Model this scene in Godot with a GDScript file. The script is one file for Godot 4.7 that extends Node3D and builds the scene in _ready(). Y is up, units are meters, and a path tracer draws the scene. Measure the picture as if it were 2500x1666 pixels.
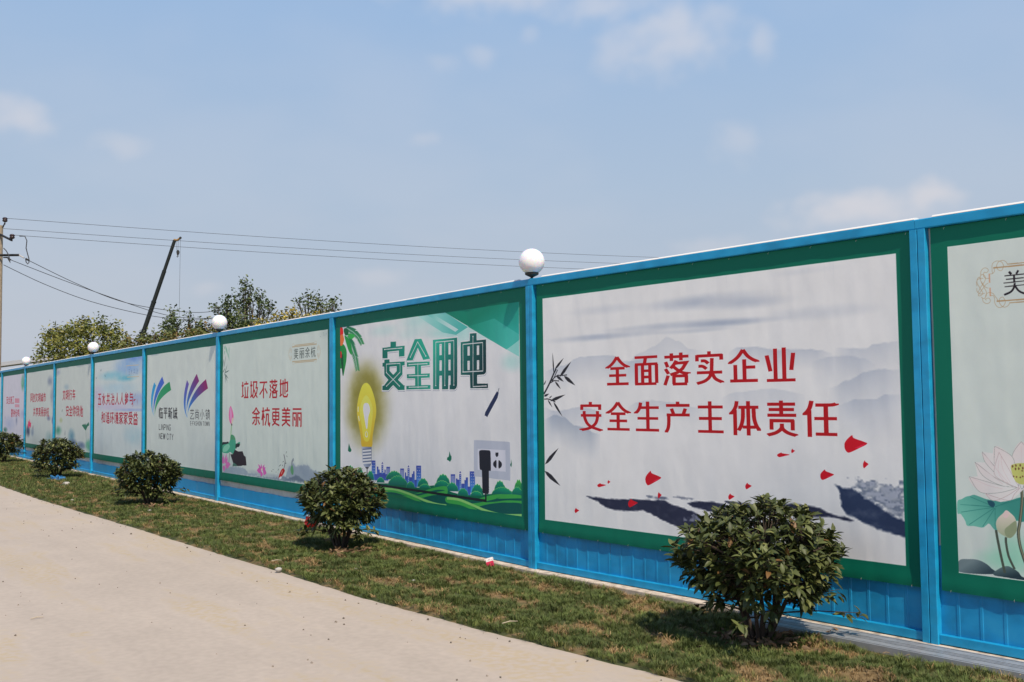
extends Node3D
# A blue site hoarding with printed banners beside a concrete road. x right, y up, -z away from the eye; metres.

# ------------------------------------------------------------------ placing
const EYE := 1.55
const FOCAL := 2496.68          # focal length in photo pixels (photo 2500 x 1666)
const PITCH := 3.3008
const ROLL := 0.60822
# hoarding posts (right, away), from the one beside the eye to the far end
const POSTS := [[5.187, 3.269], [2.60, 6.45], [0.19, 9.42], [-2.24, 12.83], [-4.65, 16.21], [-7.04, 19.58], [-9.40, 22.91], [-11.74, 26.25], [-14.09, 29.61], [-16.43, 32.95], [-18.78, 36.30]]
const ALONG := Vector3(0.57693, 0, 0.81679)      # along the hoarding towards the eye
const OUT := Vector3(-0.81679, 0, 0.57693)       # from the hoarding towards the road
const START := Vector3(0.19, 0, -9.42)
# road edge: distance along the hoarding, distance out from it
const EDGE := [[-60, 2.26], [-22, 2.24], [-14.63, 2.19], [-10.81, 2.15], [-7.88, 2.05], [-6.38, 1.99], [-3.43, 1.91], [-1.54, 1.83], [0.03, 1.81], [1.3, 1.71], [2.37, 1.61], [3.4, 1.5], [6, 1.36], [16, 0.75]]

var cam_right: Vector3
var cam_up: Vector3
var cam_back: Vector3
var rng := RandomNumberGenerator.new()
var noise_a := FastNoiseLite.new()
var noise_b := FastNoiseLite.new()
var names := {}

func axes() -> void:
	var p := deg_to_rad(PITCH)
	var r := deg_to_rad(ROLL)
	cam_right = Vector3(cos(r), -sin(r) * cos(p), -sin(r) * sin(p))
	cam_up = Vector3(sin(r), cos(r) * cos(p), cos(r) * sin(p))
	cam_back = Vector3(0, -sin(p), cos(p))

func ray(px: float, py: float) -> Vector3:
	return cam_right * ((px - 1250.0) / FOCAL) - cam_up * ((py - 833.0) / FOCAL) - cam_back

func at(px: float, py: float, away: float) -> Vector3:
	var d := ray(px, py)
	return Vector3(0, EYE, 0) + d * (away / -d.z)

func on_ground(px: float, py: float) -> Vector3:
	var d := ray(px, py)
	return Vector3(0, EYE, 0) + d * (-EYE / d.y)

func sd(s: float, d: float, y: float = 0.0) -> Vector3:
	return START + ALONG * s + OUT * d + Vector3(0, y, 0)

func edge_at(s: float) -> float:
	for k in EDGE.size() - 1:
		if s <= EDGE[k + 1][0]:
			var t: float = clampf((s - EDGE[k][0]) / (EDGE[k + 1][0] - EDGE[k][0]), 0, 1)
			return lerpf(EDGE[k][1], EDGE[k + 1][1], t)
	return 0.8

func wall_at(s: float) -> float:
	return 0.0 if s < 0 else -0.067 * s

func post(i: int) -> Vector3:
	return Vector3(POSTS[i][0], 0, -POSTS[i][1])

# ------------------------------------------------------------------ naming
func numbered(called: String) -> String:
	var k: int = names.get(called, 0)
	names[called] = k + 1
	return called if k == 0 else "%s_%03d" % [called, k]

func tag(o: Node3D, label: String, category: String, group: String = "") -> void:
	o.set_meta("label", label)
	o.set_meta("category", category)
	if group != "":
		o.set_meta("group", group)

func thing(called: String, where: Vector3, label: String, category: String, group: String = "") -> Node3D:
	var o := Node3D.new()
	o.name = numbered(called)
	add_child(o)
	o.position = where
	tag(o, label, category, group)
	return o

func part(called: String, m: Mesh, mat: Material, parent: Node3D, t: Transform3D = Transform3D()) -> MeshInstance3D:
	var o := MeshInstance3D.new()
	o.name = called
	o.mesh = m
	o.material_override = mat
	o.transform = t
	parent.add_child(o, true)
	return o

func struct(called: String, m: Mesh, mat: Material) -> MeshInstance3D:
	var o := MeshInstance3D.new()
	o.name = called
	o.mesh = m
	o.material_override = mat
	add_child(o)
	o.set_meta("kind", "structure")
	return o

func single(called: String, m: Mesh, mat: Material, where: Vector3, label: String, category: String, group: String = "") -> MeshInstance3D:
	var o := MeshInstance3D.new()
	o.name = numbered(called)
	o.mesh = m
	o.material_override = mat
	add_child(o)
	o.position = where
	tag(o, label, category, group)
	return o

# ------------------------------------------------------------------ mesh building
class MB:
	var v := PackedVector3Array()
	var n := PackedVector3Array()
	var u := PackedVector2Array()
	var c := PackedColorArray()
	var i := PackedInt32Array()
	var coloured := false
	var mapped := false

	func quad(a: Vector3, b: Vector3, d: Vector3, e: Vector3, col: Color = Color.WHITE) -> void:
		# corners counter-clockwise as seen from the front
		var nn := (b - a).cross(e - a)
		if nn.length_squared() < 1e-16:
			nn = (d - b).cross(e - b)
		nn = nn.normalized()
		var k := v.size()
		for p in [a, b, d, e]:
			v.append(p); n.append(nn); u.append(Vector2.ZERO); c.append(col)
		for q in [0, 2, 1, 0, 3, 2]:
			i.append(k + q)

	func tri(a: Vector3, b: Vector3, d: Vector3, col: Color = Color.WHITE) -> void:
		var nn := (b - a).cross(d - a).normalized()
		var k := v.size()
		for p in [a, b, d]:
			v.append(p); n.append(nn); u.append(Vector2.ZERO); c.append(col)
		for q in [0, 2, 1]:
			i.append(k + q)

	func box(lo: Vector3, hi: Vector3, col: Color = Color.WHITE, t: Transform3D = Transform3D()) -> void:
		var p := []
		for k in 8:
			p.append(t * Vector3(hi.x if k & 1 else lo.x, hi.y if k & 2 else lo.y, hi.z if k & 4 else lo.z))
		quad(p[4], p[5], p[7], p[6], col)
		quad(p[1], p[0], p[2], p[3], col)
		quad(p[5], p[1], p[3], p[7], col)
		quad(p[0], p[4], p[6], p[2], col)
		quad(p[6], p[7], p[3], p[2], col)
		quad(p[0], p[1], p[5], p[4], col)

	func prism(profile: Array, axis_a: Vector3, axis_b: Vector3, from: Vector3, to: Vector3, col: Color = Color.WHITE) -> void:
		# profile points (a, b) counter-clockwise seen from the 'to' end when a x b points from -> to
		var m := profile.size()
		for k in m:
			var p: Vector2 = profile[k]
			var q: Vector2 = profile[(k + 1) % m]
			var pa := axis_a * p.x + axis_b * p.y
			var qa := axis_a * q.x + axis_b * q.y
			quad(from + pa, from + qa, to + qa, to + pa, col)
		for k in range(1, m - 1):
			var p0: Vector3 = axis_a * profile[0].x + axis_b * profile[0].y
			var p1: Vector3 = axis_a * profile[k].x + axis_b * profile[k].y
			var p2: Vector3 = axis_a * profile[k + 1].x + axis_b * profile[k + 1].y
			tri(to + p0, to + p1, to + p2, col)
			tri(from + p0, from + p2, from + p1, col)

	func tube(pts: Array, rad: Array, sides: int = 6, col: Color = Color.WHITE) -> void:
		var m := pts.size()
		var k0 := v.size()
		var ref := Vector3(0.31, 0.2, 0.93)
		for a in m:
			var d: Vector3 = (pts[mini(a + 1, m - 1)] - pts[maxi(a - 1, 0)]).normalized()
			var x := d.cross(ref).normalized()
			if x.length_squared() < 0.5:
				x = d.cross(Vector3.RIGHT).normalized()
			var y := d.cross(x)
			var r: float = rad[a] if a < rad.size() else rad[-1]
			for s in sides:
				var w := TAU * s / sides
				var nn := x * cos(w) + y * sin(w)
				v.append(pts[a] + nn * r); n.append(nn); u.append(Vector2.ZERO); c.append(col)
		for a in m - 1:
			for s in sides:
				var p := k0 + a * sides + s
				var q := k0 + a * sides + (s + 1) % sides
				for z in [p, q + sides, q, p, p + sides, q + sides]:
					i.append(z)
		for e in [0, m - 1]:
			var kc := v.size()
			var dd: Vector3 = (pts[1] - pts[0]).normalized() * -1.0 if e == 0 else (pts[m - 1] - pts[m - 2]).normalized()
			v.append(pts[e]); n.append(dd); u.append(Vector2.ZERO); c.append(col)
			for s in sides:
				v.append(v[k0 + e * sides + s]); n.append(dd); u.append(Vector2.ZERO); c.append(col)
			for s in sides:
				for z in ([kc, kc + 1 + s, kc + 1 + (s + 1) % sides] if e == 0 else [kc, kc + 1 + (s + 1) % sides, kc + 1 + s]):
					i.append(z)

	func lathe(profile: Array, seg: int = 24, col: Color = Color.WHITE, o: Vector3 = Vector3.ZERO) -> void:
		var k0 := v.size()
		var m := profile.size()
		for a in m:
			var t: Vector2 = profile[mini(a + 1, m - 1)] - profile[maxi(a - 1, 0)]
			var nr := Vector2(t.y, -t.x).normalized()
			for s in seg + 1:
				var w := TAU * s / seg
				v.append(o + Vector3(profile[a].x * cos(w), profile[a].y, profile[a].x * sin(w)))
				n.append(Vector3(nr.x * cos(w), nr.y, nr.x * sin(w))); u.append(Vector2.ZERO); c.append(col)
		for a in m - 1:
			for s in seg:
				var p := k0 + a * (seg + 1) + s
				for z in [p, p + 1, p + seg + 1, p + 1, p + seg + 2, p + seg + 1]:
					i.append(z)

	func leaf(shape: Array, t: Transform3D, col: Color) -> void:
		# shape: [positions, normals, indices]
		var k := v.size()
		for a in shape[0].size():
			v.append(t * shape[0][a]); n.append((t.basis * shape[1][a]).normalized()); u.append(Vector2.ZERO); c.append(col)
		for z in shape[2]:
			i.append(k + z)

	func mesh() -> ArrayMesh:
		var arr := []
		arr.resize(Mesh.ARRAY_MAX)
		arr[Mesh.ARRAY_VERTEX] = v
		arr[Mesh.ARRAY_NORMAL] = n
		if mapped:
			arr[Mesh.ARRAY_TEX_UV] = u
		if coloured:
			arr[Mesh.ARRAY_COLOR] = c
		arr[Mesh.ARRAY_INDEX] = i
		var m := ArrayMesh.new()
		m.add_surface_from_arrays(Mesh.PRIMITIVE_TRIANGLES, arr)
		return m

func lin(r: float, g: float, b: float) -> Color:
	return Color(r, g, b).linear_to_srgb()

func mat(col: Color, rough: float = 0.7, metal: float = 0.0) -> StandardMaterial3D:
	var m := StandardMaterial3D.new()
	m.albedo_color = col
	m.roughness = rough
	m.metallic = metal
	return m

func vmat(rough: float = 0.8) -> StandardMaterial3D:
	var m := mat(Color.WHITE, rough)
	m.vertex_color_use_as_albedo = true
	return m

func noise_tex(seed_: int, freq: float, size: int, cols: Array, stops: Array, octaves: int = 5) -> NoiseTexture2D:
	var t := NoiseTexture2D.new()
	var f := FastNoiseLite.new()
	f.seed = seed_
	f.frequency = freq
	f.fractal_octaves = octaves
	t.noise = f
	t.width = size
	t.height = size
	t.seamless = true
	var g := Gradient.new()
	g.offsets = PackedFloat32Array(stops)
	g.colors = PackedColorArray(cols)
	t.color_ramp = g
	return t

func paint(base: Color, vary: float, rough: float, scale: float, seed_: int) -> StandardMaterial3D:
	# paint with small uneven tone and wear, mapped in world space
	var m := mat(Color.WHITE, rough)
	m.albedo_texture = noise_tex(seed_, 0.012, 512, [base.darkened(vary), base, base.lightened(vary * 0.6)], [0.25, 0.55, 0.8])
	m.uv1_triplanar = true
	m.uv1_world_triplanar = true
	m.uv1_scale = Vector3.ONE * scale
	return m

func flat_bay(i: int) -> Transform3D:
	# frame of the bay between post i (near) and post i + 1 (far): origin at the far post, x towards the near post, z towards the road
	var a := post(i + 1)
	var x := (post(i) - a).normalized()
	return Transform3D(Basis(x, Vector3.UP, x.cross(Vector3.UP)), a)

func bay_length(i: int) -> float:
	return post(i).distance_to(post(i + 1))

# ------------------------------------------------------------------ printing banners
const SHADE := 0.60             # how bright the hoarding's face is in the photo for a white of 1
var cv: Image
var cx := 1.0
var cy := 1.0
var ox := 0.0
var oy := 0.0
var lo_w := 0
var lo_h := 0
var lo: PackedFloat32Array

func ph(r: float, g: float, b: float) -> Color:
	# base colour of print seen as r, g, b in the photo
	var c := Color(r / 255.0, g / 255.0, b / 255.0).srgb_to_linear()
	return Color(minf(c.r / SHADE, 0.86), minf(c.g / SHADE, 0.86), minf(c.b / SHADE, 0.86)).linear_to_srgb()

func to_px(l: Array) -> PackedVector2Array:
	var r := PackedVector2Array()
	for k in range(0, l.size() - 1, 2):
		r.append(Vector2(ox + l[k] * cx, oy + l[k + 1] * cy))
	return r

func spans(contours: Array, each: Callable) -> void:
	var y0 := 1e9
	var y1 := -1e9
	for q in contours:
		for p in q:
			y0 = minf(y0, p.y)
			y1 = maxf(y1, p.y)
	for y in range(maxi(0, int(y0)), mini(cv.get_height() - 1, int(y1)) + 1):
		var yc := y + 0.5
		var xs := []
		for q in contours:
			var m: int = q.size()
			for k in m:
				var a: Vector2 = q[k]
				var b: Vector2 = q[(k + 1) % m]
				if (a.y <= yc) != (b.y <= yc):
					xs.append(a.x + (yc - a.y) / (b.y - a.y) * (b.x - a.x))
		xs.sort()
		for k in range(0, xs.size() - 1, 2):
			var xa := maxi(0, int(round(xs[k])))
			var xb := mini(cv.get_width(), int(round(xs[k + 1])))
			if xb > xa:
				each.call(xa, xb, y)

func pg(col: Color, l: Array) -> void:
	spans([to_px(l)], func(a, b, y): cv.fill_rect(Rect2i(a, y, b - a, 1), col))

func gr(c0: Color, c1: Color, ends: Array, contours: Array) -> void:
	var e := to_px(ends)
	var d := e[1] - e[0]
	var dd := maxf(d.length_squared(), 1e-6)
	var q := []
	for l in contours:
		q.append(to_px(l))
	spans(q, func(a, b, y):
		var x: int = a
		while x < b:
			var w := mini(6, b - x)
			var t := clampf((Vector2(x + w * 0.5, y) - e[0]).dot(d) / dd, 0, 1)
			cv.fill_rect(Rect2i(x, y, w, 1), c0.lerp(c1, t))
			x += w)

func ik(c0: Color, c1: Color, grain: float, l: Array) -> void:
	# brushed ink: two tones mottled, ragged edges
	var k := noise_b
	spans([to_px(l)], func(a, b, y):
		var ja := int(k.get_noise_2d(y * 2.0, a * 0.2) * 9.0)
		var jb := int(k.get_noise_2d(y * 2.0 + 400.0, b * 0.2) * 9.0)
		var x: int = a + ja
		while x < b + jb:
			var w := mini(4, b + jb - x)
			var t := clampf(0.5 + 1.6 * k.get_noise_2d(x * grain * 1.4, y * grain * 2.2), 0, 1)
			if x >= 0 and x + w <= cv.get_width():
				cv.fill_rect(Rect2i(x, y, w, 1), c0.lerp(c1, t))
			x += w)

func curve_pts(l: Array, closed: bool) -> Array:
	var p := []
	for k in range(0, l.size() - 1, 2):
		p.append(Vector2(l[k], l[k + 1]))
	var m := p.size()
	var r := []
	for k in (m if closed else m - 1):
		var a: Vector2 = p[(k - 1 + m) % m] if closed else p[maxi(k - 1, 0)]
		var b: Vector2 = p[k]
		var c: Vector2 = p[(k + 1) % m]
		var d: Vector2 = p[(k + 2) % m] if closed else p[mini(k + 2, m - 1)]
		for j in 5:
			var q: Vector2 = b.cubic_interpolate(c, a, d, j / 5.0)
			r.append(q.x)
			r.append(q.y)
	if not closed:
		r.append(p[m - 1].x)
		r.append(p[m - 1].y)
	return r

func sm(l: Array) -> Array:
	return curve_pts(l, true)

func so(l: Array) -> Array:
	return curve_pts(l, false)

func stroke_px(p: PackedVector2Array, hx: float, hy: float, col: Color) -> void:
	# a pen of half sizes hx, hy swept along p
	var m := p.size()
	var left := PackedVector2Array()
	var right := PackedVector2Array()
	for k in m:
		var d0 := (p[k] - p[maxi(k - 1, 0)])
		var d1 := (p[mini(k + 1, m - 1)] - p[k])
		d0 = d1 if k == 0 else d0
		d1 = d0 if k == m - 1 else d1
		d0 = (d0 / Vector2(hx, hy)).normalized()
		d1 = (d1 / Vector2(hx, hy)).normalized()
		var nn := (d0.orthogonal() + d1.orthogonal())
		if nn.length_squared() < 0.01:
			nn = d0.orthogonal()
		nn = nn.normalized()
		nn /= maxf(0.5, nn.dot(d0.orthogonal()))
		nn *= Vector2(hx, hy)
		left.append(p[k] + nn)
		right.append(p[k] - nn)
	for k in m - 1:
		spans([PackedVector2Array([left[k], left[k + 1], right[k + 1], right[k]])], func(a, b, y): cv.fill_rect(Rect2i(a, y, b - a, 1), col))

func ln(col: Color, w: float, l: Array) -> void:
	stroke_px(to_px(l), maxf(0.8, w * cx * 0.5), maxf(0.8, w * cy * 0.5), col)

func lf(col: Color, e: Array, w: float) -> void:
	var q := to_px(e)
	var d := q[1] - q[0]
	var nn := d.orthogonal().normalized() * w * 0.5 * cy
	pg_px([q[0], q[0] + d * 0.18 + nn * 0.75, q[0] + d * 0.4 + nn, q[0] + d * 0.7 + nn * 0.6, q[1], q[0] + d * 0.7 - nn * 0.6, q[0] + d * 0.4 - nn, q[0] + d * 0.18 - nn * 0.75], col)

func pg_px(l: Array, col: Color) -> void:
	spans([PackedVector2Array(l)], func(a, b, y): cv.fill_rect(Rect2i(a, y, b - a, 1), col))

func glyph(ch: String, col: Color, th: float, tv: float, b: Array) -> void:
	var q := to_px(b)
	var sz := q[1] - q[0]
	for s in GLYPH[ch]:
		var l: Array = s
		if l.size() % 2 == 1:
			l = so(l.slice(0, l.size() - 1))
		var p := PackedVector2Array()
		for k in range(0, l.size(), 2):
			p.append(q[0] + sz * Vector2(clampf(l[k], tv * 0.35, 100 - tv * 0.35), clampf(l[k + 1], 0, 100)) / 100.0)
		stroke_px(p, sz.x * tv * 0.005, sz.y * th * 0.005, col)

func tx(s: String, col: Color, th: float, tv: float, boxes: Array) -> void:
	for k in s.length():
		glyph(s[k], col, th, tv, boxes.slice(k * 4, k * 4 + 4))

func la(s: String, col: Color, w: float, b: Array) -> void:
	# roman letters spread over one box
	var wide := {"I": 0.35, "W": 1.35, " ": 0.45, "-": 0.6}
	var sum := 0.0
	for k in s.length():
		sum += wide.get(s[k], 1.0)
	var x: float = b[0]
	var unit: float = (b[2] - b[0]) / sum
	for k in s.length():
		var f: float = unit * wide.get(s[k], 1.0)
		if s[k] != " ":
			glyph(s[k], col, w * 0.8, w * (3.0 if s[k] == "I" else 1.2), [x + f * 0.08, b[1], x + f * 0.88, b[3]])
		x += f

func mix_lo(x: int, y: int, col: Color, a: float) -> void:
	var k := (y * lo_w + x) * 3
	lo[k] = lerpf(lo[k], col.r, a)
	lo[k + 1] = lerpf(lo[k + 1], col.g, a)
	lo[k + 2] = lerpf(lo[k + 2], col.b, a)

func bl(col: Color, a: float, x: float, y: float, rx: float, ry: float) -> void:
	# a soft wash
	for j in range(maxi(0, int(y - ry)), mini(lo_h, int(y + ry) + 1)):
		for k in range(maxi(0, int(x - rx)), mini(lo_w, int(x + rx) + 1)):
			var r := Vector2((k + 0.5 - x) / rx, (j + 0.5 - y) / ry).length()
			if r < 1.0:
				var f := 1.0 - r * r
				mix_lo(k, j, col, a * f * f * clampf(0.95 + 0.4 * noise_a.get_noise_2d(k * 2.0 + x, j * 4.0), 0.4, 1.2))

func si(col: Color, a: float, feather: float, grain: float, l: Array) -> void:
	# ink wash with soft, uneven edges
	var p := PackedVector2Array()
	var b0 := Vector2(1e9, 1e9)
	var b1 := -b0
	for k in range(0, l.size(), 2):
		p.append(Vector2(l[k], l[k + 1]))
		b0 = b0.min(p[-1])
		b1 = b1.max(p[-1])
	for j in range(maxi(0, int(b0.y - feather)), mini(lo_h, int(b1.y + feather) + 1)):
		for k in range(maxi(0, int(b0.x - feather)), mini(lo_w, int(b1.x + feather) + 1)):
			var c := Vector2(k + 0.5, j + 0.5)
			var d := 1e9
			for e in p.size():
				d = minf(d, c.distance_to(Geometry2D.get_closest_point_to_segment(c, p[e], p[(e + 1) % p.size()])))
			if not Geometry2D.is_point_in_polygon(c, p):
				d = -d
			d += grain * noise_b.get_noise_2d(k * 5.0, j * 9.0)
			mix_lo(k, j, col, a * smoothstep(-feather * 0.5, feather, d) * clampf(1.0 + 0.15 * grain * noise_b.get_noise_2d(k * 3.0 + 50.0, j * 5.0), 0.3, 1.0))

func rd(col: Color, a: float, fade: float, l: Array) -> void:
	# a misty mountain ridge
	for k in range(maxi(0, int(l[0])), mini(lo_w, int(l[l.size() - 2]) + 1)):
		var y := 0.0
		for j in range(0, l.size() - 2, 2):
			if k >= l[j] and k <= l[j + 2]:
				var t: float = (k - l[j]) / maxf(0.01, l[j + 2] - l[j])
				y = lerpf(l[j + 1], l[j + 3], t * t * (3 - 2 * t))
		var ends := clampf(minf(k - l[0], l[l.size() - 2] - k) / 14.0 + 0.15, 0, 1)
		y += noise_b.get_noise_2d(k * 5.0, y) * 0.8
		for j in range(maxi(0, int(y)), mini(lo_h, int(y + fade) + 1)):
			var t := clampf((j + 1 - y), 0, 1) * clampf(1.0 - (j - y) / fade, 0, 1)
			mix_lo(k, j, col, a * t * ends)

func print_banner(pw: float, bw: float, left: float, paper: Color, border: Color, px_per_cm: float, soft: Callable, art: Callable) -> ImageTexture:
	# pw: print width (cm), bw: banner width (cm), left: print's left edge in the banner; the banner is 225 cm high, the print 200 cm from 13 cm down
	lo_w = int(pw)
	lo_h = 200
	lo = PackedFloat32Array()
	lo.resize(lo_w * lo_h * 3)
	for k in lo_w * lo_h:
		var f := 1.0 + 0.02 * noise_a.get_noise_2d((k % lo_w) * 3.0, (k / lo_w) * 3.0)
		lo[k * 3] = paper.r * f
		lo[k * 3 + 1] = paper.g * f
		lo[k * 3 + 2] = paper.b * f
	if soft.is_valid():
		soft.call()
	var bytes := PackedByteArray()
	bytes.resize(lo.size())
	for k in lo.size():
		bytes[k] = clampi(int(lo[k] * 255.0), 0, 255)
	var wash := Image.create_from_data(lo_w, lo_h, false, Image.FORMAT_RGB8, bytes)
	var k2 := px_per_cm * 2.0
	var iw := int(bw * px_per_cm)
	var ih := int(225 * px_per_cm)
	cv = Image.create_empty(iw * 2, ih * 2, false, Image.FORMAT_RGB8)
	cv.fill(border)
	wash.resize(int(pw * k2), int(200 * k2), Image.INTERPOLATE_CUBIC)
	ox = left * k2
	oy = 13.0 * k2
	cx = k2
	cy = k2
	cv.blit_rect(wash, Rect2i(0, 0, wash.get_width(), wash.get_height()), Vector2i(int(ox), int(oy)))
	if art.is_valid():
		art.call()
		# art that ran past the print is trimmed by the border
		cv.fill_rect(Rect2i(0, 0, int(ox), ih * 2), border)
		cv.fill_rect(Rect2i(int(ox + pw * k2), 0, iw * 2, ih * 2), border)
		cv.fill_rect(Rect2i(0, 0, iw * 2, int(oy)), border)
		cv.fill_rect(Rect2i(0, int(oy + 200 * k2), iw * 2, ih * 2), border)
	cv.shrink_x2()
	return ImageTexture.create_from_image(cv)

# ------------------------------------------------------------------ the scene
func _ready() -> void:
	axes()
	rng.seed = 20177
	noise_a.seed = 4
	noise_a.frequency = 0.01
	noise_b.seed = 9
	noise_b.frequency = 0.02
	set_camera()
	set_light()
	build_ground()
	build_hoarding()
	build_banners()
	build_lamps()
	build_bushes()
	build_trees()
	build_poles()
	build_crane()
	build_overpass()
	build_small()

func set_camera() -> void:
	var c := Camera3D.new()
	c.name = "camera"
	c.transform = Transform3D(Basis(cam_right, cam_up, cam_back), Vector3(0, EYE, 0))
	c.fov = rad_to_deg(2.0 * atan(833.0 / FOCAL))
	c.near = 0.1
	c.far = 3000.0
	add_child(c)
	c.current = true

func set_light() -> void:
	var env := Environment.new()
	env.background_mode = Environment.BG_SKY
	env.tonemap_mode = Environment.TONE_MAPPER_LINEAR
	env.tonemap_exposure = 1.0
	env.sdfgi_enabled = true
	env.ssao_enabled = true
	env.ssil_enabled = true
	var sky := Sky.new()
	var sm_ := PanoramaSkyMaterial.new()
	sm_.panorama = sky_texture()
	sky.sky_material = sm_
	env.sky = sky
	var we := WorldEnvironment.new()
	we.name = "world_environment"
	we.environment = env
	add_child(we)
	var sun := DirectionalLight3D.new()
	sun.name = "sun"
	sun.light_energy = 1.5
	sun.light_color = Color(1.0, 0.94, 0.845)
	sun.light_angular_distance = 0.6
	sun.shadow_enabled = true
	add_child(sun)
	sun.look_at_from_position(Vector3(0.225, 0.79, 0.57), Vector3.ZERO, Vector3.UP)

func cloud_cover(d: Vector3, na: FastNoiseLite) -> float:
	# thin fair-weather cloud over a hazy sky, the same all round
	var h := maxf(d.y, 0.02) + 0.10
	var p := Vector3(d.x / h, d.z / h, 0.0)
	var big := na.get_noise_2d(p.x * 9.0, p.y * 9.0)
	var fine := na.get_noise_2d(p.x * 34.0 + 70.0, p.y * 34.0)
	return smoothstep(0.16, 0.62, big + 0.30 * fine)

func sky_texture() -> ImageTexture:
	var w := 2048
	var h := 1024
	var na := FastNoiseLite.new()
	na.seed = 31
	na.frequency = 0.06
	na.fractal_octaves = 5
	# clouds seen in the photo: x, y, half width, half height, strength
	var puffs := []
	for c in [[60, 285, 110, 45, 0.75], [10, 260, 60, 40, 0.6], [300, 350, 90, 36, 0.5], [1030, 335, 50, 22, 0.4], [1640, 60, 170, 80, 0.75], [1750, 30, 110, 60, 0.6], [1500, 10, 160, 40, 0.7], [1200, -15, 260, 40, 0.8], [1855, 95, 36, 46, 0.5], [1490, 125, 60, 50, 0.5], [1610, 145, 70, 30, 0.5], [1180, 130, 50, 28, 0.4], [1290, 80, 30, 24, 0.35], [1070, 150, 70, 24, 0.3], [2090, 495, 200, 48, 1.0], [2280, 475, 120, 46, 1.0], [2020, 500, 80, 34, 0.5], [2200, 540, 260, 30, 0.45], [1810, 330, 70, 44, 0.4], [920, 675, 90, 26, 0.4], [500, 700, 60, 22, 0.35], [1740, 600, 130, 26, 0.35]]:
		var d := ray(c[0], c[1]).normalized()
		puffs.append([d, c[2] / FOCAL, c[3] / FOCAL, c[4]])
	var top := Color(0.30, 0.46, 0.74)
	var stops := [[0.0, Color(0.510, 0.540, 0.605)], [0.09, Color(0.475, 0.540, 0.630)], [0.20, Color(0.420, 0.530, 0.680)], [0.36, Color(0.335, 0.490, 0.725)], [0.6, Color(0.185, 0.330, 0.640)], [1.0, Color(0.115, 0.235, 0.540)]]
	var img := Image.create_empty(w, h, false, Image.FORMAT_RGBF)
	var below := Color(0.34, 0.33, 0.32)
	img.fill(below)
	for y in 530:
		var el := PI * 0.5 - (y + 0.5) / h * PI
		var sy := sin(el)
		var base := below
		for k in stops.size() - 1:
			if sy >= stops[k][0] and sy <= stops[k + 1][0]:
				base = stops[k][1].lerp(stops[k + 1][1], (sy - stops[k][0]) / (stops[k + 1][0] - stops[k][0]))
		if sy < 0:
			base = stops[0][1].lerp(below, clampf(-sy * 30.0, 0, 1))
		for x in w:
			var az := (x + 0.5) / w * TAU
			var d := Vector3(sin(az) * cos(el), sy, -cos(az) * cos(el))
			var c := 0.0
			if sy > 0.0:
				var hz := 0.5 + 0.5 * na.get_noise_2d(d.x * 22.0 / (sy + 0.25), d.z * 22.0 / (sy + 0.25) + 40.0)
				c = 0.16 * smoothstep(0.3, 0.75, hz)
				if d.z > -0.80 or absf(d.x) > 0.6 or sy > 0.42:
					c = maxf(c, 0.62 * cloud_cover(d, na))
				else:
					for q in puffs:
						var dot: float = d.dot(q[0])
						if dot > 0.985:
							var side: Vector3 = q[0].cross(Vector3.UP).normalized()
							var rx: float = d.dot(side) / q[1]
							var ry: float = (sy - q[0].y) / q[2]
							ry = ry * (1.0 if ry > 0 else 0.72)
							var r := sqrt(rx * rx + ry * ry)
							if r < 1.5:
								var nz := na.get_noise_2d(d.x * 420.0, d.y * 560.0) * 0.55 + na.get_noise_2d(d.x * 130.0 + 9.0, d.y * 190.0) * 0.6
								c = maxf(c, q[3] * smoothstep(1.15, -0.1, r - nz * 0.8))
			var white := Color(0.74, 0.69, 0.70).lerp(Color(0.80, 0.77, 0.78), clampf(sy * 2.0, 0, 1))
			img.set_pixel(x, y, base.lerp(white, c * 0.62))
	return ImageTexture.create_from_image(img)

# ------------------------------------------------------------------ ground, road, turf
func turf_h(s: float, d: float) -> float:
	var hh := -0.002 + 0.030 * noise_b.get_noise_2d(s * 90.0, d * 120.0) + 0.016 * noise_a.get_noise_2d(s * 900.0, d * 900.0)
	return maxf(hh, -0.020) - 0.016 * (1.0 - smoothstep(0.1, 0.4, d - wall_at(s)))

func dry_at(s: float, d: float) -> float:
	# 0 green turf .. 1 straw
	var a := noise_b.get_noise_2d(s * 70.0 + 300.0, d * 150.0)
	var b := noise_a.get_noise_2d(s * 620.0, d * 900.0 + 55.0)
	var fs := absf(fposmod(s / 0.62 + 0.2 * floorf(d / 0.31), 1.0) - 0.5)
	var fd := absf(fposmod(d / 0.31, 1.0) - 0.5)
	var seam := smoothstep(0.40, 0.5, maxf(fs, fd * 0.96))
	return clampf(smoothstep(0.10, 0.42, a * 1.15 + 0.42 * b + 0.13 * seam), 0, 1)

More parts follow.
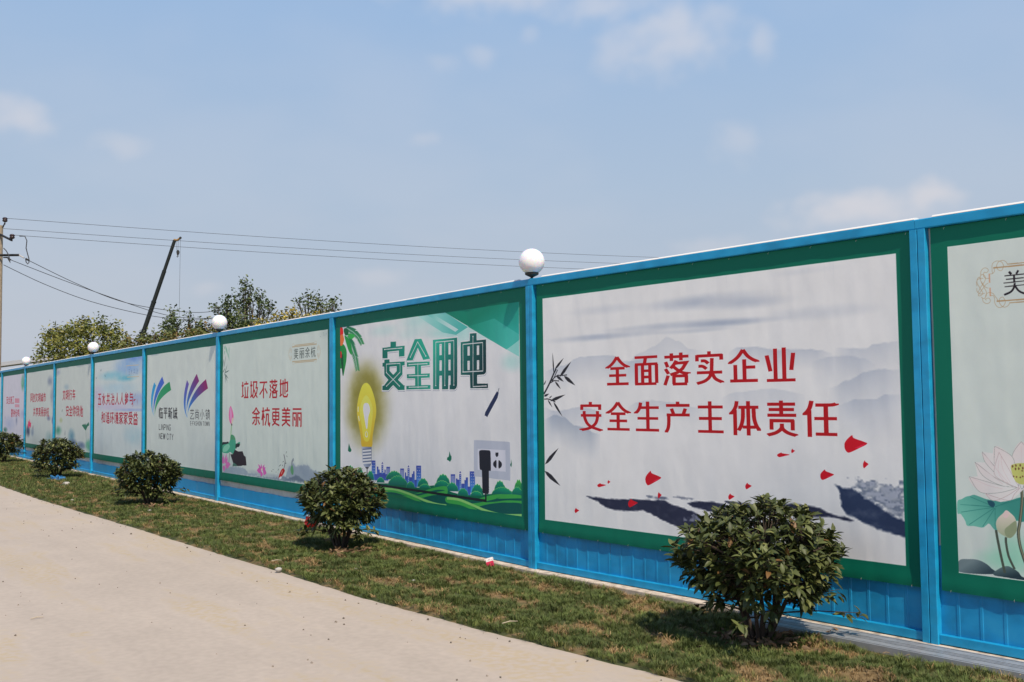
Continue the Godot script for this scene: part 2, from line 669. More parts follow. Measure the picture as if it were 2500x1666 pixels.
func road_texture() -> ImageTexture:
	var w := 1536
	var layers := []
	for q in [[2, 0.006, 4], [7, 0.03, 4], [12, 0.16, 3]]:
		var f := FastNoiseLite.new()
		f.seed = q[0]
		f.frequency = q[1]
		f.fractal_octaves = q[2]
		layers.append(f.get_seamless_image(w, w).get_data())
	var f2 := FastNoiseLite.new()
	f2.seed = 40
	f2.frequency = 0.022
	f2.fractal_octaves = 4
	# long streaks along the road
	var im := f2.get_image(128, w)
	im.resize(w, w, Image.INTERPOLATE_CUBIC)
	var streak := im.get_data()
	var l0: PackedByteArray = layers[0]
	var l1: PackedByteArray = layers[1]
	var l2: PackedByteArray = layers[2]
	var out := PackedByteArray()
	out.resize(w * w * 3)
	for k in w * w:
		var a := l0[k] / 255.0 - 0.5
		var b := l1[k] / 255.0 - 0.5
		var c := l2[k] / 255.0 - 0.5
		var t := streak[k] / 255.0 - 0.5
		var g := 1.0 + 0.07 * a + 0.03 * b + 0.07 * c + 0.06 * t
		var dirt := clampf((t * 2.0 + b * 0.5 + a * 1.0 - 0.16) * 2.4, 0, 1) * clampf(0.5 + c * 2.4, 0, 1)
		out[k * 3] = clampi(int((176.0 - 8.0 * dirt) * g), 0, 255)
		out[k * 3 + 1] = clampi(int((164.0 - 11.0 * dirt) * g), 0, 255)
		out[k * 3 + 2] = clampi(int((151.0 - 22.0 * dirt) * g), 0, 255)
	return ImageTexture.create_from_image(Image.create_from_data(w, w, false, Image.FORMAT_RGB8, out))

func build_ground() -> void:
	var g := MB.new()
	g.quad(Vector3(-900, -0.06, 400), Vector3(900, -0.06, 400), Vector3(900, -0.06, -1500), Vector3(-900, -0.06, -1500))
	var gm := mat(Color.WHITE, 0.95)
	gm.albedo_texture = noise_tex(77, 0.01, 512, [lin(0.10, 0.09, 0.05), lin(0.14, 0.12, 0.08), lin(0.09, 0.11, 0.04)], [0.3, 0.5, 0.7])
	gm.uv1_triplanar = true
	gm.uv1_world_triplanar = true
	gm.uv1_scale = Vector3.ONE * 0.08
	struct("ground", g.mesh(), gm)
	# concrete road, following its ragged edge against the turf
	var r := MB.new()
	r.mapped = true
	var prev := []
	var s := -60.0
	while s <= 16.0:
		var e := edge_at(s) + 0.018 * noise_b.get_noise_2d(s * 300.0, 5.0) + 0.02 * noise_b.get_noise_2d(s * 60.0, 9.0)
		var row := [sd(s, e - 0.05, -0.05), sd(s, e, -0.022), sd(s, e + 0.5, -0.021), sd(s, e + 3.0, -0.02), sd(s, 14.0, -0.022)]
		if prev.size():
			for k in row.size() - 1:
				var k0 := r.v.size()
				r.quad(prev[k + 1], row[k + 1], row[k], prev[k])
				for j in 4:
					var p: Vector3 = r.v[k0 + j] - START
					r.u[k0 + j] = Vector2(p.dot(ALONG), p.dot(OUT)) / 18.0
		prev = row
		s += 0.12 if s > -26.0 else 2.0
	var rm := mat(Color.WHITE, 0.88)
	rm.albedo_texture = road_texture()
	struct("road", r.mesh(), rm)
	# turf bed
	var t := MB.new()
	t.coloured = true
	var ss := -45.0
	var cols := 22
	var rows := []
	while ss <= 9.0:
		var w0 := wall_at(ss) + 0.06
		var e := edge_at(ss) + 0.012 * noise_b.get_noise_2d(ss * 300.0, 5.0)
		var rr := []
		for k in cols + 1:
			var d := lerpf(w0, e, k / float(cols))
			var y := (turf_h(ss, d) if k < cols else -0.024)
			var dry := dry_at(ss, d)
			rr.append([sd(ss, d, y), Color(0.055, 0.068, 0.020).lerp(Color(0.19, 0.13, 0.062), dry)])
		rows.append(rr)
		ss += 0.06 if ss > -12.0 else 0.2
	var nc := cols + 1
	for a in rows.size():
		for k in nc:
			var p: Vector3 = rows[a][k][0]
			var px: Vector3 = rows[mini(a + 1, rows.size() - 1)][k][0] - rows[maxi(a - 1, 0)][k][0]
			var pz: Vector3 = rows[a][mini(k + 1, cols)][0] - rows[a][maxi(k - 1, 0)][0]
			var nn := pz.cross(px).normalized()
			t.v.append(p); t.n.append(nn if nn.y > 0 else -nn); t.u.append(Vector2.ZERO); t.c.append(rows[a][k][1])
	for a in rows.size() - 1:
		for k in cols:
			var p := a * nc + k
			for z in [p, p + nc, p + 1, p + 1, p + nc, p + nc + 1]:
				t.i.append(z)
	struct("turf_bed", t.mesh(), vmat(0.95))
	# grass: short tufts, green and straw
	for dryness in 2:
		var tuft := MB.new()
		tuft.coloured = true
		for b in 11:
			var w := rng.randf() * TAU
			var dir := Vector3(cos(w), 0, sin(w))
			var o := dir * rng.randf_range(0.0, 0.024)
			var hgt := rng.randf_range(0.016, 0.038) * (0.75 if dryness else 1.0)
			var lean := rng.randf_range(0.2, 0.9) + (0.5 if dryness else 0.0)
			var side := Vector3(-dir.z, 0, dir.x) * 0.0017
			var m1 := o + Vector3(0, hgt * 0.6, 0) + dir * hgt * lean * 0.35
			var m2 := o + Vector3(0, hgt, 0) + dir * hgt * lean
			var cc := Color.WHITE * rng.randf_range(0.75, 1.2)
			tuft.quad(o - side, o + side, m1 + side * 0.8, m1 - side * 0.8, cc)
			tuft.tri(m1 - side * 0.8, m1 + side * 0.8, m2, cc)
		var places := []
		var hues := []
		for z in [[-3.2, 7.0, 1500], [-12.0, -3.2, 900], [-34.0, -12.0, 330]]:
			var area: float = (z[1] - z[0]) * 2.0
			for k in int(area * z[2]):
				var s1 := rng.randf_range(z[0], z[1])
				var w0 := wall_at(s1) + 0.13
				var e := edge_at(s1) + 0.012 * noise_b.get_noise_2d(s1 * 300.0, 5.0)
				var d1 := rng.randf_range(w0, e - 0.004)
				var dry := dry_at(s1, d1)
				var take := rng.randf()
				if (dryness == 0) == (take < dry * 0.88 + 0.07):
					continue
				if dryness == 1 and rng.randf() < 0.45:
					continue
				if s1 > 2.7 and d1 < wall_at(s1) + 0.42:
					continue
				var sc := rng.randf_range(0.75, 1.3) * (1.0 if z[2] > 500 else 1.5) * (1.0 + 0.7 * noise_b.get_noise_2d(s1 * 260.0, d1 * 260.0 + 20.0))
				var bs := Basis(Vector3.UP, rng.randf() * TAU).scaled(Vector3(sc, sc * rng.randf_range(0.8, 1.2), sc))
				places.append(Transform3D(bs, sd(s1, d1, turf_h(s1, d1) - 0.004)))
				var tone := rng.randf_range(0.75, 1.25) * (1.0 + 0.5 * noise_b.get_noise_2d(s1 * 130.0 + 80.0, d1 * 130.0))
				if dryness:
					hues.append(Color(0.40, 0.275, 0.13).lerp(Color(0.25, 0.155, 0.065), rng.randf()) * tone)
				else:
					hues.append(Color(0.086, 0.124, 0.026).lerp(Color(0.185, 0.175, 0.05), clampf(dry + rng.randf_range(-0.15, 0.3), 0, 1)) * tone)
		var mm := MultiMesh.new()
		mm.transform_format = MultiMesh.TRANSFORM_3D
		mm.use_colors = true
		mm.mesh = tuft.mesh()
		mm.instance_count = places.size()
		for k in places.size():
			mm.set_instance_transform(k, places[k])
			mm.set_instance_color(k, hues[k])
		var o := MultiMeshInstance3D.new()
		o.name = "dry_grass" if dryness else "green_grass"
		o.multimesh = mm
		var gmt := vmat(0.75)
		gmt.backlight_enabled = true
		gmt.backlight = Color(0.10, 0.11, 0.05)
		o.material_override = gmt
		add_child(o)
		o.set_meta("kind", "stuff")
		tag(o, "straw coloured dead grass in patches on the turf strip" if dryness else "short green turf grass between the road and the blue hoarding", "grass")

# ------------------------------------------------------------------ hoarding
func ribbed(length: float, y0: float, y1: float, pitch: float, rib: float, rise: float, x0: float) -> ArrayMesh:
	var b := MB.new()
	var x := 0.0
	var k := 0
	while x < length - 0.001:
		var nx := minf(x + pitch, length)
		var ra := maxf(x, nx - rib)
		b.quad(Vector3(x, y0, 0), Vector3(ra - 0.004, y0, 0), Vector3(ra - 0.004, y1, 0), Vector3(x, y1, 0))
		b.quad(Vector3(ra - 0.004, y0, 0), Vector3(ra, y0, rise), Vector3(ra, y1, rise), Vector3(ra - 0.004, y1, 0))
		b.quad(Vector3(ra, y0, rise), Vector3(nx - 0.004, y0, rise), Vector3(nx - 0.004, y1, rise), Vector3(ra, y1, rise))
		b.quad(Vector3(nx - 0.004, y0, rise), Vector3(nx, y0, 0), Vector3(nx, y1, 0), Vector3(nx - 0.004, y1, rise))
		x = nx
		k += 1
	b.quad(Vector3(0, y1, 0), Vector3(length, y1, 0), Vector3(length, y1, -0.01), Vector3(0, y1, -0.01))
	b.quad(Vector3(length, y0, -0.01), Vector3(0, y0, -0.01), Vector3(0, y1, -0.01), Vector3(length, y1, -0.01))
	return b.mesh()

func build_hoarding() -> void:
	var blue := lin(0.006, 0.325, 0.62)
	var post_mat := paint(blue, 0.12, 0.5, 0.9, 21)
	var rail_mat := paint(lin(0.006, 0.31, 0.60), 0.10, 0.42, 0.8, 22)
	var sheet_mat := paint(lin(0.006, 0.285, 0.585), 0.16, 0.5, 0.5, 23)
	var film_mat := paint(lin(0.008, 0.315, 0.63), 0.05, 0.55, 0.4, 25)
	var white_mat := paint(lin(0.66, 0.65, 0.60), 0.08, 0.55, 0.6, 24)
	var cap_mat := mat(lin(0.84, 0.81, 0.76), 0.5)
	var plinth_mat := paint(lin(0.60, 0.50, 0.40), 0.2, 0.9, 1.4, 26)
	var wall := thing("site_hoarding", START, "long blue metal hoarding along the turf, carrying printed banners", "hoarding")
	var inv := Transform3D(Basis(), -START)
	for k in POSTS.size() - 1:
		var f := inv * flat_bay(k)
		var L := bay_length(k)
		# cladding behind the banners
		var n := 4
		for j in n:
			var w := (L - 0.06) / n
			var t := f * Transform3D(Basis(), Vector3(0.03 + j * w, 0, -0.014))
			var gap := 0.003
			part("cladding_sheet", ribbed(w - gap, 0.20, 2.61, 0.10, 0.02, 0.003, 0), white_mat, wall, t)
			if k < 3:
				part("skirt_sheet", ribbed(w - gap, 0.03, 0.62, (w - gap) / 7.0, 0.020, 0.0028, 0), sheet_mat, wall, f * Transform3D(Basis(), Vector3(0.03 + j * w, 0, -0.008)))
			else:
				part("skirt_sheet", film_sheet(w - 0.002, k * 10 + j), film_mat, wall, f * Transform3D(Basis(), Vector3(0.03 + j * w, 0, -0.005)))
		# rails
		var top := MB.new()
		top.prism([Vector2(-0.07, 2.603), Vector2(0.030, 2.603), Vector2(0.036, 2.609), Vector2(0.036, 2.660), Vector2(0.030, 2.666), Vector2(-0.07, 2.666)], Vector3.BACK, Vector3.UP, Vector3(-0.012, 0, 0), Vector3(L - 0.014, 0, 0))
		var rail := part("top_rail", top.mesh(), rail_mat, wall, f)
		var cap := MB.new()
		var prof := []
		for a in 7:
			var w2 := PI * a / 6.0
			prof.append(Vector2(-0.003 + 0.036 * cos(w2), 2.667 + 0.016 * sin(w2)))
		var c0 := 0.10 if k % 2 == 0 else 0.05
		cap.prism(prof, Vector3.BACK, Vector3.UP, Vector3(c0 + (0.12 if k % 2 == 1 else 0.0), 0, 0), Vector3(L - (0.20 if k % 2 == 0 else 0.02), 0, 0))
		part("cap_strip", cap.mesh(), cap_mat, rail)
		var low := MB.new()
		low.prism([Vector2(-0.06, 0.022), Vector2(0.018, 0.022), Vector2(0.022, 0.026), Vector2(0.022, 0.076), Vector2(0.018, 0.080), Vector2(-0.06, 0.080)], Vector3.BACK, Vector3.UP, Vector3(0.055, 0, 0), Vector3(L - 0.055, 0, 0))
		part("bottom_rail", low.mesh(), rail_mat, wall, f)
		var pl := MB.new()
		pl.prism([Vector2(-0.16, -0.05), Vector2(0.105, -0.05), Vector2(0.105, 0.030), Vector2(0.098, 0.037), Vector2(-0.16, 0.037)], Vector3.BACK, Vector3.UP, Vector3(-0.002, 0, 0), Vector3(L - 0.004, 0, 0))
		part("plinth", pl.mesh(), plinth_mat, wall, f * Transform3D(Basis(), Vector3(0, -0.020, 0)))
	for k in POSTS.size():
		var f := inv * flat_bay(mini(k, POSTS.size() - 2))
		f.origin = post(k) - START
		var h := 2.602
		var po := Node3D.new()
		po.name = "post"
		wall.add_child(po, true)
		po.transform = f
		for side in [-1, 1]:
			var c := MB.new()
			var xa := 0.0025 if side > 0 else -0.052
			var xb := 0.052 if side > 0 else -0.0025
			c.prism([Vector2(xa, -0.06), Vector2(xb, -0.06), Vector2(xb, 0.035), Vector2(xb - 0.003, 0.038), Vector2(xa + 0.002, 0.038), Vector2(xa, 0.036)], Vector3.RIGHT, Vector3.BACK, Vector3(0, h, 0), Vector3(0, 0.018, 0))
			part("post_channel", c.mesh(), post_mat, po)
		var web := MB.new()
		web.box(Vector3(-0.0026, 0.02, -0.055), Vector3(0.0026, h - 0.01, 0.020))
		part("post_web", web.mesh(), post_mat, po)
	# bare aluminium planks left lying along the foot of the hoarding
	var alu := paint(lin(0.36, 0.37, 0.39), 0.07, 0.36, 1.6, 28)
	alu.metallic = 0.25
	for j in 2:
		var b := MB.new()
		var L2 := 6.4
		var y := 0.045
		b.prism([Vector2(-0.062, 0.0), Vector2(0.062, 0.0), Vector2(0.062, y), Vector2(0.045, y), Vector2(0.045, y - 0.02), Vector2(0.033, y - 0.02), Vector2(0.033, y), Vector2(-0.033, y), Vector2(-0.033, y - 0.02), Vector2(-0.045, y - 0.02), Vector2(-0.045, y), Vector2(-0.062, y)], Vector3.BACK, Vector3.UP, Vector3(0, 0, 0), Vector3(L2, 0, 0))
		var fb := flat_bay(1)
		var o := single("metal_plank", b.mesh(), alu, fb * Vector3(2.55 + 0.12 * j, -0.012, 0.20 + 0.131 * j), ["long grey aluminium plank lying on the ground against the hoarding foot", "long grey aluminium plank lying at the turf side of its twin"][j], "plank", "aluminium planks beside the hoarding")
		o.basis = fb.basis.rotated(Vector3.UP, 0.012)

func film_sheet(w: float, seed_: int) -> ArrayMesh:
	# blue film stuck over the foot of the white sheets, its top edge not quite straight
	var b := MB.new()
	var n := 10
	var zs := []
	var ys := []
	for k in n + 1:
		zs.append(0.0007 * sin(k * 1.7 + seed_) + 0.0004 * sin(k * 3.9 + seed_ * 2.0))
		ys.append(0.262 + 0.003 * sin(k * 0.9 + seed_) + 0.002 * sin(k * 2.3 + seed_))
	for k in n:
		var xa := w * k / n
		var xb := w * (k + 1) / n
		b.quad(Vector3(xa, 0.03, 0), Vector3(xb, 0.03, 0), Vector3(xb, 0.14, zs[k + 1]), Vector3(xa, 0.14, zs[k]))
		b.quad(Vector3(xa, 0.14, zs[k]), Vector3(xb, 0.14, zs[k + 1]), Vector3(xb, ys[k + 1], 0.001), Vector3(xa, ys[k], 0.001))
		b.quad(Vector3(xa, ys[k], 0.001), Vector3(xb, ys[k + 1], 0.001), Vector3(xb, ys[k + 1], -0.004), Vector3(xa, ys[k], -0.004))
	return b.mesh()

# ------------------------------------------------------------------ banners
func cloth(bay: int, x0: float, x1: float, nx: int, ny: int) -> ArrayMesh:
	var b := MB.new()
	b.mapped = true
	var y0 := 0.35
	var y1 := 2.600
	var f := flat_bay(bay)
	var zf := func(x: float, y: float) -> float:
		var p := f.origin.x * 3.0 + x
		var e := clampf(minf(minf(x - x0, x1 - x), y1 - y) / 0.10, 0, 1)
		var fold := 0.0048 * noise_b.get_noise_2d(p * 48.0, y * 11.0 + bay * 31.0) + 0.0020 * noise_b.get_noise_2d(p * 190.0, y * 24.0 + bay * 77.0)
		var big := 0.006 * noise_b.get_noise_2d(p * 18.0, y * 16.0 + 50.0)
		var diag := 0.0011 * noise_b.get_noise_2d((p + y * 0.45) * 120.0, (y - p * 0.3) * 18.0 + 9.0)
		var hem := (0.006 if bay < 3 else 0.004) * exp(-pow((y - y0 - 0.035) / 0.05, 2.0)) * (1.0 + 0.6 * noise_b.get_noise_2d(p * 40.0, 3.0))
		var pull := 0.0016 * sin(x / 0.11 * PI) * exp(-(y - y0) / 0.06)
		return 0.010 + e * (fold + big + diag) + hem + pull
	for j in ny + 1:
		for k in nx + 1:
			var x := lerpf(x0, x1, k / float(nx))
			var y := lerpf(y0, y1, pow(j / float(ny), 1.25))
			var droop := -0.006 * sin(PI * k / nx) * (1.0 - j / float(ny)) if j < 3 else 0.0
			b.v.append(Vector3(x, y + droop, zf.call(x, y)))
			var h := 0.012
			var dx: float = (zf.call(x + h, y) - zf.call(x - h, y)) / (2 * h)
			var dy: float = (zf.call(x, y + h) - zf.call(x, y - h)) / (2 * h)
			b.n.append(Vector3(-dx, -dy, 1).normalized())
			b.u.append(Vector2((x - x0) / (x1 - x0), 1.0 - (y - y0) / (y1 - y0)))
			b.c.append(Color.WHITE)
	for j in ny:
		for k in nx:
			var p := j * (nx + 1) + k
			for z in [p, p + nx + 1, p + 1, p + 1, p + nx + 1, p + nx + 2]:
				b.i.append(z)
	# hemmed edge turned back, so that the cloth has a thickness
	var rim := []
	for k in nx + 1:
		rim.append(k)
	for j in range(1, ny + 1):
		rim.append(j * (nx + 1) + nx)
	for k in range(nx - 1, -1, -1):
		rim.append(ny * (nx + 1) + k)
	for j in range(ny - 1, -1, -1):
		rim.append(j * (nx + 1))
	for q in rim.size() - 1:
		var a: Vector3 = b.v[rim[q]]
		var d: Vector3 = b.v[rim[q + 1]]
		var ua: Vector2 = b.u[rim[q]]
		var ud: Vector2 = b.u[rim[q + 1]]
		var k0 := b.v.size()
		b.quad(Vector3(a.x, a.y, -0.001), Vector3(d.x, d.y, -0.001), d, a)
		b.u[k0] = ua; b.u[k0 + 1] = ud; b.u[k0 + 2] = ud; b.u[k0 + 3] = ua
	return b.mesh()

func build_banners() -> void:
	var green := ph(0, 86, 67)
	var none := func(): pass
	var list := [
		[0, "pale banner with a lotus flower and gold scroll frame, green border", ph(174, 182, 177), 4.0, soft_lotus, art_lotus, 380.0],
		[1, "banner with misty ink mountains, red petals and two rows of large red writing", ph(195, 195, 198), 4.2, soft_mountain, art_mountain, 350.0],
		[2, "banner with a glowing yellow light bulb, socket and green writing", ph(194, 194, 196), 4.0, soft_power, art_power, 380.0],
		[3, "grey green banner with a pink lotus bud, koi and ten red characters", ph(174, 183, 176), 3.0, soft_litter, art_litter, 380.0],
		[4, "banner with two feather shaped logos, one green and one purple", ph(175, 182, 176), 3.0, none, art_logo, 380.0],
		[5, "pale blue watercolour banner with two rows of eight red characters", ph(174, 182, 180), 3.0, soft_water, art_water, 380.0],
		[6, "pale banner with dark lotus leaves along its foot and nine red characters", ph(170, 176, 170), 2.4, soft_traffic, art_traffic, 380.0],
		[7, "pale banner with a crimson flower at its lower left corner", ph(170, 176, 170), 2.4, soft_city, art_city, 380.0],
		[8, "lilac grey banner with a hanging green vine, last with red writing", ph(176, 174, 182), 2.4, soft_safety, art_safety, 370.0],
		[9, "plain pale banner at the far end of the hoarding", ph(170, 176, 170), 1.0, none, none, 380.0]]
	for q in list:
		var k: int = q[0]
		var L := bay_length(k)
		var x0 := 0.075
		var x1 := L - 0.062
		var left := 0.185 if k == 0 else 0.16 if k == 1 else 0.20
		var tex := print_banner(q[6], (x1 - x0) * 100.0, (left - x0) * 100.0, q[2], green, q[3], q[4], q[5])
		var m := mat(Color.WHITE, 0.62)
		m.albedo_texture = tex
		m.metallic_specular = 0.35
		m.texture_repeat = false
		var near := k < 4
		var o := MeshInstance3D.new()
		o.name = numbered("printed_banner")
		o.mesh = cloth(k, x0, x1, 150 if near else 60, 56 if near else 24)
		o.material_override = m
		add_child(o)
		o.transform = flat_bay(k)
		tag(o, q[1], "banner", "printed banners on the hoarding")
		if k < 3:
			var tie := MB.new()
			tie.tube([Vector3(0, 0.012, 0.014), Vector3(-0.004, 0.0, 0.020), Vector3(-0.012, -0.018, 0.004)], [0.0016, 0.0018, 0.0014], 5)
			var tm := tie.mesh()
			var tmat := mat(lin(0.75, 0.74, 0.70), 0.7)
			var n := 11
			for j in n:
				var x := lerpf(x0 + 0.06, x1 - 0.06, j / float(n - 1))
				part("tie", tm, tmat, o, Transform3D(Basis(Vector3.BACK, 0.2 * sin(j * 2.1)).scaled(Vector3.ONE * 0.5), Vector3(x, 0.352 - 0.005 * sin(PI * j / (n - 1.0)), 0.010)))
				part("tie", tm, tmat, o, Transform3D(Basis(Vector3.BACK, PI + 0.2 * sin(j * 1.3)).scaled(Vector3.ONE * 0.5), Vector3(x + 0.03, 2.588, 0.006)))

# ------------------------------------------------------------------ lamps
func build_lamps() -> void:
	var globe_mat := mat(lin(0.86, 0.85, 0.88), 0.12)
	globe_mat.subsurf_scatter_enabled = true
	globe_mat.subsurf_scatter_strength = 0.6
	var metal := mat(lin(0.045, 0.042, 0.036), 0.45, 0.3)
	var globe := MB.new()
	var prof := []
	for k in 25:
		var w := PI * (0.10 + 0.90 * k / 24.0)
		prof.append(Vector2(maxf(0.0001, 0.121 * sin(w)), 0.165 - 0.121 * cos(w)))
	globe.lathe(prof, 40)
	var foot := MB.new()
	foot.lathe([Vector2(0.0, 0.0), Vector2(0.026, 0.0), Vector2(0.026, 0.006), Vector2(0.013, 0.010), Vector2(0.013, 0.018), Vector2(0.034, 0.028), Vector2(0.058, 0.040), Vector2(0.064, 0.046), Vector2(0.064, 0.062), Vector2(0.056, 0.064), Vector2(0.0, 0.064)], 28)
	var near := ["white globe lamp on the post beside the light bulb banner", "white globe lamp on the post between the lotus bud and logo banners", "white globe lamp on the post beside the pale blue watercolour banner", "white globe lamp on the post beside the crimson flower banner"]
	for k in 4:
		var p := post(2 + 2 * k)
		var o := thing("globe_lamp", p + Vector3(0, 2.664, 0) + OUT * 0.0, near[k], "lamp", "globe lamps on the hoarding")
		part("globe", globe.mesh(), globe_mat, o)
		part("lamp_base", foot.mesh(), metal, o)

# ------------------------------------------------------------------ leaves
func leaf_shape(length: float, width: float, fold: float, curl: float) -> Array:
	# a pointed oval leaf along +z, folded a little along its midrib and curling down
	var ts := [0.0, 0.18, 0.42, 0.68, 0.88, 1.0]
	var ws := [0.12, 0.62, 1.0, 0.82, 0.40, 0.0]
	var p := PackedVector3Array()
	var n := PackedVector3Array()
	var ix := PackedInt32Array()
	for k in 6:
		var z: float = ts[k] * length
		var y: float = -curl * length * ts[k] * ts[k]
		var w: float = ws[k] * width * 0.5
		for q in [-1, 0, 1]:
			p.append(Vector3(q * w, y + absf(q) * w * fold, z))
			n.append(Vector3(-q * fold, 1.0, 2.0 * curl * ts[k]).normalized())
	for k in 5:
		for q in 2:
			var a := k * 3 + q
			for z in [a, a + 1, a + 3, a + 1, a + 4, a + 3]:
				ix.append(z)
	return [p, n, ix]

func shape_mesh(s: Array) -> ArrayMesh:
	var b := MB.new()
	b.leaf(s, Transform3D(), Color.WHITE)
	return b.mesh()

func aim(dir: Vector3, roll: float) -> Basis:
	var z := dir.normalized()
	var x := Vector3.UP.cross(z)
	if x.length_squared() < 0.01:
		x = Vector3.RIGHT
	x = x.normalized()
	var y := z.cross(x)
	return Basis(x, y, z) * Basis(Vector3.BACK, roll)

var leaf_shapes := []
var leaf_meshes := []
var leaf_mats := []
const LEAF_TONES := [[0.042, 0.056, 0.018], [0.056, 0.072, 0.022], [0.076, 0.094, 0.028], [0.108, 0.128, 0.040], [0.165, 0.180, 0.065], [0.15, 0.08, 0.028]]

func leaf_mat(col: Color) -> StandardMaterial3D:
	var m := mat(col, 0.5)
	m.metallic_specular = 0.4
	m.backlight_enabled = true
	m.backlight = Color(0.13, 0.14, 0.04)
	return m

func shrub(where: Vector3, label: String, wide: float, tall: float, tips: int, singles: int, seed_: int, low: float) -> void:
	rng.seed = seed_
	var o := thing("clipped_bush", where, label, "bush", "clipped bushes on the turf strip")
	var bark := mat(lin(0.055, 0.038, 0.028), 0.85)
	# stems
	var ends := []
	var ns := 9
	for k in ns:
		var w := TAU * k / ns + rng.randf_range(-0.3, 0.3)
		var reach := wide * rng.randf_range(0.12, 0.34)
		var p0 := Vector3(cos(w), 0, sin(w)) * rng.randf_range(0.01, 0.05)
		var p1 := p0 + Vector3(cos(w) * reach * 0.35, tall * 0.20, sin(w) * reach * 0.35)
		var p2 := Vector3(cos(w) * reach * 0.8, tall * 0.40, sin(w) * reach * 0.8) + Vector3(rng.randf_range(-0.03, 0.03), 0, rng.randf_range(-0.03, 0.03))
		var p3 := Vector3(cos(w) * reach * 1.2, tall * rng.randf_range(0.55, 0.68), sin(w) * reach * 1.2)
		var b := MB.new()
		var r := rng.randf_range(0.009, 0.017)
		b.tube([p0 - Vector3(0, 0.03, 0), p1, p2, p3], [r * 1.25, r, r * 0.7, r * 0.4], 7)
		part("stem", b.mesh(), bark, o)
		ends.append(p1); ends.append(p2); ends.append(p3); ends.append((p1 + p2) * 0.5); ends.append((p2 + p3) * 0.5)
	var twig := MB.new()
	var fol := MB.new()
	fol.coloured = true
	var made := []
	# a few low sprigs straggle out to the sides
	var sprigs := []
	for k in 7:
		var w := rng.randf() * TAU
		sprigs.append(Vector3(cos(w) * wide * rng.randf_range(0.42, 0.62), tall * rng.randf_range(0.16, 0.40), sin(w) * wide * rng.randf_range(0.3, 0.5)))
	var centre := Vector3(0, tall * 0.585, 0)
	for k in tips + 14:
		var d := Vector3.ZERO
		while true:
			d = Vector3(rng.randf_range(-1, 1), rng.randf_range(low, 1), rng.randf_range(-1, 1))
			if d.length() < 1.0 and d.length() > 0.2:
				break
		var rad := rng.randf_range(0.80, 1.0) if rng.randf() < 0.74 else rng.randf_range(0.35, 0.8)
		d = d.normalized()
		var bump := 1.0 + 0.24 * noise_b.get_noise_3d(d.x * 60.0 + seed_, d.y * 60.0, d.z * 60.0)
		var flat := 1.0 if d.y > 0 else 1.0 - 0.30 * absf(d.y)
		var tip := centre + Vector3(d.x * wide * 0.5 * flat, d.y * tall * (0.40 if d.y > 0 else 0.46), d.z * wide * 0.5 * flat) * rad * bump
		if k >= tips:
			var sp: Vector3 = sprigs[(k - tips) / 2]
			tip = sp * (1.0 if k % 2 == 0 else 0.86) + Vector3(0, 0.03 * (k % 2), 0)
			d = sp.normalized()
		elif tip.y < tall * 0.36 and rng.randf() < 0.4:
			continue
		var near := 1e9
		var from := Vector3.ZERO
		for e in ends:
			var dist: float = tip.distance_to(e) + (0.2 if e.y > tip.y else 0.0)
			if dist < near:
				near = dist
				from = e
		twig.tube([from, from.lerp(tip, 0.5) + Vector3(0, 0.012, 0), tip], [0.0042, 0.0032, 0.0018], 4)
		var axis := (d * 0.55 + Vector3(0, 0.75, 0) + Vector3(rng.randf_range(-0.25, 0.25), 0, rng.randf_range(-0.25, 0.25))).normalized()
		var nl := rng.randi_range(6, 9)
		for j in nl:
			var w := TAU * j * 0.382 + rng.randf_range(-0.4, 0.4)
			var side := axis.cross(Vector3(cos(w), 0.13, sin(w))).normalized()
			var spread := rng.randf_range(0.55, 1.35)
			var dir := (axis * cos(spread) + side * sin(spread)).normalized()
			if tip.y < tall * 0.5:
				dir = (dir + Vector3(0, -0.55, 0)).normalized()
			var o2 := tip - axis * rng.randf_range(0.0, 0.05) + side * 0.004
			var sc := rng.randf_range(0.62, 1.05)
			var bs := aim(dir, rng.randf_range(-0.5, 0.5)).scaled(Vector3.ONE * sc)
			var tone := rng.randf()
			var ti := 0 if tone < 0.22 else 1 if tone < 0.52 else 2 if tone < 0.78 else 3 if tone < 0.93 else 4
			if rng.randf() < 0.012:
				ti = 5
			made.append([Transform3D(bs, o2), rng.randi_range(0, 2), ti])
	# the leaves that show largest are picked out one by one
	var eye := Vector3(0, EYE, 0) - where
	var order := range(made.size())
	if singles > 0:
		var score := []
		for q in made:
			var t: Transform3D = q[0]
			var v := (eye - t.origin).normalized()
			score.append(v.dot(t.origin - centre) / wide + 0.12 * absf(t.basis.y.normalized().dot(v)))
		order.sort_custom(func(a, b): return score[a] > score[b])
	for k in order.size():
		var q: Array = made[order[k]]
		if k < singles:
			part("leaf", leaf_meshes[q[1]], leaf_mats[q[2]], o, q[0])
		else:
			var c: Array = LEAF_TONES[q[2]]
			fol.leaf(leaf_shapes[q[1]], q[0], Color(c[0], c[1], c[2]))
	part("twigs", twig.mesh(), bark, o).set_meta("kind", "stuff")
	var lm := leaf_mat(Color.WHITE)
	lm.vertex_color_use_as_albedo = true
	part("foliage", fol.mesh(), lm, o).set_meta("kind", "stuff")

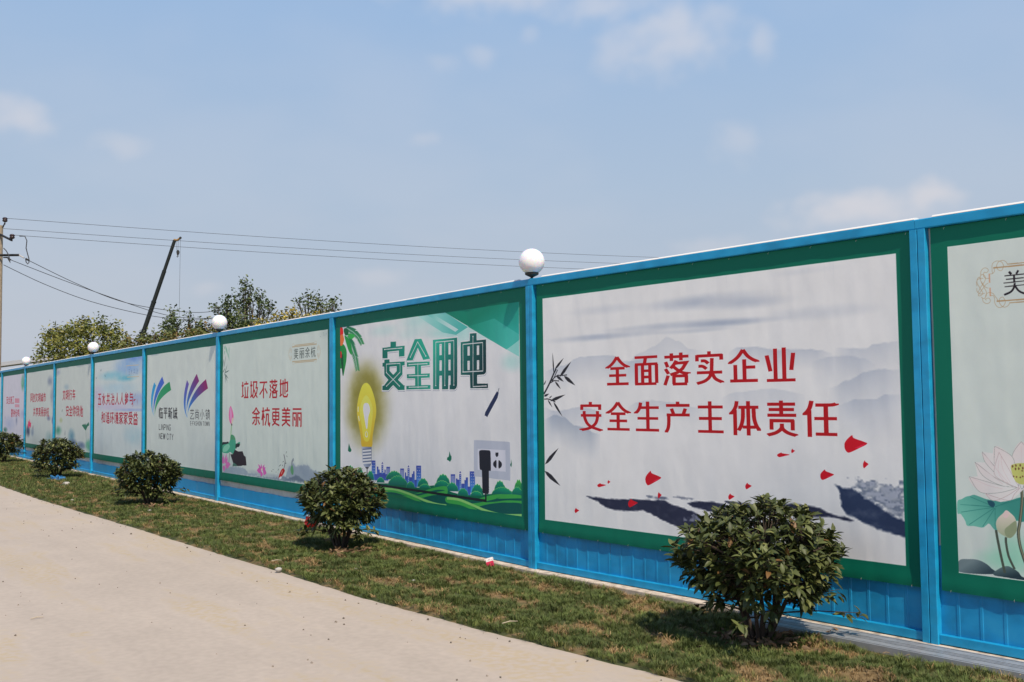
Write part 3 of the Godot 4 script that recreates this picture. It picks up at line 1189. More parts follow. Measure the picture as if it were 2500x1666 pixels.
func build_bushes() -> void:
	leaf_shapes = [leaf_shape(0.080, 0.036, 0.35, 0.22), leaf_shape(0.072, 0.033, 0.5, 0.35), leaf_shape(0.090, 0.037, 0.25, 0.12)]
	for s in leaf_shapes:
		leaf_meshes.append(shape_mesh(s))
	for c in LEAF_TONES:
		leaf_mats.append(leaf_mat(lin(c[0], c[1], c[2])))
	shrub(on_ground(1856, 1566), "large clipped bush in front of the ink mountain banner", 1.08, 0.90, 690, 300, 11, -0.55)
	shrub(on_ground(832, 1340), "clipped bush with a red packet caught behind it, below the light bulb", 0.90, 0.84, 540, 240, 23, -0.55)
	shrub(on_ground(365, 1232), "clipped bush with straggling low twigs before the two logo banner", 1.0, 0.80, 560, 120, 37, -0.6)
	shrub(on_ground(140, 1168), "clipped bush with a blue rag at its foot", 1.04, 0.84, 540, 0, 41, -0.6)
	shrub(on_ground(8, 1130), "clipped bush furthest along the turf strip", 1.0, 0.84, 500, 0, 59, -0.6)

# ------------------------------------------------------------------ trees behind the hoarding
func tree(called: String, label: String, away: float, blobs: Array, tones: Array, leaf: float, per: float, foot_px: float, seed_: int) -> void:
	# blobs: x, y, half width, half height in the photo, at that distance
	rng.seed = seed_
	var foot := at(foot_px, 900, away)
	foot.y = -0.06
	var o := thing(called, foot, label, "tree", "trees behind the hoarding")
	var bark := mat(lin(0.07, 0.055, 0.042), 0.9)
	var m_px := away / FOCAL
	var trunk := MB.new()
	var first: Vector3 = at(blobs[0][0], blobs[0][1], away) - foot
	var fork := Vector3(first.x * 0.35, first.y * 0.42, first.z * 0.3)
	trunk.tube([Vector3(0, -0.1, 0), fork * 0.5 + Vector3(0.04, 0, 0), fork], [0.11, 0.085, 0.065], 8)
	var fol := MB.new()
	fol.coloured = true
	var shp := leaf_shape(leaf, leaf * 0.5, 0.3, 0.25)
	for q in blobs:
		var c := at(q[0], q[1], away + rng.randf_range(-0.5, 0.5)) - foot
		var rx: float = q[2] * m_px
		var ry: float = q[3] * m_px
		var mid := fork.lerp(c, 0.55) + Vector3(rng.randf_range(-0.1, 0.1), 0, rng.randf_range(-0.1, 0.1))
		trunk.tube([fork, mid, c], [0.045, 0.028, 0.010], 6)
		for k in 4:
			var e := c + Vector3(rng.randf_range(-0.8, 0.8) * rx, rng.randf_range(-0.5, 0.8) * ry, rng.randf_range(-0.8, 0.8) * rx)
			trunk.tube([mid.lerp(c, 0.6), e], [0.014, 0.004], 4)
		var clumps := int(maxf(5.0, per * rx * ry * 34.0))
		for k in clumps:
			var d := Vector3(rng.randfn(), rng.randfn(), rng.randfn()).normalized() * pow(rng.randf(), 0.4)
			var p := c + Vector3(d.x * rx, d.y * ry, d.z * rx)
			var tone: Array = tones[rng.randi_range(0, tones.size() - 1)]
			for j in 9:
				var off := Vector3(rng.randfn(), rng.randfn(), rng.randfn()) * leaf * 0.9
				var f := rng.randf_range(0.8, 1.25)
				fol.leaf(shp, Transform3D(aim(Vector3(rng.randfn(), rng.randfn() * 0.6 - 0.1, rng.randfn()), rng.randf() * 3.0).scaled(Vector3.ONE * rng.randf_range(0.7, 1.2)), p + off), Color(tone[0] * f, tone[1] * f, tone[2] * f))
	part("trunk", trunk.mesh(), bark, o)
	var lm := leaf_mat(Color.WHITE)
	lm.roughness = 0.5
	lm.vertex_color_use_as_albedo = true
	part("crown", fol.mesh(), lm, o).set_meta("kind", "stuff")

func build_trees() -> void:
	var lime := [[0.13, 0.15, 0.03], [0.18, 0.185, 0.038], [0.085, 0.105, 0.024], [0.23, 0.215, 0.05]]
	var olive := [[0.085, 0.105, 0.026], [0.12, 0.125, 0.032], [0.16, 0.105, 0.03], [0.11, 0.135, 0.036]]
	var dark := [[0.055, 0.082, 0.026], [0.07, 0.10, 0.032], [0.042, 0.065, 0.024], [0.095, 0.12, 0.038]]
	var gold := [[0.36, 0.27, 0.035], [0.42, 0.33, 0.05], [0.16, 0.15, 0.03], [0.10, 0.10, 0.03]]
	tree("camphor_tree", "broad yellow green tree standing by the wire pole behind the hoarding", 40, [[190, 840, 70, 50], [135, 845, 40, 40], [130, 815, 30, 24], [185, 808, 34, 26], [235, 800, 34, 28], [270, 815, 32, 30], [275, 850, 45, 40], [120, 880, 36, 24], [215, 870, 70, 36], [300, 875, 40, 30]], lime, 0.13, 5.0, 200, 101)
	tree("hedge_tree", "low olive green tree with rusty leaf tips, at the foot of the crane boom", 36, [[335, 846, 44, 30], [382, 824, 30, 24], [350, 860, 60, 30], [308, 862, 36, 26], [402, 846, 40, 30], [350, 822, 16, 12], [415, 820, 16, 14]], olive, 0.12, 5.0, 350, 102)
	tree("hedge_tree", "low olive green tree between the crane boom and the globe lamp", 35, [[444, 836, 40, 24], [490, 828, 40, 28], [460, 856, 60, 30], [525, 830, 36, 32], [412, 846, 36, 26], [508, 800, 20, 18], [466, 812, 14, 12]], olive, 0.12, 5.0, 465, 103)
	tree("slender_tree", "thin dark green sapling with a single spire, beside the crane boom", 38, [[420, 765, 10, 18], [412, 795, 18, 18], [432, 790, 18, 20], [420, 820, 26, 24], [462, 775, 12, 12], [478, 800, 20, 22], [470, 825, 24, 22]], dark, 0.12, 5.5, 425, 104)
	tree("dense_tree", "dark dense tree rising directly behind the globe lamp", 36, [[552, 735, 12, 18], [532, 750, 12, 14], [560, 765, 26, 28], [575, 800, 34, 34], [545, 800, 26, 30], [600, 800, 30, 30], [560, 830, 44, 24], [620, 815, 30, 26]], dark, 0.12, 6.0, 570, 105)
	tree("tall_tree", "tallest sparse tree with an open crown above the hoarding", 38, [[597, 692, 8, 10], [594, 708, 15, 14], [606, 712, 14, 14], [575, 724, 10, 10], [598, 740, 20, 18], [618, 735, 16, 24], [635, 722, 8, 16], [640, 745, 10, 14], [610, 765, 24, 18], [648, 755, 14, 20], [585, 752, 12, 14], [660, 745, 8, 12]], dark, 0.12, 4.4, 615, 106)
	tree("flowering_tree", "low shrub with bright yellow flowers above the hoarding rail", 33, [[640, 795, 34, 14], [690, 780, 34, 16], [715, 766, 22, 14], [740, 778, 30, 14], [770, 772, 26, 14], [660, 806, 44, 12], [785, 768, 14, 10]], gold, 0.10, 8.0, 700, 107)
	tree("feathery_tree", "thin feathery tree with drooping pods, alone above the hoarding rail", 36, [[752, 725, 10, 10], [745, 745, 16, 14], [775, 728, 14, 12], [785, 742, 16, 16], [765, 755, 26, 14], [805, 745, 14, 10], [818, 735, 9, 7], [730, 735, 12, 7], [795, 762, 22, 12], [815, 758, 10, 12]], dark, 0.11, 4.0, 770, 108)

# ------------------------------------------------------------------ wires, poles, crane
func wire(pts: Array, r: float, label: String, m: Material) -> void:
	var b := MB.new()
	var base: Vector3 = pts[0]
	var q := []
	var n := pts.size()
	for k in n - 1:
		for j in 8:
			q.append(pts[k].cubic_interpolate(pts[k + 1], pts[maxi(k - 1, 0)], pts[mini(k + 2, n - 1)], j / 8.0) - base)
	q.append(pts[n - 1] - base)
	b.tube(q, [r], 5)
	single("overhead_wire", b.mesh(), m, base, label, "wire", "overhead wires")

func insulator(m: Material, parent: Node3D, p: Vector3) -> void:
	var b := MB.new()
	b.lathe([Vector2(0.0, -0.22), Vector2(0.025, -0.22), Vector2(0.025, -0.10), Vector2(0.07, -0.10), Vector2(0.115, -0.06), Vector2(0.115, -0.02), Vector2(0.085, 0.0), Vector2(0.115, 0.03), Vector2(0.115, 0.07), Vector2(0.08, 0.11), Vector2(0.0, 0.13)], 16)
	part("insulator", b.mesh(), m, parent, Transform3D(Basis(), p))

func build_poles() -> void:
	var conc := paint(lin(0.36, 0.29, 0.21), 0.12, 0.9, 0.8, 51)
	var iron := mat(lin(0.03, 0.03, 0.03), 0.6, 0.4)
	var cer := mat(lin(0.035, 0.018, 0.02), 0.25)
	var cable := mat(lin(0.035, 0.035, 0.04), 0.6)
	var away := 48.0
	var head := at(-2, 548, away)
	var o := thing("utility_pole", Vector3(head.x, -0.06, head.z), "tan concrete utility pole with two crossarms at the end of the hoarding", "pole")
	var pb := MB.new()
	pb.tube([Vector3(0, -0.4, 0), Vector3(0, head.y * 0.5, 0), Vector3(0, head.y, 0)], [0.19, 0.175, 0.16], 20)
	part("shaft", pb.mesh(), conc, o)
	var rel := func(px: float, py: float, aw: float) -> Vector3: return at(px, py, aw) - o.position
	var arm := MB.new()
	arm.tube([rel.call(-40, 553, away + 0.6), rel.call(28, 587, away - 0.7)], [0.055], 4)
	part("crossarm", arm.mesh(), iron, o)
	var arm2 := MB.new()
	arm2.tube([rel.call(-60, 624, away - 0.25), rel.call(46, 623, away - 0.25)], [0.06], 4)
	part("crossarm", arm2.mesh(), iron, o)
	var brace := MB.new()
	brace.tube([rel.call(46, 623, away - 0.25), rel.call(58, 630, away - 0.4)], [0.03, 0.03], 6)
	part("strain_clamp", brace.mesh(), mat(lin(0.5, 0.47, 0.44), 0.4), o)
	var clamp2 := MB.new()
	clamp2.tube([rel.call(62, 632, away - 0.4), rel.call(71, 637, away - 0.4)], [0.05, 0.035], 6)
	part("strain_clamp", clamp2.mesh(), iron, o)
	var clamp3 := MB.new()
	clamp3.tube([rel.call(8, 629, away - 0.3), rel.call(17, 629, away - 0.4), rel.call(26, 635, away - 0.4)], [0.03, 0.04, 0.03], 6)
	part("strain_clamp", clamp3.mesh(), iron, o)
	var pin := MB.new()
	pin.tube([rel.call(6, 556, away), rel.call(11, 545, away - 0.1)], [0.03, 0.03], 5)
	part("insulator_pin", pin.mesh(), iron, o)
	insulator(cer, o, rel.call(11.5, 537, away - 0.1))
	insulator(cer, o, rel.call(29, 578, away - 0.7))
	for q in [[[47, 577], [60, 577], [65, 588], [63, 606], [66, 618], [70, 632], [70, 641], [67, 645], [63, 640], [62, 632]], [[8, 606], [14, 612], [20, 622], [23, 634], [24, 642], [21, 636], [18, 630]]]:
		var jb := MB.new()
		var l := []
		for p in q:
			l.append(rel.call(p[0], p[1], away - 0.5))
		jb.tube(l, [0.022], 6)
		part("jumper_cable", jb.mesh(), cable, o)
	# second pole further along the line and a short one among the trees: the wires end there
	var o2 := thing("utility_pole", at(2230, 900, 82) * Vector3(1, 0, 1) + Vector3(0, -0.06, 0), "concrete utility pole hidden behind the hoarding, far end of the upper wires", "pole")
	var h2 := at(2230, 640, 82).y + 0.2
	var pb2 := MB.new()
	pb2.tube([Vector3(0, -0.4, 0), Vector3(0, h2, 0)], [0.19, 0.14], 14)
	part("shaft", pb2.mesh(), conc, o2)
	var o3 := thing("utility_pole", at(600, 900, 58) * Vector3(1, 0, 1) + Vector3(0, -0.06, 0), "short concrete pole among the dark trees, far end of the lower wires", "pole")
	var h3 := at(600, 742, 58).y
	var pb3 := MB.new()
	pb3.tube([Vector3(0, -0.4, 0), Vector3(0, h3, 0)], [0.13, 0.10], 12)
	part("shaft", pb3.mesh(), conc, o3)
	var far := [at(2230, 640, 82), at(2230, 655, 82), at(2230, 672, 82)]
	var starts := [[11.5, 533, 47.9], [-12, 557, 48.4], [29, 574, 47.3]]
	var lab := ["topmost overhead wire, running from the pole top", "middle one of the three long upper wires", "lowest one of the three long upper wires"]
	for k in 3:
		var a := at(starts[k][0], starts[k][1], starts[k][2])
		var l := []
		for j in 7:
			var t := j / 6.0
			l.append(a.lerp(far[k], t) - Vector3(0, 0.55 * 4.0 * t * (1.0 - t), 0))
		wire(l, 0.010, lab[k], cable)
	var low := [[[71, 637], [180, 690], [285, 733], [376, 753], [470, 763], [530, 759], [600, 745]], [[26, 635], [150, 683], [275, 728], [380, 763], [450, 776], [530, 775], [600, 752]], [[8, 647], [110, 695], [220, 736], [340, 766], [420, 778], [500, 780], [600, 760]]]
	var lab2 := ["slack lower wire hanging from the end of the crossarm", "slack lower wire crossing under the outer one", "lowest slack wire leaving the pole shaft"]
	for k in 3:
		var l := []
		for j in 7:
			l.append(at(low[k][j][0], low[k][j][1], lerpf(47.6, 58.0, j / 6.0)))
		wire(l, 0.015, lab2[k], cable)

func build_crane() -> void:
	var paint_ := mat(lin(0.006, 0.010, 0.010), 0.6)
	var iron := mat(lin(0.03, 0.03, 0.03), 0.6)
	var yel := mat(lin(0.28, 0.16, 0.05), 0.6)
	var away := 80.0
	var tip := at(426, 587, away)
	var low := at(352, 805, away)
	var d := (low - tip).normalized()
	var foot := tip + d * ((tip.y - 2.6) / -d.y)
	var o := thing("mobile_crane", Vector3(foot.x, -0.06, foot.z), "mobile crane with a dark telescopic boom raised above the trees", "crane")
	var rel := func(p: Vector3) -> Vector3: return p - o.position
	var seg := [[0.0, 0.36, 0.13], [0.34, 0.70, 0.155], [0.68, 1.05, 0.175], [1.0, 1.75, 0.20]]
	var full := tip.distance_to(low)
	for s in seg:
		var b := MB.new()
		var p0: Vector3 = rel.call(tip + d * full * s[0])
		var e: float = minf(s[1], tip.distance_to(foot) / full) if s[1] > 1.5 else s[1]
		if s[1] > 1.5:
			e = tip.distance_to(foot) / full
		var p1: Vector3 = rel.call(tip + d * full * e)
		b.tube([p0, p1], [s[2], s[2]], 8)
		b.tube([p1 - d * 0.10, p1], [s[2] * 1.25, s[2] * 1.25], 8)
		part("boom_section", b.mesh(), paint_, o)
	var hd := MB.new()
	hd.tube([rel.call(at(424, 586, away)), rel.call(at(432, 587, away)), rel.call(at(440, 581, away))], [0.10, 0.09, 0.09], 6)
	part("boom_head", hd.mesh(), yel, o)
	var shv := MB.new()
	shv.tube([rel.call(at(440, 581, away + 0.15)), rel.call(at(440, 581, away - 0.15))], [0.10, 0.10], 12)
	part("sheave", shv.mesh(), iron, o)
	var hk := MB.new()
	hk.tube([rel.call(at(434, 611, away)), rel.call(at(434, 615, away)), rel.call(at(434, 620, away)), rel.call(at(433, 624, away))], [0.06, 0.13, 0.10, 0.04], 8)
	hk.tube([rel.call(at(433, 623, away)), rel.call(at(434.5, 626, away)), rel.call(at(433, 628, away)), rel.call(at(431, 626.5, away))], [0.035], 6)
	part("hook_block", hk.mesh(), iron, o)
	var cab := MB.new()
	for q in [[[431, 588], [431, 612]], [[435, 588], [434, 612]], [[440, 584], [437, 775]]]:
		cab.tube([rel.call(at(q[0][0], q[0][1], away)), rel.call(at(q[1][0], q[1][1], away))], [0.011], 5)
	part("hoist_cable", cab.mesh(), iron, o)
	# carrier, out of sight behind the trees and the hoarding
	var car := MB.new()
	car.box(Vector3(-1.3, 0.9, -3.6), Vector3(1.3, 1.5, 5.0))
	car.box(Vector3(-1.3, 1.5, 3.2), Vector3(1.3, 2.6, 5.0))
	car.box(Vector3(-1.2, 1.5, -1.8), Vector3(1.2, 2.75, 1.2))
	part("carrier", car.mesh(), yel, o)
	for x in [-1.2, 1.2]:
		for z in [-2.6, -1.2, 3.0, 4.3]:
			var wb := MB.new()
			wb.tube([Vector3(x - 0.2, 0.55, z), Vector3(x + 0.2, 0.55, z)], [0.54], 18)
			part("wheel", wb.mesh(), iron, o)

# ------------------------------------------------------------------ small things
func build_overpass() -> void:
	var c := mat(lin(0.42, 0.43, 0.46), 0.9)
	var a := at(-900, 1005, 260)
	var b := at(150, 866, 260)
	var o := thing("overpass", Vector3(a.x, -0.06, a.z), "pale grey elevated road far off at the end of the hoarding", "bridge")
	var x := (b - a)
	x.y = 0
	x = x.normalized()
	var n := x.cross(Vector3.UP)
	var rel := b - o.position
	var top := (a - o.position).y
	var deck := MB.new()
	for q in [[0.0, 0.55, 4.0], [0.65, 0.95, 0.2]]:
		var lo_ := Vector3(0, top - 0.9 + q[0], 0)
		var p0 := Vector3(0, 0, 0)
		var hi_: float = rel.y - 0.9 + q[0]
		var far_ := Vector3(rel.x, hi_, rel.z)
		var up := Vector3(0, q[1] - q[0], 0)
		var w: Vector3 = n * q[2]
		deck.quad(lo_, far_, far_ + up, lo_ + up)
		deck.quad(lo_ + up, far_ + up, far_ + up - w, lo_ + up - w)
		deck.quad(far_ - w, lo_ - w, lo_ + up - w, far_ + up - w)
		deck.quad(lo_ - w, far_ - w, far_, lo_)
	part("deck", deck.mesh(), c, o)
	for k in 9:
		var t := (k + 0.5) / 9.0
		var pb := MB.new()
		var f := Vector3(rel.x * t, 0, rel.z * t) - n * 1.5
		pb.tube([f, f + Vector3(0, lerpf(top, rel.y, t) - 0.9, 0)], [0.5], 10)
		part("pier", pb.mesh(), c, o)

func build_small() -> void:
	rng.seed = 777
	# crushed cigarette packet against the plinth
	var p := on_ground(1197, 1388)
	var pk := thing("cigarette_packet", p + Vector3(0, 0.012, 0), "red and white cigarette packet lying at the hoarding foot", "packet")
	var red := mat(lin(0.62, 0.02, 0.07), 0.45)
	var white := mat(lin(0.80, 0.76, 0.74), 0.5)
	var lid := MB.new()
	lid.box(Vector3(-0.042, 0.062, -0.012), Vector3(0.042, 0.105, 0.011))
	var body := MB.new()
	body.box(Vector3(-0.042, 0.0, -0.012), Vector3(0.042, 0.060, 0.0125))
	var band := MB.new()
	band.box(Vector3(-0.0422, 0.074, 0.0105), Vector3(0.0422, 0.077, 0.0118))
	band.box(Vector3(-0.012, 0.084, 0.0105), Vector3(0.012, 0.089, 0.0118))
	var flap := MB.new()
	flap.box(Vector3(0.042, 0.0, -0.012), Vector3(0.0435, 0.04, 0.03))
	var tilt := Basis(Vector3.UP, -0.35) * Basis(Vector3.BACK, 0.30) * Basis(Vector3.RIGHT, -0.45)
	tilt = tilt.scaled(Vector3.ONE * 0.82)
	part("lid", lid.mesh(), white, pk, Transform3D(tilt, Vector3.ZERO))
	part("body", body.mesh(), red, pk, Transform3D(tilt, Vector3.ZERO))
	part("print_band", band.mesh(), mat(lin(0.45, 0.2, 0.2), 0.5), pk, Transform3D(tilt, Vector3.ZERO))
	part("torn_flap", flap.mesh(), red, pk, Transform3D(tilt, Vector3.ZERO))
	# red packet caught in the bush
	var q := on_ground(757, 1296)
	var rp := thing("snack_packet", q, "shiny red snack packet caught in the twigs of the bush", "packet")
	var bag := MB.new()
	var n := 6
	for j in n:
		for k in n:
			var f := func(a: int, b: int) -> Vector3:
				var x := (a / float(n) - 0.5) * 0.15
				var y := b / float(n) * 0.13
				var puff := 0.022 * sin(PI * a / n) * sin(PI * b / n)
				return Vector3(x * (1.0 - 0.2 * absf(y - 0.06) / 0.1) + 0.006 * sin(b * 2.0), y + 0.006 * sin(a * 2.4), puff + 0.004 * sin(a * 3.1 + b * 2.2))
			bag.quad(f.call(j, k), f.call(j + 1, k), f.call(j + 1, k + 1), f.call(j, k + 1))
			var g := func(v: Vector3) -> Vector3: return Vector3(v.x, v.y, -v.z)
			bag.quad(g.call(f.call(j + 1, k)), g.call(f.call(j, k)), g.call(f.call(j, k + 1)), g.call(f.call(j + 1, k + 1)))
	var tb := Transform3D(Basis(Vector3.UP, 0.2) * Basis(Vector3.BACK, -0.15), Vector3(0, 0.04, 0))
	part("wrapper", bag.mesh(), mat(lin(0.22, 0.008, 0.008), 0.22), rp, tb)
	var hem := MB.new()
	hem.box(Vector3(-0.062, 0.128, -0.004), Vector3(0.062, 0.148, 0.004))
	part("seal_edge", hem.mesh(), mat(lin(0.55, 0.68, 0.80), 0.25), rp, tb)
	# blue rag and pale stone by the fourth bush
	var rag := MB.new()
	for k in 14:
		var a := Vector3(rng.randf_range(-0.16, 0.16), rng.randf_range(0.012, 0.05), rng.randf_range(-0.08, 0.08))
		var t := Transform3D(Basis(Vector3(rng.randfn(), rng.randfn() + 2.0, rng.randfn()).normalized(), rng.randf() * TAU), a)
		rag.box(Vector3(-0.07, -0.004, -0.03), Vector3(0.07, 0.004, 0.03), Color.WHITE, t)
	single("blue_rag", rag.mesh(), mat(lin(0.03, 0.20, 0.48), 0.7), on_ground(140, 1172), "crumpled blue plastic rag at the foot of a bush", "rag")
	for k in 6:
		var px: float = [162, 176, 365, 680, 868, 1010][k]
		var py: float = [1184, 1223, 1249, 1393, 1392, 1420][k]
		var sz: float = [0.09, 0.03, 0.035, 0.035, 0.02, 0.018][k]
		var lbl: String = ["pale grey stone on the turf near the blue rag", "tiny white chip on the turf by the road edge", "small white pebble on the turf by the straggling bush", "rounded grey stone at the road edge below the bush", "small white scrap on the turf", "tiny pale pebble on the turf"][k]
		single("stone", rock(sz, k + 5), mat(lin(0.42, 0.40, 0.37), 0.9), on_ground(px, py) + Vector3(0, 0.005, 0), lbl, "stone")
	# dead leaves under the bushes
	var dl := MB.new()
	dl.coloured = true
	var shp := leaf_shape(0.075, 0.034, 0.6, 0.3)
	for q2 in [[1900, 1572, 130, 0.30], [850, 1352, 60, 0.24], [365, 1240, 40, 0.24], [1790, 1560, 30, 0.25]]:
		var c := on_ground(q2[0], q2[1])
		for k in int(q2[2]):
			var off := Vector3(rng.randfn() * q2[3] * 0.55, 0.02 + rng.randf() * 0.02, rng.randfn() * q2[3] * 0.42)
			var col := Color(0.15, 0.085, 0.045).lerp(Color(0.26, 0.17, 0.10), rng.randf()) * rng.randf_range(0.6, 1.2)
			dl.leaf(shp, Transform3D(aim(Vector3(rng.randfn(), rng.randfn() * 0.25, rng.randfn()), rng.randf() * TAU).scaled(Vector3.ONE * rng.randf_range(0.5, 1.0)), c + off), col)
	var litter := MeshInstance3D.new()
	litter.name = "dead_leaves"
	litter.mesh = dl.mesh()
	litter.material_override = vmat(0.8)
	add_child(litter)
	litter.set_meta("kind", "stuff")
	tag(litter, "dry brown fallen leaves lying under the clipped bushes", "leaves")
	# straw bits on the turf
	var st := MB.new()
	st.coloured = true
	for k in 520:
		var s := rng.randf_range(-8.0, 5.5)
		var dd := rng.randf_range(wall_at(s) + 0.2, edge_at(s) - 0.05)
		if dry_at(s, dd) < 0.45:
			continue
		var w := rng.randf() * TAU
		var l := rng.randf_range(0.02, 0.06)
		var c := sd(s, dd, turf_h(s, dd) + rng.randf_range(0.018, 0.035))
		var e := Vector3(cos(w), rng.randf_range(-0.2, 0.35), sin(w)) * l
		st.tube([c, c + e * 0.5 + Vector3(0, 0.006, 0), c + e], [0.0016, 0.0018, 0.001], 4, Color(0.42, 0.30, 0.16) * rng.randf_range(0.6, 1.25))
	var so_ := MeshInstance3D.new()
	so_.name = "straw"
	so_.mesh = st.mesh()
	so_.material_override = vmat(0.8)
	add_child(so_)
	so_.set_meta("kind", "stuff")
	tag(so_, "loose dry straw scattered over the turf", "straw")
	# grit on the road
	var gv := MB.new()
	gv.coloured = true
	for k in 260:
		var s := rng.randf_range(-12.0, 5.0)
		var dd := edge_at(s) + pow(rng.randf(), 1.6) * 5.5 + 0.05
		var sz := rng.randf_range(0.004, 0.011) if rng.randf() < 0.93 else rng.randf_range(0.012, 0.02)
		rock_at(gv, sd(s, dd, sz * 0.4 - 0.021), sz, Color(0.20, 0.17, 0.14) * rng.randf_range(0.5, 1.4))
	var go := MeshInstance3D.new()
	go.name = "road_grit"
	go.mesh = gv.mesh()
	go.material_override = vmat(0.9)
	add_child(go)
	go.set_meta("kind", "stuff")
	tag(go, "small dark grit and pebbles scattered on the concrete road", "grit")
	# twigs
	for k in 4:
		var px: float = [675, 1245, 90, 830][k]
		var py: float = [1380, 1535, 1505, 1232][k]
		var b := MB.new()
		var w: float = [0.3, 0.5, 0.6, 0.1][k]
		var l: float = [0.10, 0.12, 0.09, 0.10][k]
		b.tube([Vector3(-cos(w) * l * 0.5, 0, sin(w) * l * 0.5), Vector3(0, 0.008, 0), Vector3(cos(w) * l * 0.5, 0.002, -sin(w) * l * 0.5)], [0.003, 0.004, 0.002], 6)
		single("twig", b.mesh(), mat(lin(0.45, 0.38, 0.28), 0.8), on_ground(px, py) + Vector3(0, -0.014 if k == 2 else 0.04, 0), ["pale broken twig at the road edge beside the grey stone", "pale broken twig on the turf by the road edge", "thin dry twig lying on the concrete road", "thin twig on the turf near the hoarding foot"][k], "twig")

func rock_at(b: MB, o: Vector3, r: float, col: Color) -> void:
	var t := Transform3D(Basis(Vector3(rng.randfn(), rng.randfn(), rng.randfn() + 0.01).normalized(), rng.randf() * TAU), o)
	var p := []
	for d in [Vector3.RIGHT, Vector3.LEFT, Vector3.UP, Vector3.DOWN, Vector3.BACK, Vector3.FORWARD]:
		p.append(t * (d * r * rng.randf_range(0.6, 1.2)))
	for f in [[0, 2, 4], [4, 2, 1], [1, 2, 5], [5, 2, 0], [4, 3, 0], [1, 3, 4], [5, 3, 1], [0, 3, 5]]:
		b.tri(p[f[0]], p[f[2]], p[f[1]], col)

func rock(r: float, seed_: int) -> ArrayMesh:
	var b := MB.new()
	var prof := []
	var rr := RandomNumberGenerator.new()
	rr.seed = seed_
	for k in 8:
		var w := PI * k / 7.0
		prof.append(Vector2(maxf(0.0001, r * sin(w) * rr.randf_range(0.85, 1.1)), -r * 0.6 * cos(w)))
	b.lathe(prof, 11)
	for k in b.v.size():
		var d := b.v[k]
		b.v[k] = d * (1.0 + 0.25 * noise_b.get_noise_3d(d.x / r * 40.0, d.y / r * 40.0, d.z / r * 40.0 + seed_ * 9.0))
	return b.mesh()

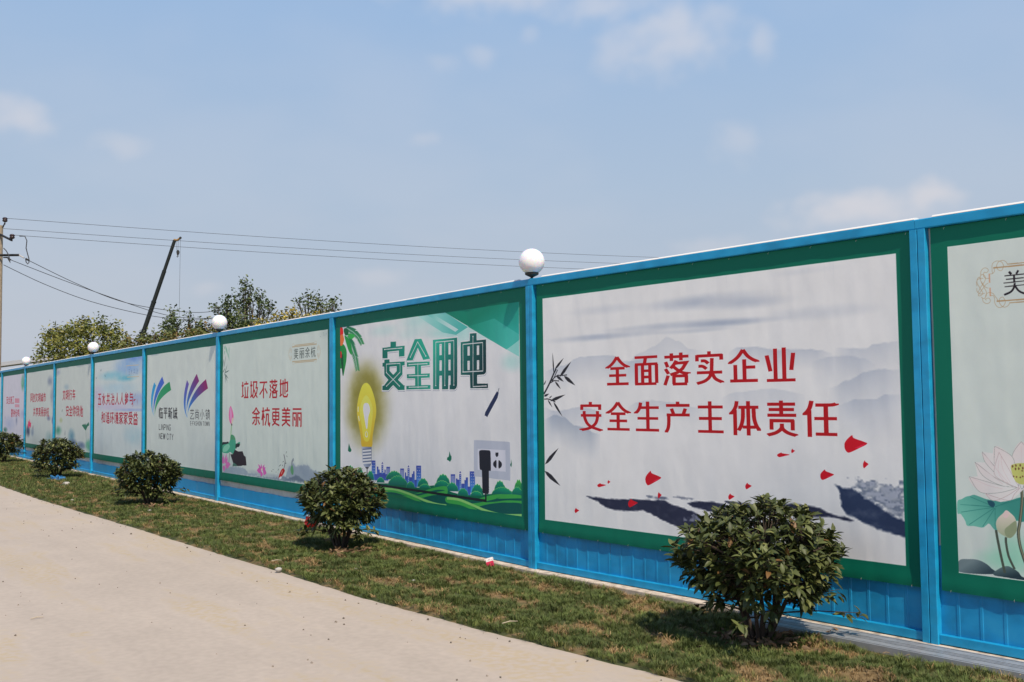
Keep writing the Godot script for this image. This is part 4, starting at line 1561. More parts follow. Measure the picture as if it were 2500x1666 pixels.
# ------------------------------------------------------------------ lettering, as pen strokes in a 100 x 100 box; a trailing -1 marks a curved stroke
const GLYPH := {
	"全": [[49,3,36,19,20,32,1,41,-1],[49,3,62,19,79,32,99,40,-1],[20,42,80,42],[50,42,50,92],[14,66,86,66],[4,95,97,95]],
	"面": [[0,5,100,5],[48,8,44,27],[5,29,97,29],[11,29,11,96],[91,29,91,93],[5,95,90,95],[36,29,36,95],[65,29,65,95],[36,51,65,51],[36,72,65,72]],
	"落": [[0,12,100,12],[32,1,32,25],[67,0,67,24],[9,27,17,44],[8,49,20,65],[18,70,5,100],[50,24,41,36,28,48],[40,33,87,31,72,50,52,62,27,68],[38,42,55,54,75,63,99,66,-1],[35,72,92,72],[40,72,40,97],[86,72,86,94],[35,97,89,97]],
	"实": [[50,0,50,10],[1,13,99,13],[6,10,6,29],[93,10,93,27],[20,28,35,29,47,37,-1],[11,44,27,45,40,53,-1],[60,21,58,62],[0,64,100,64],[58,62,50,78,32,90,3,97,-1],[60,66,70,82,85,90,99,95,-1]],
	"企": [[49,2,35,20,20,32,0,43,-1],[49,2,63,20,80,32,100,40,-1],[23,47,23,92],[53,31,53,92],[53,55,88,55],[4,95,98,95]],
	"业": [[33,2,33,93],[61,0,61,92],[6,21,17,69],[90,17,83,67],[0,96,100,96]],
	"安": [[48,0,48,12],[4,13,95,13],[9,10,9,27],[88,10,88,27],[0,46,100,46],[20,31,21,50,32,72,50,84,70,90,99,97,-1],[78,31,78,52,70,72,50,86,28,92,1,96,-1]],
	"生": [[25,3,21,20,12,33,1,40,-1],[20,20,95,20],[52,0,52,93],[12,56,92,56],[2,95,100,95]],
	"产": [[50,0,50,10],[2,12,100,12],[26,22,34,40],[79,22,71,40],[7,42,98,42],[15,40,15,58,14,74,10,88,2,98,-1]],
	"主": [[48,0,48,92],[3,18,94,18],[8,54,90,54],[0,95,100,95]],
	"体": [[25,0,21,16,12,30,0,39,-1],[18,26,18,100],[30,18,96,18],[62,0,62,100],[45,20,44,50,38,72,29,86,-1],[80,20,81,50,88,72,99,86,-1],[43,76,85,76]],
	"责": [[4,10,93,10],[9,25,89,25],[0,41,99,41],[49,0,49,41],[11,56,88,56],[17,54,17,81],[84,54,84,82],[50,64,48,78,30,90,2,97,-1],[50,64,52,78,70,90,99,97,-1]],
	"任": [[25,0,20,18,12,30,0,40,-1],[18,26,18,100],[36,12,70,12,86,11,97,8,-1],[65,14,65,92],[32,49,99,49],[35,92,98,92]],
	"垃": [[0,26,34,25],[19,2,19,86],[1,95,33,83],[67,0,67,14],[38,16,99,15],[50,34,58,92],[90,32,80,92],[35,97,100,97]],
	"圾": [[0,26,34,25],[17,0,17,86],[1,95,33,83],[38,6,94,6],[90,8,78,40,97,41,86,70,45,100],[48,8,48,50,34,98],[54,50,72,80,100,98]],
	"不": [[2,6,100,6],[60,8,45,45,1,78],[50,38,50,100],[66,42,100,72]],
	"地": [[0,28,32,27],[16,2,16,86],[1,95,31,84],[32,27,94,20,94,66,78,70],[66,0,66,84],[44,8,44,88,54,97,88,97,97,82]],
	"余": [[52,2,34,20,0,34],[52,2,70,20,100,33],[20,36,84,36],[52,36,52,92,34,98],[4,58,96,58],[34,68,24,84,4,94],[72,68,84,84,98,94]],
	"杭": [[2,22,36,20],[20,0,20,100],[18,28,4,70],[24,34,36,58],[68,0,68,12],[40,16,98,15],[58,36,56,70,42,98],[54,38,84,38],[80,38,80,90,90,98,98,82]],
	"更": [[2,5,98,5],[10,24,92,24],[12,24,12,66],[88,24,88,64],[12,44,88,44],[12,64,90,64],[50,5,50,66,38,84,2,98],[16,70,50,88,98,97]],
	"美": [[28,0,36,12],[72,0,64,12],[4,14,96,14],[10,31,90,31],[0,49,100,49],[50,14,50,58],[2,68,98,68],[50,58,44,80,2,98],[52,70,64,86,100,98]],
	"丽": [[2,4,98,4],[8,98,8,26,42,26,42,94,34,98],[22,46,28,66],[58,100,58,26,92,26,92,94,84,98],[72,46,78,66]],
	"临": [[8,12,8,86],[24,2,24,98],[46,2,42,20,36,32],[46,14,98,14],[64,22,72,34],[44,48,96,48],[46,46,46,96],[94,46,94,96],[44,92,96,92],[70,48,70,92]],
	"平": [[6,8,94,8],[22,18,32,40],[78,18,68,40],[0,50,100,50],[50,8,50,100]],
	"新": [[24,0,24,8],[2,12,48,12],[14,18,18,32],[38,18,34,32],[0,38,50,38],[2,56,48,56],[26,38,26,98],[20,64,4,84],[32,64,46,82],[94,4,62,14],[62,12,60,60,50,98],[62,42,100,42],[82,42,82,100]],
	"城": [[0,30,30,30],[16,4,16,80],[0,90,32,78],[36,26,98,26],[42,26,42,60,32,98],[42,50,58,50,56,80,48,76],[66,2,72,50,84,86,96,98,100,80],[92,42,60,96],[82,6,92,18]],
	"艺": [[0,14,100,14],[30,0,30,28],[70,0,70,28],[10,42,86,42,40,70,10,92,16,98,94,98,98,80]],
	"尚": [[50,0,50,30],[18,6,28,24],[82,6,72,24],[8,100,8,34,92,34,92,94,80,100],[30,54,70,54],[30,54,30,84],[70,54,70,84],[30,82,70,82]],
	"小": [[50,0,50,94,36,100],[24,32,4,74],[76,32,98,74]],
	"镇": [[20,0,0,26],[12,16,40,16],[6,38,38,38],[0,58,40,58],[20,38,20,96,40,82],[48,12,98,12],[72,0,72,22],[54,24,54,74],[92,24,92,74],[54,24,92,24],[54,40,92,40],[54,56,92,56],[44,76,100,76],[60,82,46,100],[84,82,100,100]],
	"五": [[4,6,96,6],[46,6,32,94],[8,46,82,46],[82,46,76,94],[0,94,100,94]],
	"水": [[50,0,50,94,36,100],[4,28,40,28,24,66,2,90],[92,20,60,44],[54,40,74,74,100,92]],
	"共": [[8,24,92,24],[30,0,30,64],[70,0,70,64],[0,64,100,64],[32,72,4,100],[66,72,98,100]],
	"治": [[6,4,20,16],[0,34,14,44],[20,58,4,98],[62,0,40,38],[38,40,92,34],[78,20,98,44],[42,56,92,56],[42,56,42,98],[92,56,92,98],[42,94,92,94]],
	"人": [[52,0,50,30,32,72,0,98,-1],[52,20,62,60,80,84,100,98,-1]],
	"参": [[46,0,14,22,80,20],[70,8,90,28],[0,36,100,36],[46,26,30,52,2,68],[58,40,74,56,100,68],[56,50,22,68],[66,62,16,84],[80,72,8,98]],
	"与": [[22,0,18,40,88,40,82,92,58,96],[22,18,84,18],[0,66,70,66]],
	"和": [[40,2,8,14],[0,32,48,32],[24,10,24,100],[22,36,0,72],[28,38,46,60],[58,18,96,18],[58,18,58,92],[96,18,96,92],[58,86,96,86]],
	"谐": [[6,2,20,14],[0,32,18,32,18,90,32,78],[44,2,44,44],[44,18,62,16],[44,44,62,36],[74,0,74,40,98,40],[96,8,74,20],[66,46,58,56],[46,56,94,56],[46,56,46,98],[94,56,94,98],[46,76,94,76],[46,96,94,96]],
	"环": [[0,12,40,12],[2,46,38,46],[20,12,20,82],[0,90,42,78],[46,10,100,10],[76,12,66,40,42,68],[72,34,72,100],[80,42,100,66]],
	"境": [[0,30,30,30],[16,4,16,80],[0,90,32,78],[68,0,68,8],[40,12,98,12],[52,16,56,28],[86,16,82,28],[36,32,100,32],[46,42,92,42],[46,42,46,70],[92,42,92,70],[46,56,92,56],[46,70,92,70],[58,72,54,88,36,100],[76,72,76,94,98,96,100,84]],
	"家": [[50,0,50,8],[4,28,4,12,96,12,96,28],[18,30,82,30],[48,32,6,54],[36,44,54,66,52,96,38,100],[46,56,4,76],[52,72,0,96],[88,42,60,56],[58,54,76,80,100,94]],
	"受": [[86,2,10,8],[20,14,28,26],[48,14,52,26],[82,12,70,28],[4,46,4,34,96,34,96,46],[14,54,80,54,60,80,4,100],[22,62,60,88,100,98]],
	"益": [[28,2,38,16],[72,0,62,16],[4,22,96,22],[34,28,4,54],[64,28,98,54],[14,62,86,62],[14,62,14,94],[86,62,86,94],[38,62,38,94],[62,62,62,94],[0,96,100,96]],
	"文": [[50,0,50,12],[2,18,98,18],[76,20,56,64,4,100],[24,20,46,66,98,100]],
	"明": [[4,12,38,12],[4,12,4,84],[38,12,38,84],[4,46,38,46],[4,80,38,80],[58,6,58,60,46,98],[58,8,94,8],[94,8,94,92,82,98],[58,36,94,36],[58,62,94,62]],
	"行": [[30,0,4,28],[36,26,0,58],[22,44,22,100],[48,12,94,12],[42,42,100,42],[78,42,78,94,62,98]],
	"车": [[10,16,92,16],[44,0,20,48,90,46],[0,70,100,70],[56,32,56,100]],
	"你": [[28,0,2,46],[18,34,18,100],[54,0,36,40],[46,22,98,22,90,36],[68,24,68,92,54,98],[50,48,36,80],[82,46,98,78]],
	"我": [[40,2,4,14],[0,32,100,32],[24,12,24,90,12,96],[0,68,48,54],[60,0,66,50,82,88,96,98,100,78],[92,44,40,98],[78,6,92,22]],
	"他": [[28,0,2,46],[18,34,18,100],[36,46,92,30,92,68,80,72],[64,0,64,80],[46,16,46,88,56,98,92,98,100,80]],
	"同": [[6,100,6,6,94,6,94,92,80,98],[26,28,74,28],[30,46,70,46],[30,46,30,78],[70,46,70,78],[30,76,70,76]],
	"创": [[30,2,0,42],[30,4,58,36],[14,40,46,40,44,64,34,64],[14,40,14,94,54,94,56,78],[72,12,72,72],[96,2,96,92,82,98]],
	"市": [[50,0,50,14],[0,18,100,18],[12,88,12,38,88,38,88,82,76,88],[50,18,50,100]],
	"享": [[50,0,50,8],[2,12,98,12],[22,22,78,22],[22,22,22,40],[78,22,78,40],[22,38,78,38],[16,52,82,52,54,64],[52,62,52,94,38,98],[0,72,100,72]],
	"施": [[22,0,26,10],[0,18,46,18],[20,18,18,60,0,98],[20,44,42,44,38,92,26,94],[62,0,48,26],[56,14,100,14],[48,46,94,34,94,62,84,64],[70,24,70,76],[56,34,56,88,64,96,94,96,98,80]],
	"工": [[6,8,94,8],[50,8,50,92],[0,93,100,93]],
	"警": [[0,8,50,8],[14,0,14,16],[36,0,36,16],[10,20,44,20,42,40],[8,30,28,30],[66,0,56,22],[62,10,98,10],[90,12,56,42],[64,18,98,42],[2,50,98,50],[20,60,80,60],[20,70,80,70],[24,80,76,80],[24,80,24,100],[76,80,76,100],[24,98,76,98]],
	"钟": [[20,0,0,26],[12,16,40,16],[6,38,38,38],[0,58,40,58],[20,38,20,96,40,82],[50,26,98,26],[50,26,50,64],[98,26,98,64],[50,62,98,62],[74,2,74,100]],
	"长": [[84,2,34,34],[0,46,100,46],[28,0,28,94,56,80],[46,48,66,80,100,96]],
	"鸣": [[2,16,30,16],[2,16,2,70],[30,16,30,70],[2,66,30,66],[62,0,54,12],[46,12,46,54],[46,12,84,12,82,40,72,42],[62,22,68,32],[46,54,94,54,90,94,78,98],[36,76,84,76]],
	"L": [[8,0,8,100],[8,95,95,95]],
	"I": [[50,0,50,100]],
	"N": [[8,100,8,0],[8,0,92,100],[92,100,92,0]],
	"P": [[8,0,8,100],[8,5,60,5,92,14,92,40,60,52,8,52,-1]],
	"G": [[90,20,70,4,35,3,10,28,10,72,35,97,70,96,92,82,-1],[92,85,92,55],[60,55,96,55]],
	"E": [[8,0,8,100],[8,5,95,5],[8,50,88,50],[8,95,95,95]],
	"W": [[4,0,26,100],[26,100,50,5],[50,5,74,100],[74,100,96,0]],
	"C": [[92,22,70,4,35,3,8,28,8,72,35,97,70,96,93,76,-1]],
	"T": [[2,5,98,5],[50,5,50,100]],
	"Y": [[4,0,50,55],[96,0,50,55],[50,55,50,100]],
	"F": [[8,0,8,100],[8,5,92,5],[8,48,84,48]],
	"A": [[4,100,50,2],[96,100,50,2],[20,68,80,68]],
	"S": [[88,20,65,3,30,4,12,24,30,44,70,54,90,74,70,96,30,97,8,80,-1]],
	"H": [[8,0,8,100],[92,0,92,100],[8,48,92,48]],
	"O": [[50,3,16,20,8,50,16,80,50,97,84,80,92,50,84,20,50,3,-1]],
	"-": [[10,52,90,52]],
}

# ------------------------------------------------------------------ artwork printed on the banners, centimetres from the print's top left corner
func soft_mountain() -> void:
	bl(ph(120,132,152),0.45,187.3,18,80.9,7.9)
	bl(ph(120,132,152),0.35,227.8,22.7,51.6,6.3)
	bl(ph(120,132,152),0.5,160.9,34.6,104,4.3)
	bl(ph(120,132,152),0.5,211.6,36.1,63.2,3.6)
	bl(ph(120,132,152),0.4,94.4,38.8,78.6,3.7)
	bl(ph(120,132,152),0.3,52.5,39.3,65.5,4.5)
	bl(ph(120,132,152),0.35,178.3,39.8,49.1,2.9)
	bl(ph(120,132,152),0.25,293,34.1,57,7)
	bl(ph(120,132,152),0.12,280,4.3,40,3.6)
	bl(ph(120,132,152),0.2,78.4,16,59,5.8)
	rd(ph(120,132,152),0.35,22,[1.1,65.9,25.5,62.1,47.9,55.4,63.1,54.9,88.1,55.3,102.1,60.8,117.7,60.5,133,57.6])
	rd(ph(120,132,152),0.21,25,[102,63.4,121.7,54.4,136.9,49.6,149.9,43.2,160.6,46.7,174.5,54.1,186.4,56])
	rd(ph(120,132,152),0.39,14,[211.1,58.5,219.2,55.1,234.8,55.2,257.1,58.2,278.6,58.6,292.2,60.5,300.2,62.6])
	rd(ph(120,132,152),0.35,20,[303,59.2,318.5,60,326.1,60.4,332.4,57.9,341,57.3,348.2,56.5,351.8,57.8])
	rd(ph(120,132,152),0.28,24,[283.9,67.7,297.5,64.8,312,64.8,323.4,66.5,332,70.8])
	rd(ph(120,132,152),0.39,28,[296.9,86.3,311.5,81.4,324.4,76.1,335.6,74.3,351.2,75.3])
	rd(ph(120,132,152),0.35,30,[303.2,97.9,317.5,94.1,330.1,94.2,340,91,350.9,91.7])
	rd(ph(95,112,135),0.42,26,[-0.6,109.9,15.8,105.5,25,107.5,42.7,114.9,72.6,121.8])
	rd(ph(120,132,152),0.35,22,[-0.4,99.1,13.6,102.2,25,101.5,47.3,98.5,60.3,100.1,77,104.4])
	rd(ph(120,132,152),0.24,14,[105.3,98.8,117.1,94.7,132.3,93.4,150.7,94.9,185.5,99.8])
	rd(ph(120,132,152),0.21,30,[202.3,91.5,218.4,87.9,249.1,86,277.7,90.1])
	si(ph(34,38,58),1,0.9,0.7,[53,175.1,61.6,175.2,73.4,175.7,90,175.5,106.2,174.3,118,173.8,133.4,173.5,144.6,172.4,151.9,174.9,162.7,177.2,173.3,179.1,180.2,180.9,188.6,185.5,188.4,196,178.1,195.6,165.9,194.1,151.6,191.3,140.6,188.1,129.4,184.5,121.7,182.6,106,184.5,87.8,184.8,77.5,183,69.1,179.2,60.5,177.1])
	si(ph(150,154,168),0.6,2.5,9,[166.1,187.4,175,182,188.7,182.2,188.6,188.1,178.3,190.1])
	si(ph(34,38,58),1,0.9,0.7,[167.2,173.2,180.4,171,195.7,170.6,207.3,171.8,215.3,175.1,207.1,178.5,195.5,178.7,183.7,177.4,173.3,176.1])
	si(ph(70,78,98),0.8,1,1.5,[123.9,170.3,133.4,170.1,144.7,169.6,150.2,171.3,140.9,172.5,129.6,172])
	si(ph(80,86,104),0.8,1,1.5,[153.9,169.5,162.9,168.7,177,169.5,168.2,170.9])
	si(ph(34,38,58),1,0.9,0.7,[204,169,220.2,169,235.9,169.8,254.1,167.7,265.8,166.3,277.2,166.9,288.3,168.5,297.7,171.7,307,172.6,316.1,175.1,307,175.1,293.6,173.9,279.8,175,265.6,173.2,250.9,173.7,228,174.1,215.3,173.1])
	si(ph(64,76,98),0.75,2.5,8,[312.4,147.8,319.5,148,328.3,149.3,339.5,149.1,351.6,149.1,350.9,172.2,342.6,168.5,332.9,165.3,322.9,160.9,315.4,155.7])
	si(ph(176,178,188),0.55,2.5,12,[320.7,150.8,333.3,151.3,347.9,151.6,347.6,163.7,337.8,164.4,326.8,158.4])
	si(ph(36,48,74),1,1.2,1.2,[299.7,151.4,306.3,152.8,315.4,153.6,321.7,158.7,331.7,163.7,341.4,168.6,351.5,172.2,351.1,183.2,343.4,181.1,334.9,180.2,327.5,177.5,320,174.8,313.6,172.7,307.1,170.3,303.9,165.7,303.4,159.9,302.9,156.4])
func art_mountain() -> void:
	tx("全面落安全生产",ph(150,14,22),9,13.5,[80.6,56.3,108.8,80.8,113.3,57.2,141.2,81.3,146.3,56.3,174,81.6,47.9,94.4,76.1,119.7,80.5,94.2,109,118.6,113.4,94.5,141.7,118.7,146.9,94.7,174,119.5])
	tx("实企业主体责任",ph(150,14,22),9,13,[179.5,56.5,206.7,81.8,211.6,56.3,239.3,80.9,244.5,56.8,271.8,80.9,179.7,94.6,207,118.8,211.6,94.7,239.2,119.8,244.3,94.5,271.5,120,276.1,94.8,304.1,119.7])
	pg(ph(168,14,30),sm([313.6,118,315.1,119.8,322.2,122,324.7,123.4,318.8,126.4,312.3,129.3,309.9,129.3,308.1,126.7,308.5,122.6]))
	pg(ph(196,30,60),[315.4,126.4,321.3,124,323.9,123.4,318.8,126.2])
	pg(ph(168,14,30),sm([292.2,141.8,293.1,142.8,297.6,144.1,299.2,144.9,295.4,146.8,291.3,148.6,289.8,148.7,288.7,147.1,289,144.6]))
	pg(ph(196,30,60),[293.3,146.8,297.1,145.3,298.7,144.9,295.4,146.7])
	pg(ph(168,14,30),sm([130.1,150.3,131.6,152,139.1,154,141.6,155.3,135.5,158.5,128.8,161.5,126.4,161.7,124.5,159.1,124.9,155]))
	pg(ph(196,30,60),[132,158.6,138.2,156.1,140.8,155.4,135.5,158.3])
	pg(ph(168,14,30),sm([108.2,174,109.2,175,113.8,176.1,115.4,176.9,111.6,178.9,107.5,180.8,105.9,180.9,104.7,179.4,105,176.9]))
	pg(ph(196,30,60),[109.4,179,113.3,177.4,114.9,176.9,111.6,178.8])
	pg(ph(168,14,30),sm([256.7,131.4,257.7,131.8,262.2,132.3,263.8,132.7,260.1,133.6,256,134.5,254.5,134.5,253.4,133.8,253.6,132.7]))
	pg(ph(196,30,60),[258,133.6,261.7,132.9,263.3,132.7,260.1,133.5])
	pg(ph(168,14,30),sm([72.2,163.3,73.1,163.8,77.7,164.2,79.2,164.5,75.5,165.6,71.5,166.6,70,166.6,68.9,165.9,69.1,164.8]))
	pg(ph(196,30,60),[73.4,165.6,77.1,164.8,78.7,164.6,75.5,165.5])
	pg(ph(168,14,30),sm([266.4,128.3,266.7,128.8,268,129.4,268.5,129.7,267.4,130.6,266.1,131.3,265.7,131.3,265.4,130.6,265.5,129.5]))
	pg(ph(196,30,60),[266.7,130.6,267.9,129.9,268.4,129.8,267.4,130.5])
	pg(ph(168,14,30),sm([82.3,160.1,82.6,160.6,84,161.1,84.5,161.5,83.3,162.3,82,163.1,81.6,163.1,81.2,162.4,81.3,161.4]))
	pg(ph(196,30,60),[82.7,162.3,83.8,161.7,84.3,161.5,83.3,162.2])
	pg(ph(168,14,30),sm([226.4,154.4,226.9,155.1,229.3,156,230.1,156.5,228.1,157.8,226,159,225.2,159,224.6,158,224.7,156.3]))
	pg(ph(196,30,60),[227,157.8,229,156.8,229.9,156.5,228.1,157.7])
	pg(ph(168,14,30),sm([210.6,163.2,211.1,163.9,213.4,164.7,214.2,165.2,212.3,166.4,210.2,167.6,209.4,167.7,208.8,166.7,208.9,165.1]))
	pg(ph(196,30,60),[211.2,166.5,213.1,165.5,214,165.2,212.3,166.3])
	pg(ph(168,14,30),sm([139,166.5,139.4,167.3,141.1,168.2,141.7,168.8,140.3,170.2,138.7,171.5,138.1,171.5,137.7,170.3,137.8,168.5]))
	pg(ph(196,30,60),[139.4,170.2,140.9,169.1,141.5,168.8,140.3,170.1])
	pg(ph(168,14,30),sm([322.7,134.3,323,135.1,324.6,136.1,325.2,136.7,323.8,138.1,322.3,139.3,321.8,139.4,321.4,138.2,321.5,136.4]))
	pg(ph(196,30,60),[323,138.1,324.4,137,325,136.7,323.8,138])
	pg(ph(168,14,30),sm([41.6,186.4,42.2,187.1,44.6,187.8,45.5,188.3,43.4,189.5,41.2,190.7,40.4,190.7,39.8,189.8,39.9,188.2]))
	pg(ph(196,30,60),[42.3,189.5,44.3,188.5,45.2,188.3,43.5,189.4])
	lf(ph(34,34,40),[14.1,69,12.8,49.5],1.76)
	lf(ph(34,34,40),[15.5,65.1,27.9,55.2],2.43)
	lf(ph(34,34,40),[21.9,72,37.5,58.7],3.24)
	lf(ph(34,34,40),[17.3,70.8,27.4,76.3],2.7)
	lf(ph(34,34,40),[27.7,71.3,42.4,79.9],3.51)
	lf(ph(34,34,40),[15.7,76,23.4,82.8],2.16)
	lf(ph(34,34,40),[8.5,93.4,29.4,87.8],2.97)
	lf(ph(34,34,40),[5.2,92.2,11.5,99.1],1.62)
	lf(ph(34,34,40),[12.9,94.2,25.3,107.4],2.43)
	lf(ph(34,34,40),[0.3,150.5,19.4,135.2],3.78)
	lf(ph(34,34,40),[-0.4,156.4,21.2,168.5],4.32)
	lf(ph(34,34,40),[7.2,90.8,11.3,88.5],1.08)
	lf(ph(34,34,40),[0.1,78.8,3.3,74.4],1.35)
	lf(ph(34,34,40),[-0,89,7.2,86.8],2.16)
	ln(ph(34,34,40),1.8,[-0,86.9,4.3,81.9,8.3,76.9,14.1,68.6,17.4,64.5])
	ln(ph(34,34,40),1,[0.4,91.6,4.9,91.4,10,92.3,15.7,94.3])
	ln(ph(34,34,40),0.9,[8.3,76.7,14.1,72.8,19.2,70.4,25.5,70.7,31.7,70.4])
	ln(ph(34,34,40),0.9,[9.2,77.1,14.1,75.1,21,75.5])
	ln(ph(34,34,40),0.9,[11.5,76.1,15.4,71.1,19.3,65.5])
func soft_power() -> void:
	bl(ph(118,112,44),0.75,68,89.2,78,60.4)
	bl(ph(118,112,44),0.8,68.1,111.3,70.8,54.8)
	bl(ph(118,112,44),0.85,67.9,74.5,49.2,36.8)
	bl(ph(118,112,44),0.8,69.9,96.6,56.3,54.8)
	bl(ph(110,178,170),0.45,210.7,5.1,79.9,15.2)
	bl(ph(110,178,170),0.55,260.8,20.2,74.5,11.4)
	bl(ph(110,178,170),0.4,290.4,30.1,66.2,11.2)
	bl(ph(110,178,170),0.25,113.4,10.7,50.2,10.8)
	bl(ph(110,178,170),0.2,177.3,18.3,52.5,10.4)
	bl(ph(110,178,170),0.4,369.2,55.7,30.1,13.5)
func art_power() -> void:
	gr(ph(150,190,184),ph(60,150,142),[190.9,-1.5,290.5,18.9],[[190.9,-0.1,247.2,-0,290.5,18.1,268.3,24.7,242.4,20.7]])
	gr(ph(95,170,160),ph(165,188,186),[210.7,0,251.7,21.3],[[210.7,0,223.6,0.2,272.9,19.4,266.9,21.4]])
	gr(ph(14,110,88),ph(40,150,138),[330.3,1.3,343.2,40.8],[[247.2,-0,379.9,-0,379.3,36,358.5,43.9]])
	gr(ph(22,124,102),ph(60,158,146),[302.2,10.2,364.3,41.9],[[290.5,17.6,338.3,12.8,379.4,30.8,379.3,36,358.5,43.9]])
	gr(ph(120,178,170),ph(178,186,188),[364.3,41.9,329.5,54],[[358.5,43.9,379.3,36,379,51.6]])
	lf(ph(22,98,66),[16,1.2,24.8,0],1.5)
	lf(ph(22,98,66),[16,1.2,17.6,5.7],1.5)
	lf(ph(23,99,66),[17.8,1.8,27.2,0.5],1.5)
	lf(ph(23,99,66),[17.8,1.8,19.5,6.6],1.5)
	lf(ph(24,100,67),[19.5,2.3,29.6,0.9],1.5)
	lf(ph(24,100,67),[19.5,2.3,21.3,7.5],1.5)
	lf(ph(25,101,67),[21.2,2.9,31.9,1.4],1.5)
	lf(ph(25,101,67),[21.2,2.9,23.1,8.3],1.5)
	lf(ph(26,101,67),[22.9,3.4,34.2,1.8],1.5)
	lf(ph(26,101,67),[22.9,3.4,25,9.2],1.5)
	lf(ph(27,102,68),[24.6,3.9,36.4,2.3],1.5)
	lf(ph(27,102,68),[24.6,3.9,26.8,10],1.5)
	lf(ph(28,103,68),[26.3,4.5,38.7,2.8],1.5)
	lf(ph(28,103,68),[26.3,4.5,28.6,10.8],1.5)
	lf(ph(29,104,69),[28,5,40.4,3.3],1.5)
	lf(ph(29,104,69),[28,5,30.3,11.3],1.5)
	lf(ph(31,105,69),[29.7,5.5,41.9,3.8],1.5)
	lf(ph(31,105,69),[29.7,5.5,31.9,11.8],1.5)
	lf(ph(32,106,69),[31.4,6.1,43.4,4.4],1.5)
	lf(ph(32,106,69),[31.4,6.1,33.6,12.2],1.5)
	lf(ph(33,107,70),[33.1,6.6,44.8,5],1.5)
	lf(ph(33,107,70),[33.1,6.6,35.3,12.6],1.5)
	lf(ph(34,108,70),[34.8,7.2,47.2,7.1],1.5)
	lf(ph(34,108,70),[34.8,7.2,33.6,12.9],1.5)
	lf(ph(35,109,71),[36.1,7.8,48.3,7.7],1.5)
	lf(ph(35,109,71),[36.1,7.8,34.9,13.5],1.5)
	lf(ph(36,109,71),[37.4,8.5,49.4,8.4],1.5)
	lf(ph(36,109,71),[37.4,8.5,36.3,14.1],1.5)
	lf(ph(37,110,71),[38.7,9.2,50.5,9],1.5)
	lf(ph(37,110,71),[38.7,9.2,37.6,14.6],1.5)
	lf(ph(38,111,72),[40.1,9.8,51.6,9.7],1.5)
	lf(ph(38,111,72),[40.1,9.8,38.9,15.2],1.5)
	lf(ph(39,112,72),[41.4,10.5,52.7,10.4],1.5)
	lf(ph(39,112,72),[41.4,10.5,40.3,15.7],1.5)
	lf(ph(40,113,73),[42.7,11.1,53.8,11],1.5)
	lf(ph(40,113,73),[42.7,11.1,41.6,16.3],1.5)
	lf(ph(41,114,73),[44,11.8,54.8,11.7],1.5)
	lf(ph(41,114,73),[44,11.8,43,16.9],1.5)
	lf(ph(42,115,74),[45.3,12.4,55.9,12.3],1.5)
	lf(ph(42,115,74),[45.3,12.4,44.3,17.4],1.5)
	lf(ph(43,116,74),[46.6,13.1,57,13],1.5)
	lf(ph(43,116,74),[46.6,13.1,45.6,18],1.5)
	lf(ph(44,116,74),[47.9,13.8,58.1,13.6],1.5)
	lf(ph(44,116,74),[47.9,13.8,46.9,18.5],1.5)
	lf(ph(45,117,75),[49.2,14.4,59.2,14.3],1.5)
	lf(ph(45,117,75),[49.2,14.4,48.3,19.1],1.5)
	lf(ph(46,118,75),[50.2,15.2,59.9,16.5],1.5)
	lf(ph(46,118,75),[50.2,15.2,46.1,19.2],1.5)
	lf(ph(47,119,76),[51,15.9,60.5,17.2],1.5)
	lf(ph(47,119,76),[51,15.9,47.1,19.9],1.5)
	lf(ph(49,120,76),[51.8,16.7,61.1,18],1.5)
	lf(ph(49,120,76),[51.8,16.7,48,20.5],1.5)
	lf(ph(50,121,76),[52.6,17.5,61.7,18.7],1.5)
	lf(ph(50,121,76),[52.6,17.5,48.9,21.2],1.5)
	lf(ph(51,122,77),[53.5,18.2,62.3,19.4],1.5)
	lf(ph(51,122,77),[53.5,18.2,49.8,21.9],1.5)
	lf(ph(52,123,77),[54.3,19,63,20.2],1.5)
	lf(ph(52,123,77),[54.3,19,50.7,22.6],1.5)
	lf(ph(53,124,78),[55.1,19.7,63.6,20.9],1.5)
	lf(ph(53,124,78),[55.1,19.7,51.6,23.3],1.5)
	lf(ph(54,124,78),[55.9,20.5,64.2,21.6],1.5)
	lf(ph(54,124,78),[55.9,20.5,52.5,23.9],1.5)
	lf(ph(55,125,78),[56.8,21.3,64.8,22.3],1.5)
	lf(ph(55,125,78),[56.8,21.3,53.5,24.6],1.5)
	lf(ph(56,126,79),[57.6,22,65.4,23.1],1.5)
	lf(ph(56,126,79),[57.6,22,54.4,25.3],1.5)
	lf(ph(57,127,79),[58.4,22.8,66,23.8],1.5)
	lf(ph(57,127,79),[58.4,22.8,55.3,26],1.5)
	lf(ph(22,98,66),[19.1,11.9,29.1,13.5],1.5)
	lf(ph(22,98,66),[19.1,11.9,14.4,15.9],1.5)
	lf(ph(23,99,66),[20,12.8,30.8,14.6],1.5)
	lf(ph(23,99,66),[20,12.8,15,17.1],1.5)
	lf(ph(24,100,67),[20.9,13.8,32.5,15.6],1.5)
	lf(ph(24,100,67),[20.9,13.8,15.6,18.4],1.5)
	lf(ph(25,101,67),[21.9,14.8,34.1,16.7],1.5)
	lf(ph(25,101,67),[21.9,14.8,16.2,19.6],1.5)
	lf(ph(26,101,67),[22.8,15.7,35.8,17.8],1.5)
	lf(ph(26,101,67),[22.8,15.7,16.8,20.9],1.5)
	lf(ph(27,102,68),[23.8,16.7,37.3,18.8],1.5)
	lf(ph(27,102,68),[23.8,16.7,17.4,22.1],1.5)
	lf(ph(28,103,68),[24.7,17.6,38.9,19.9],1.5)
	lf(ph(28,103,68),[24.7,17.6,18.1,23.3],1.5)
	lf(ph(29,104,69),[25.6,18.6,39.8,20.8],1.5)
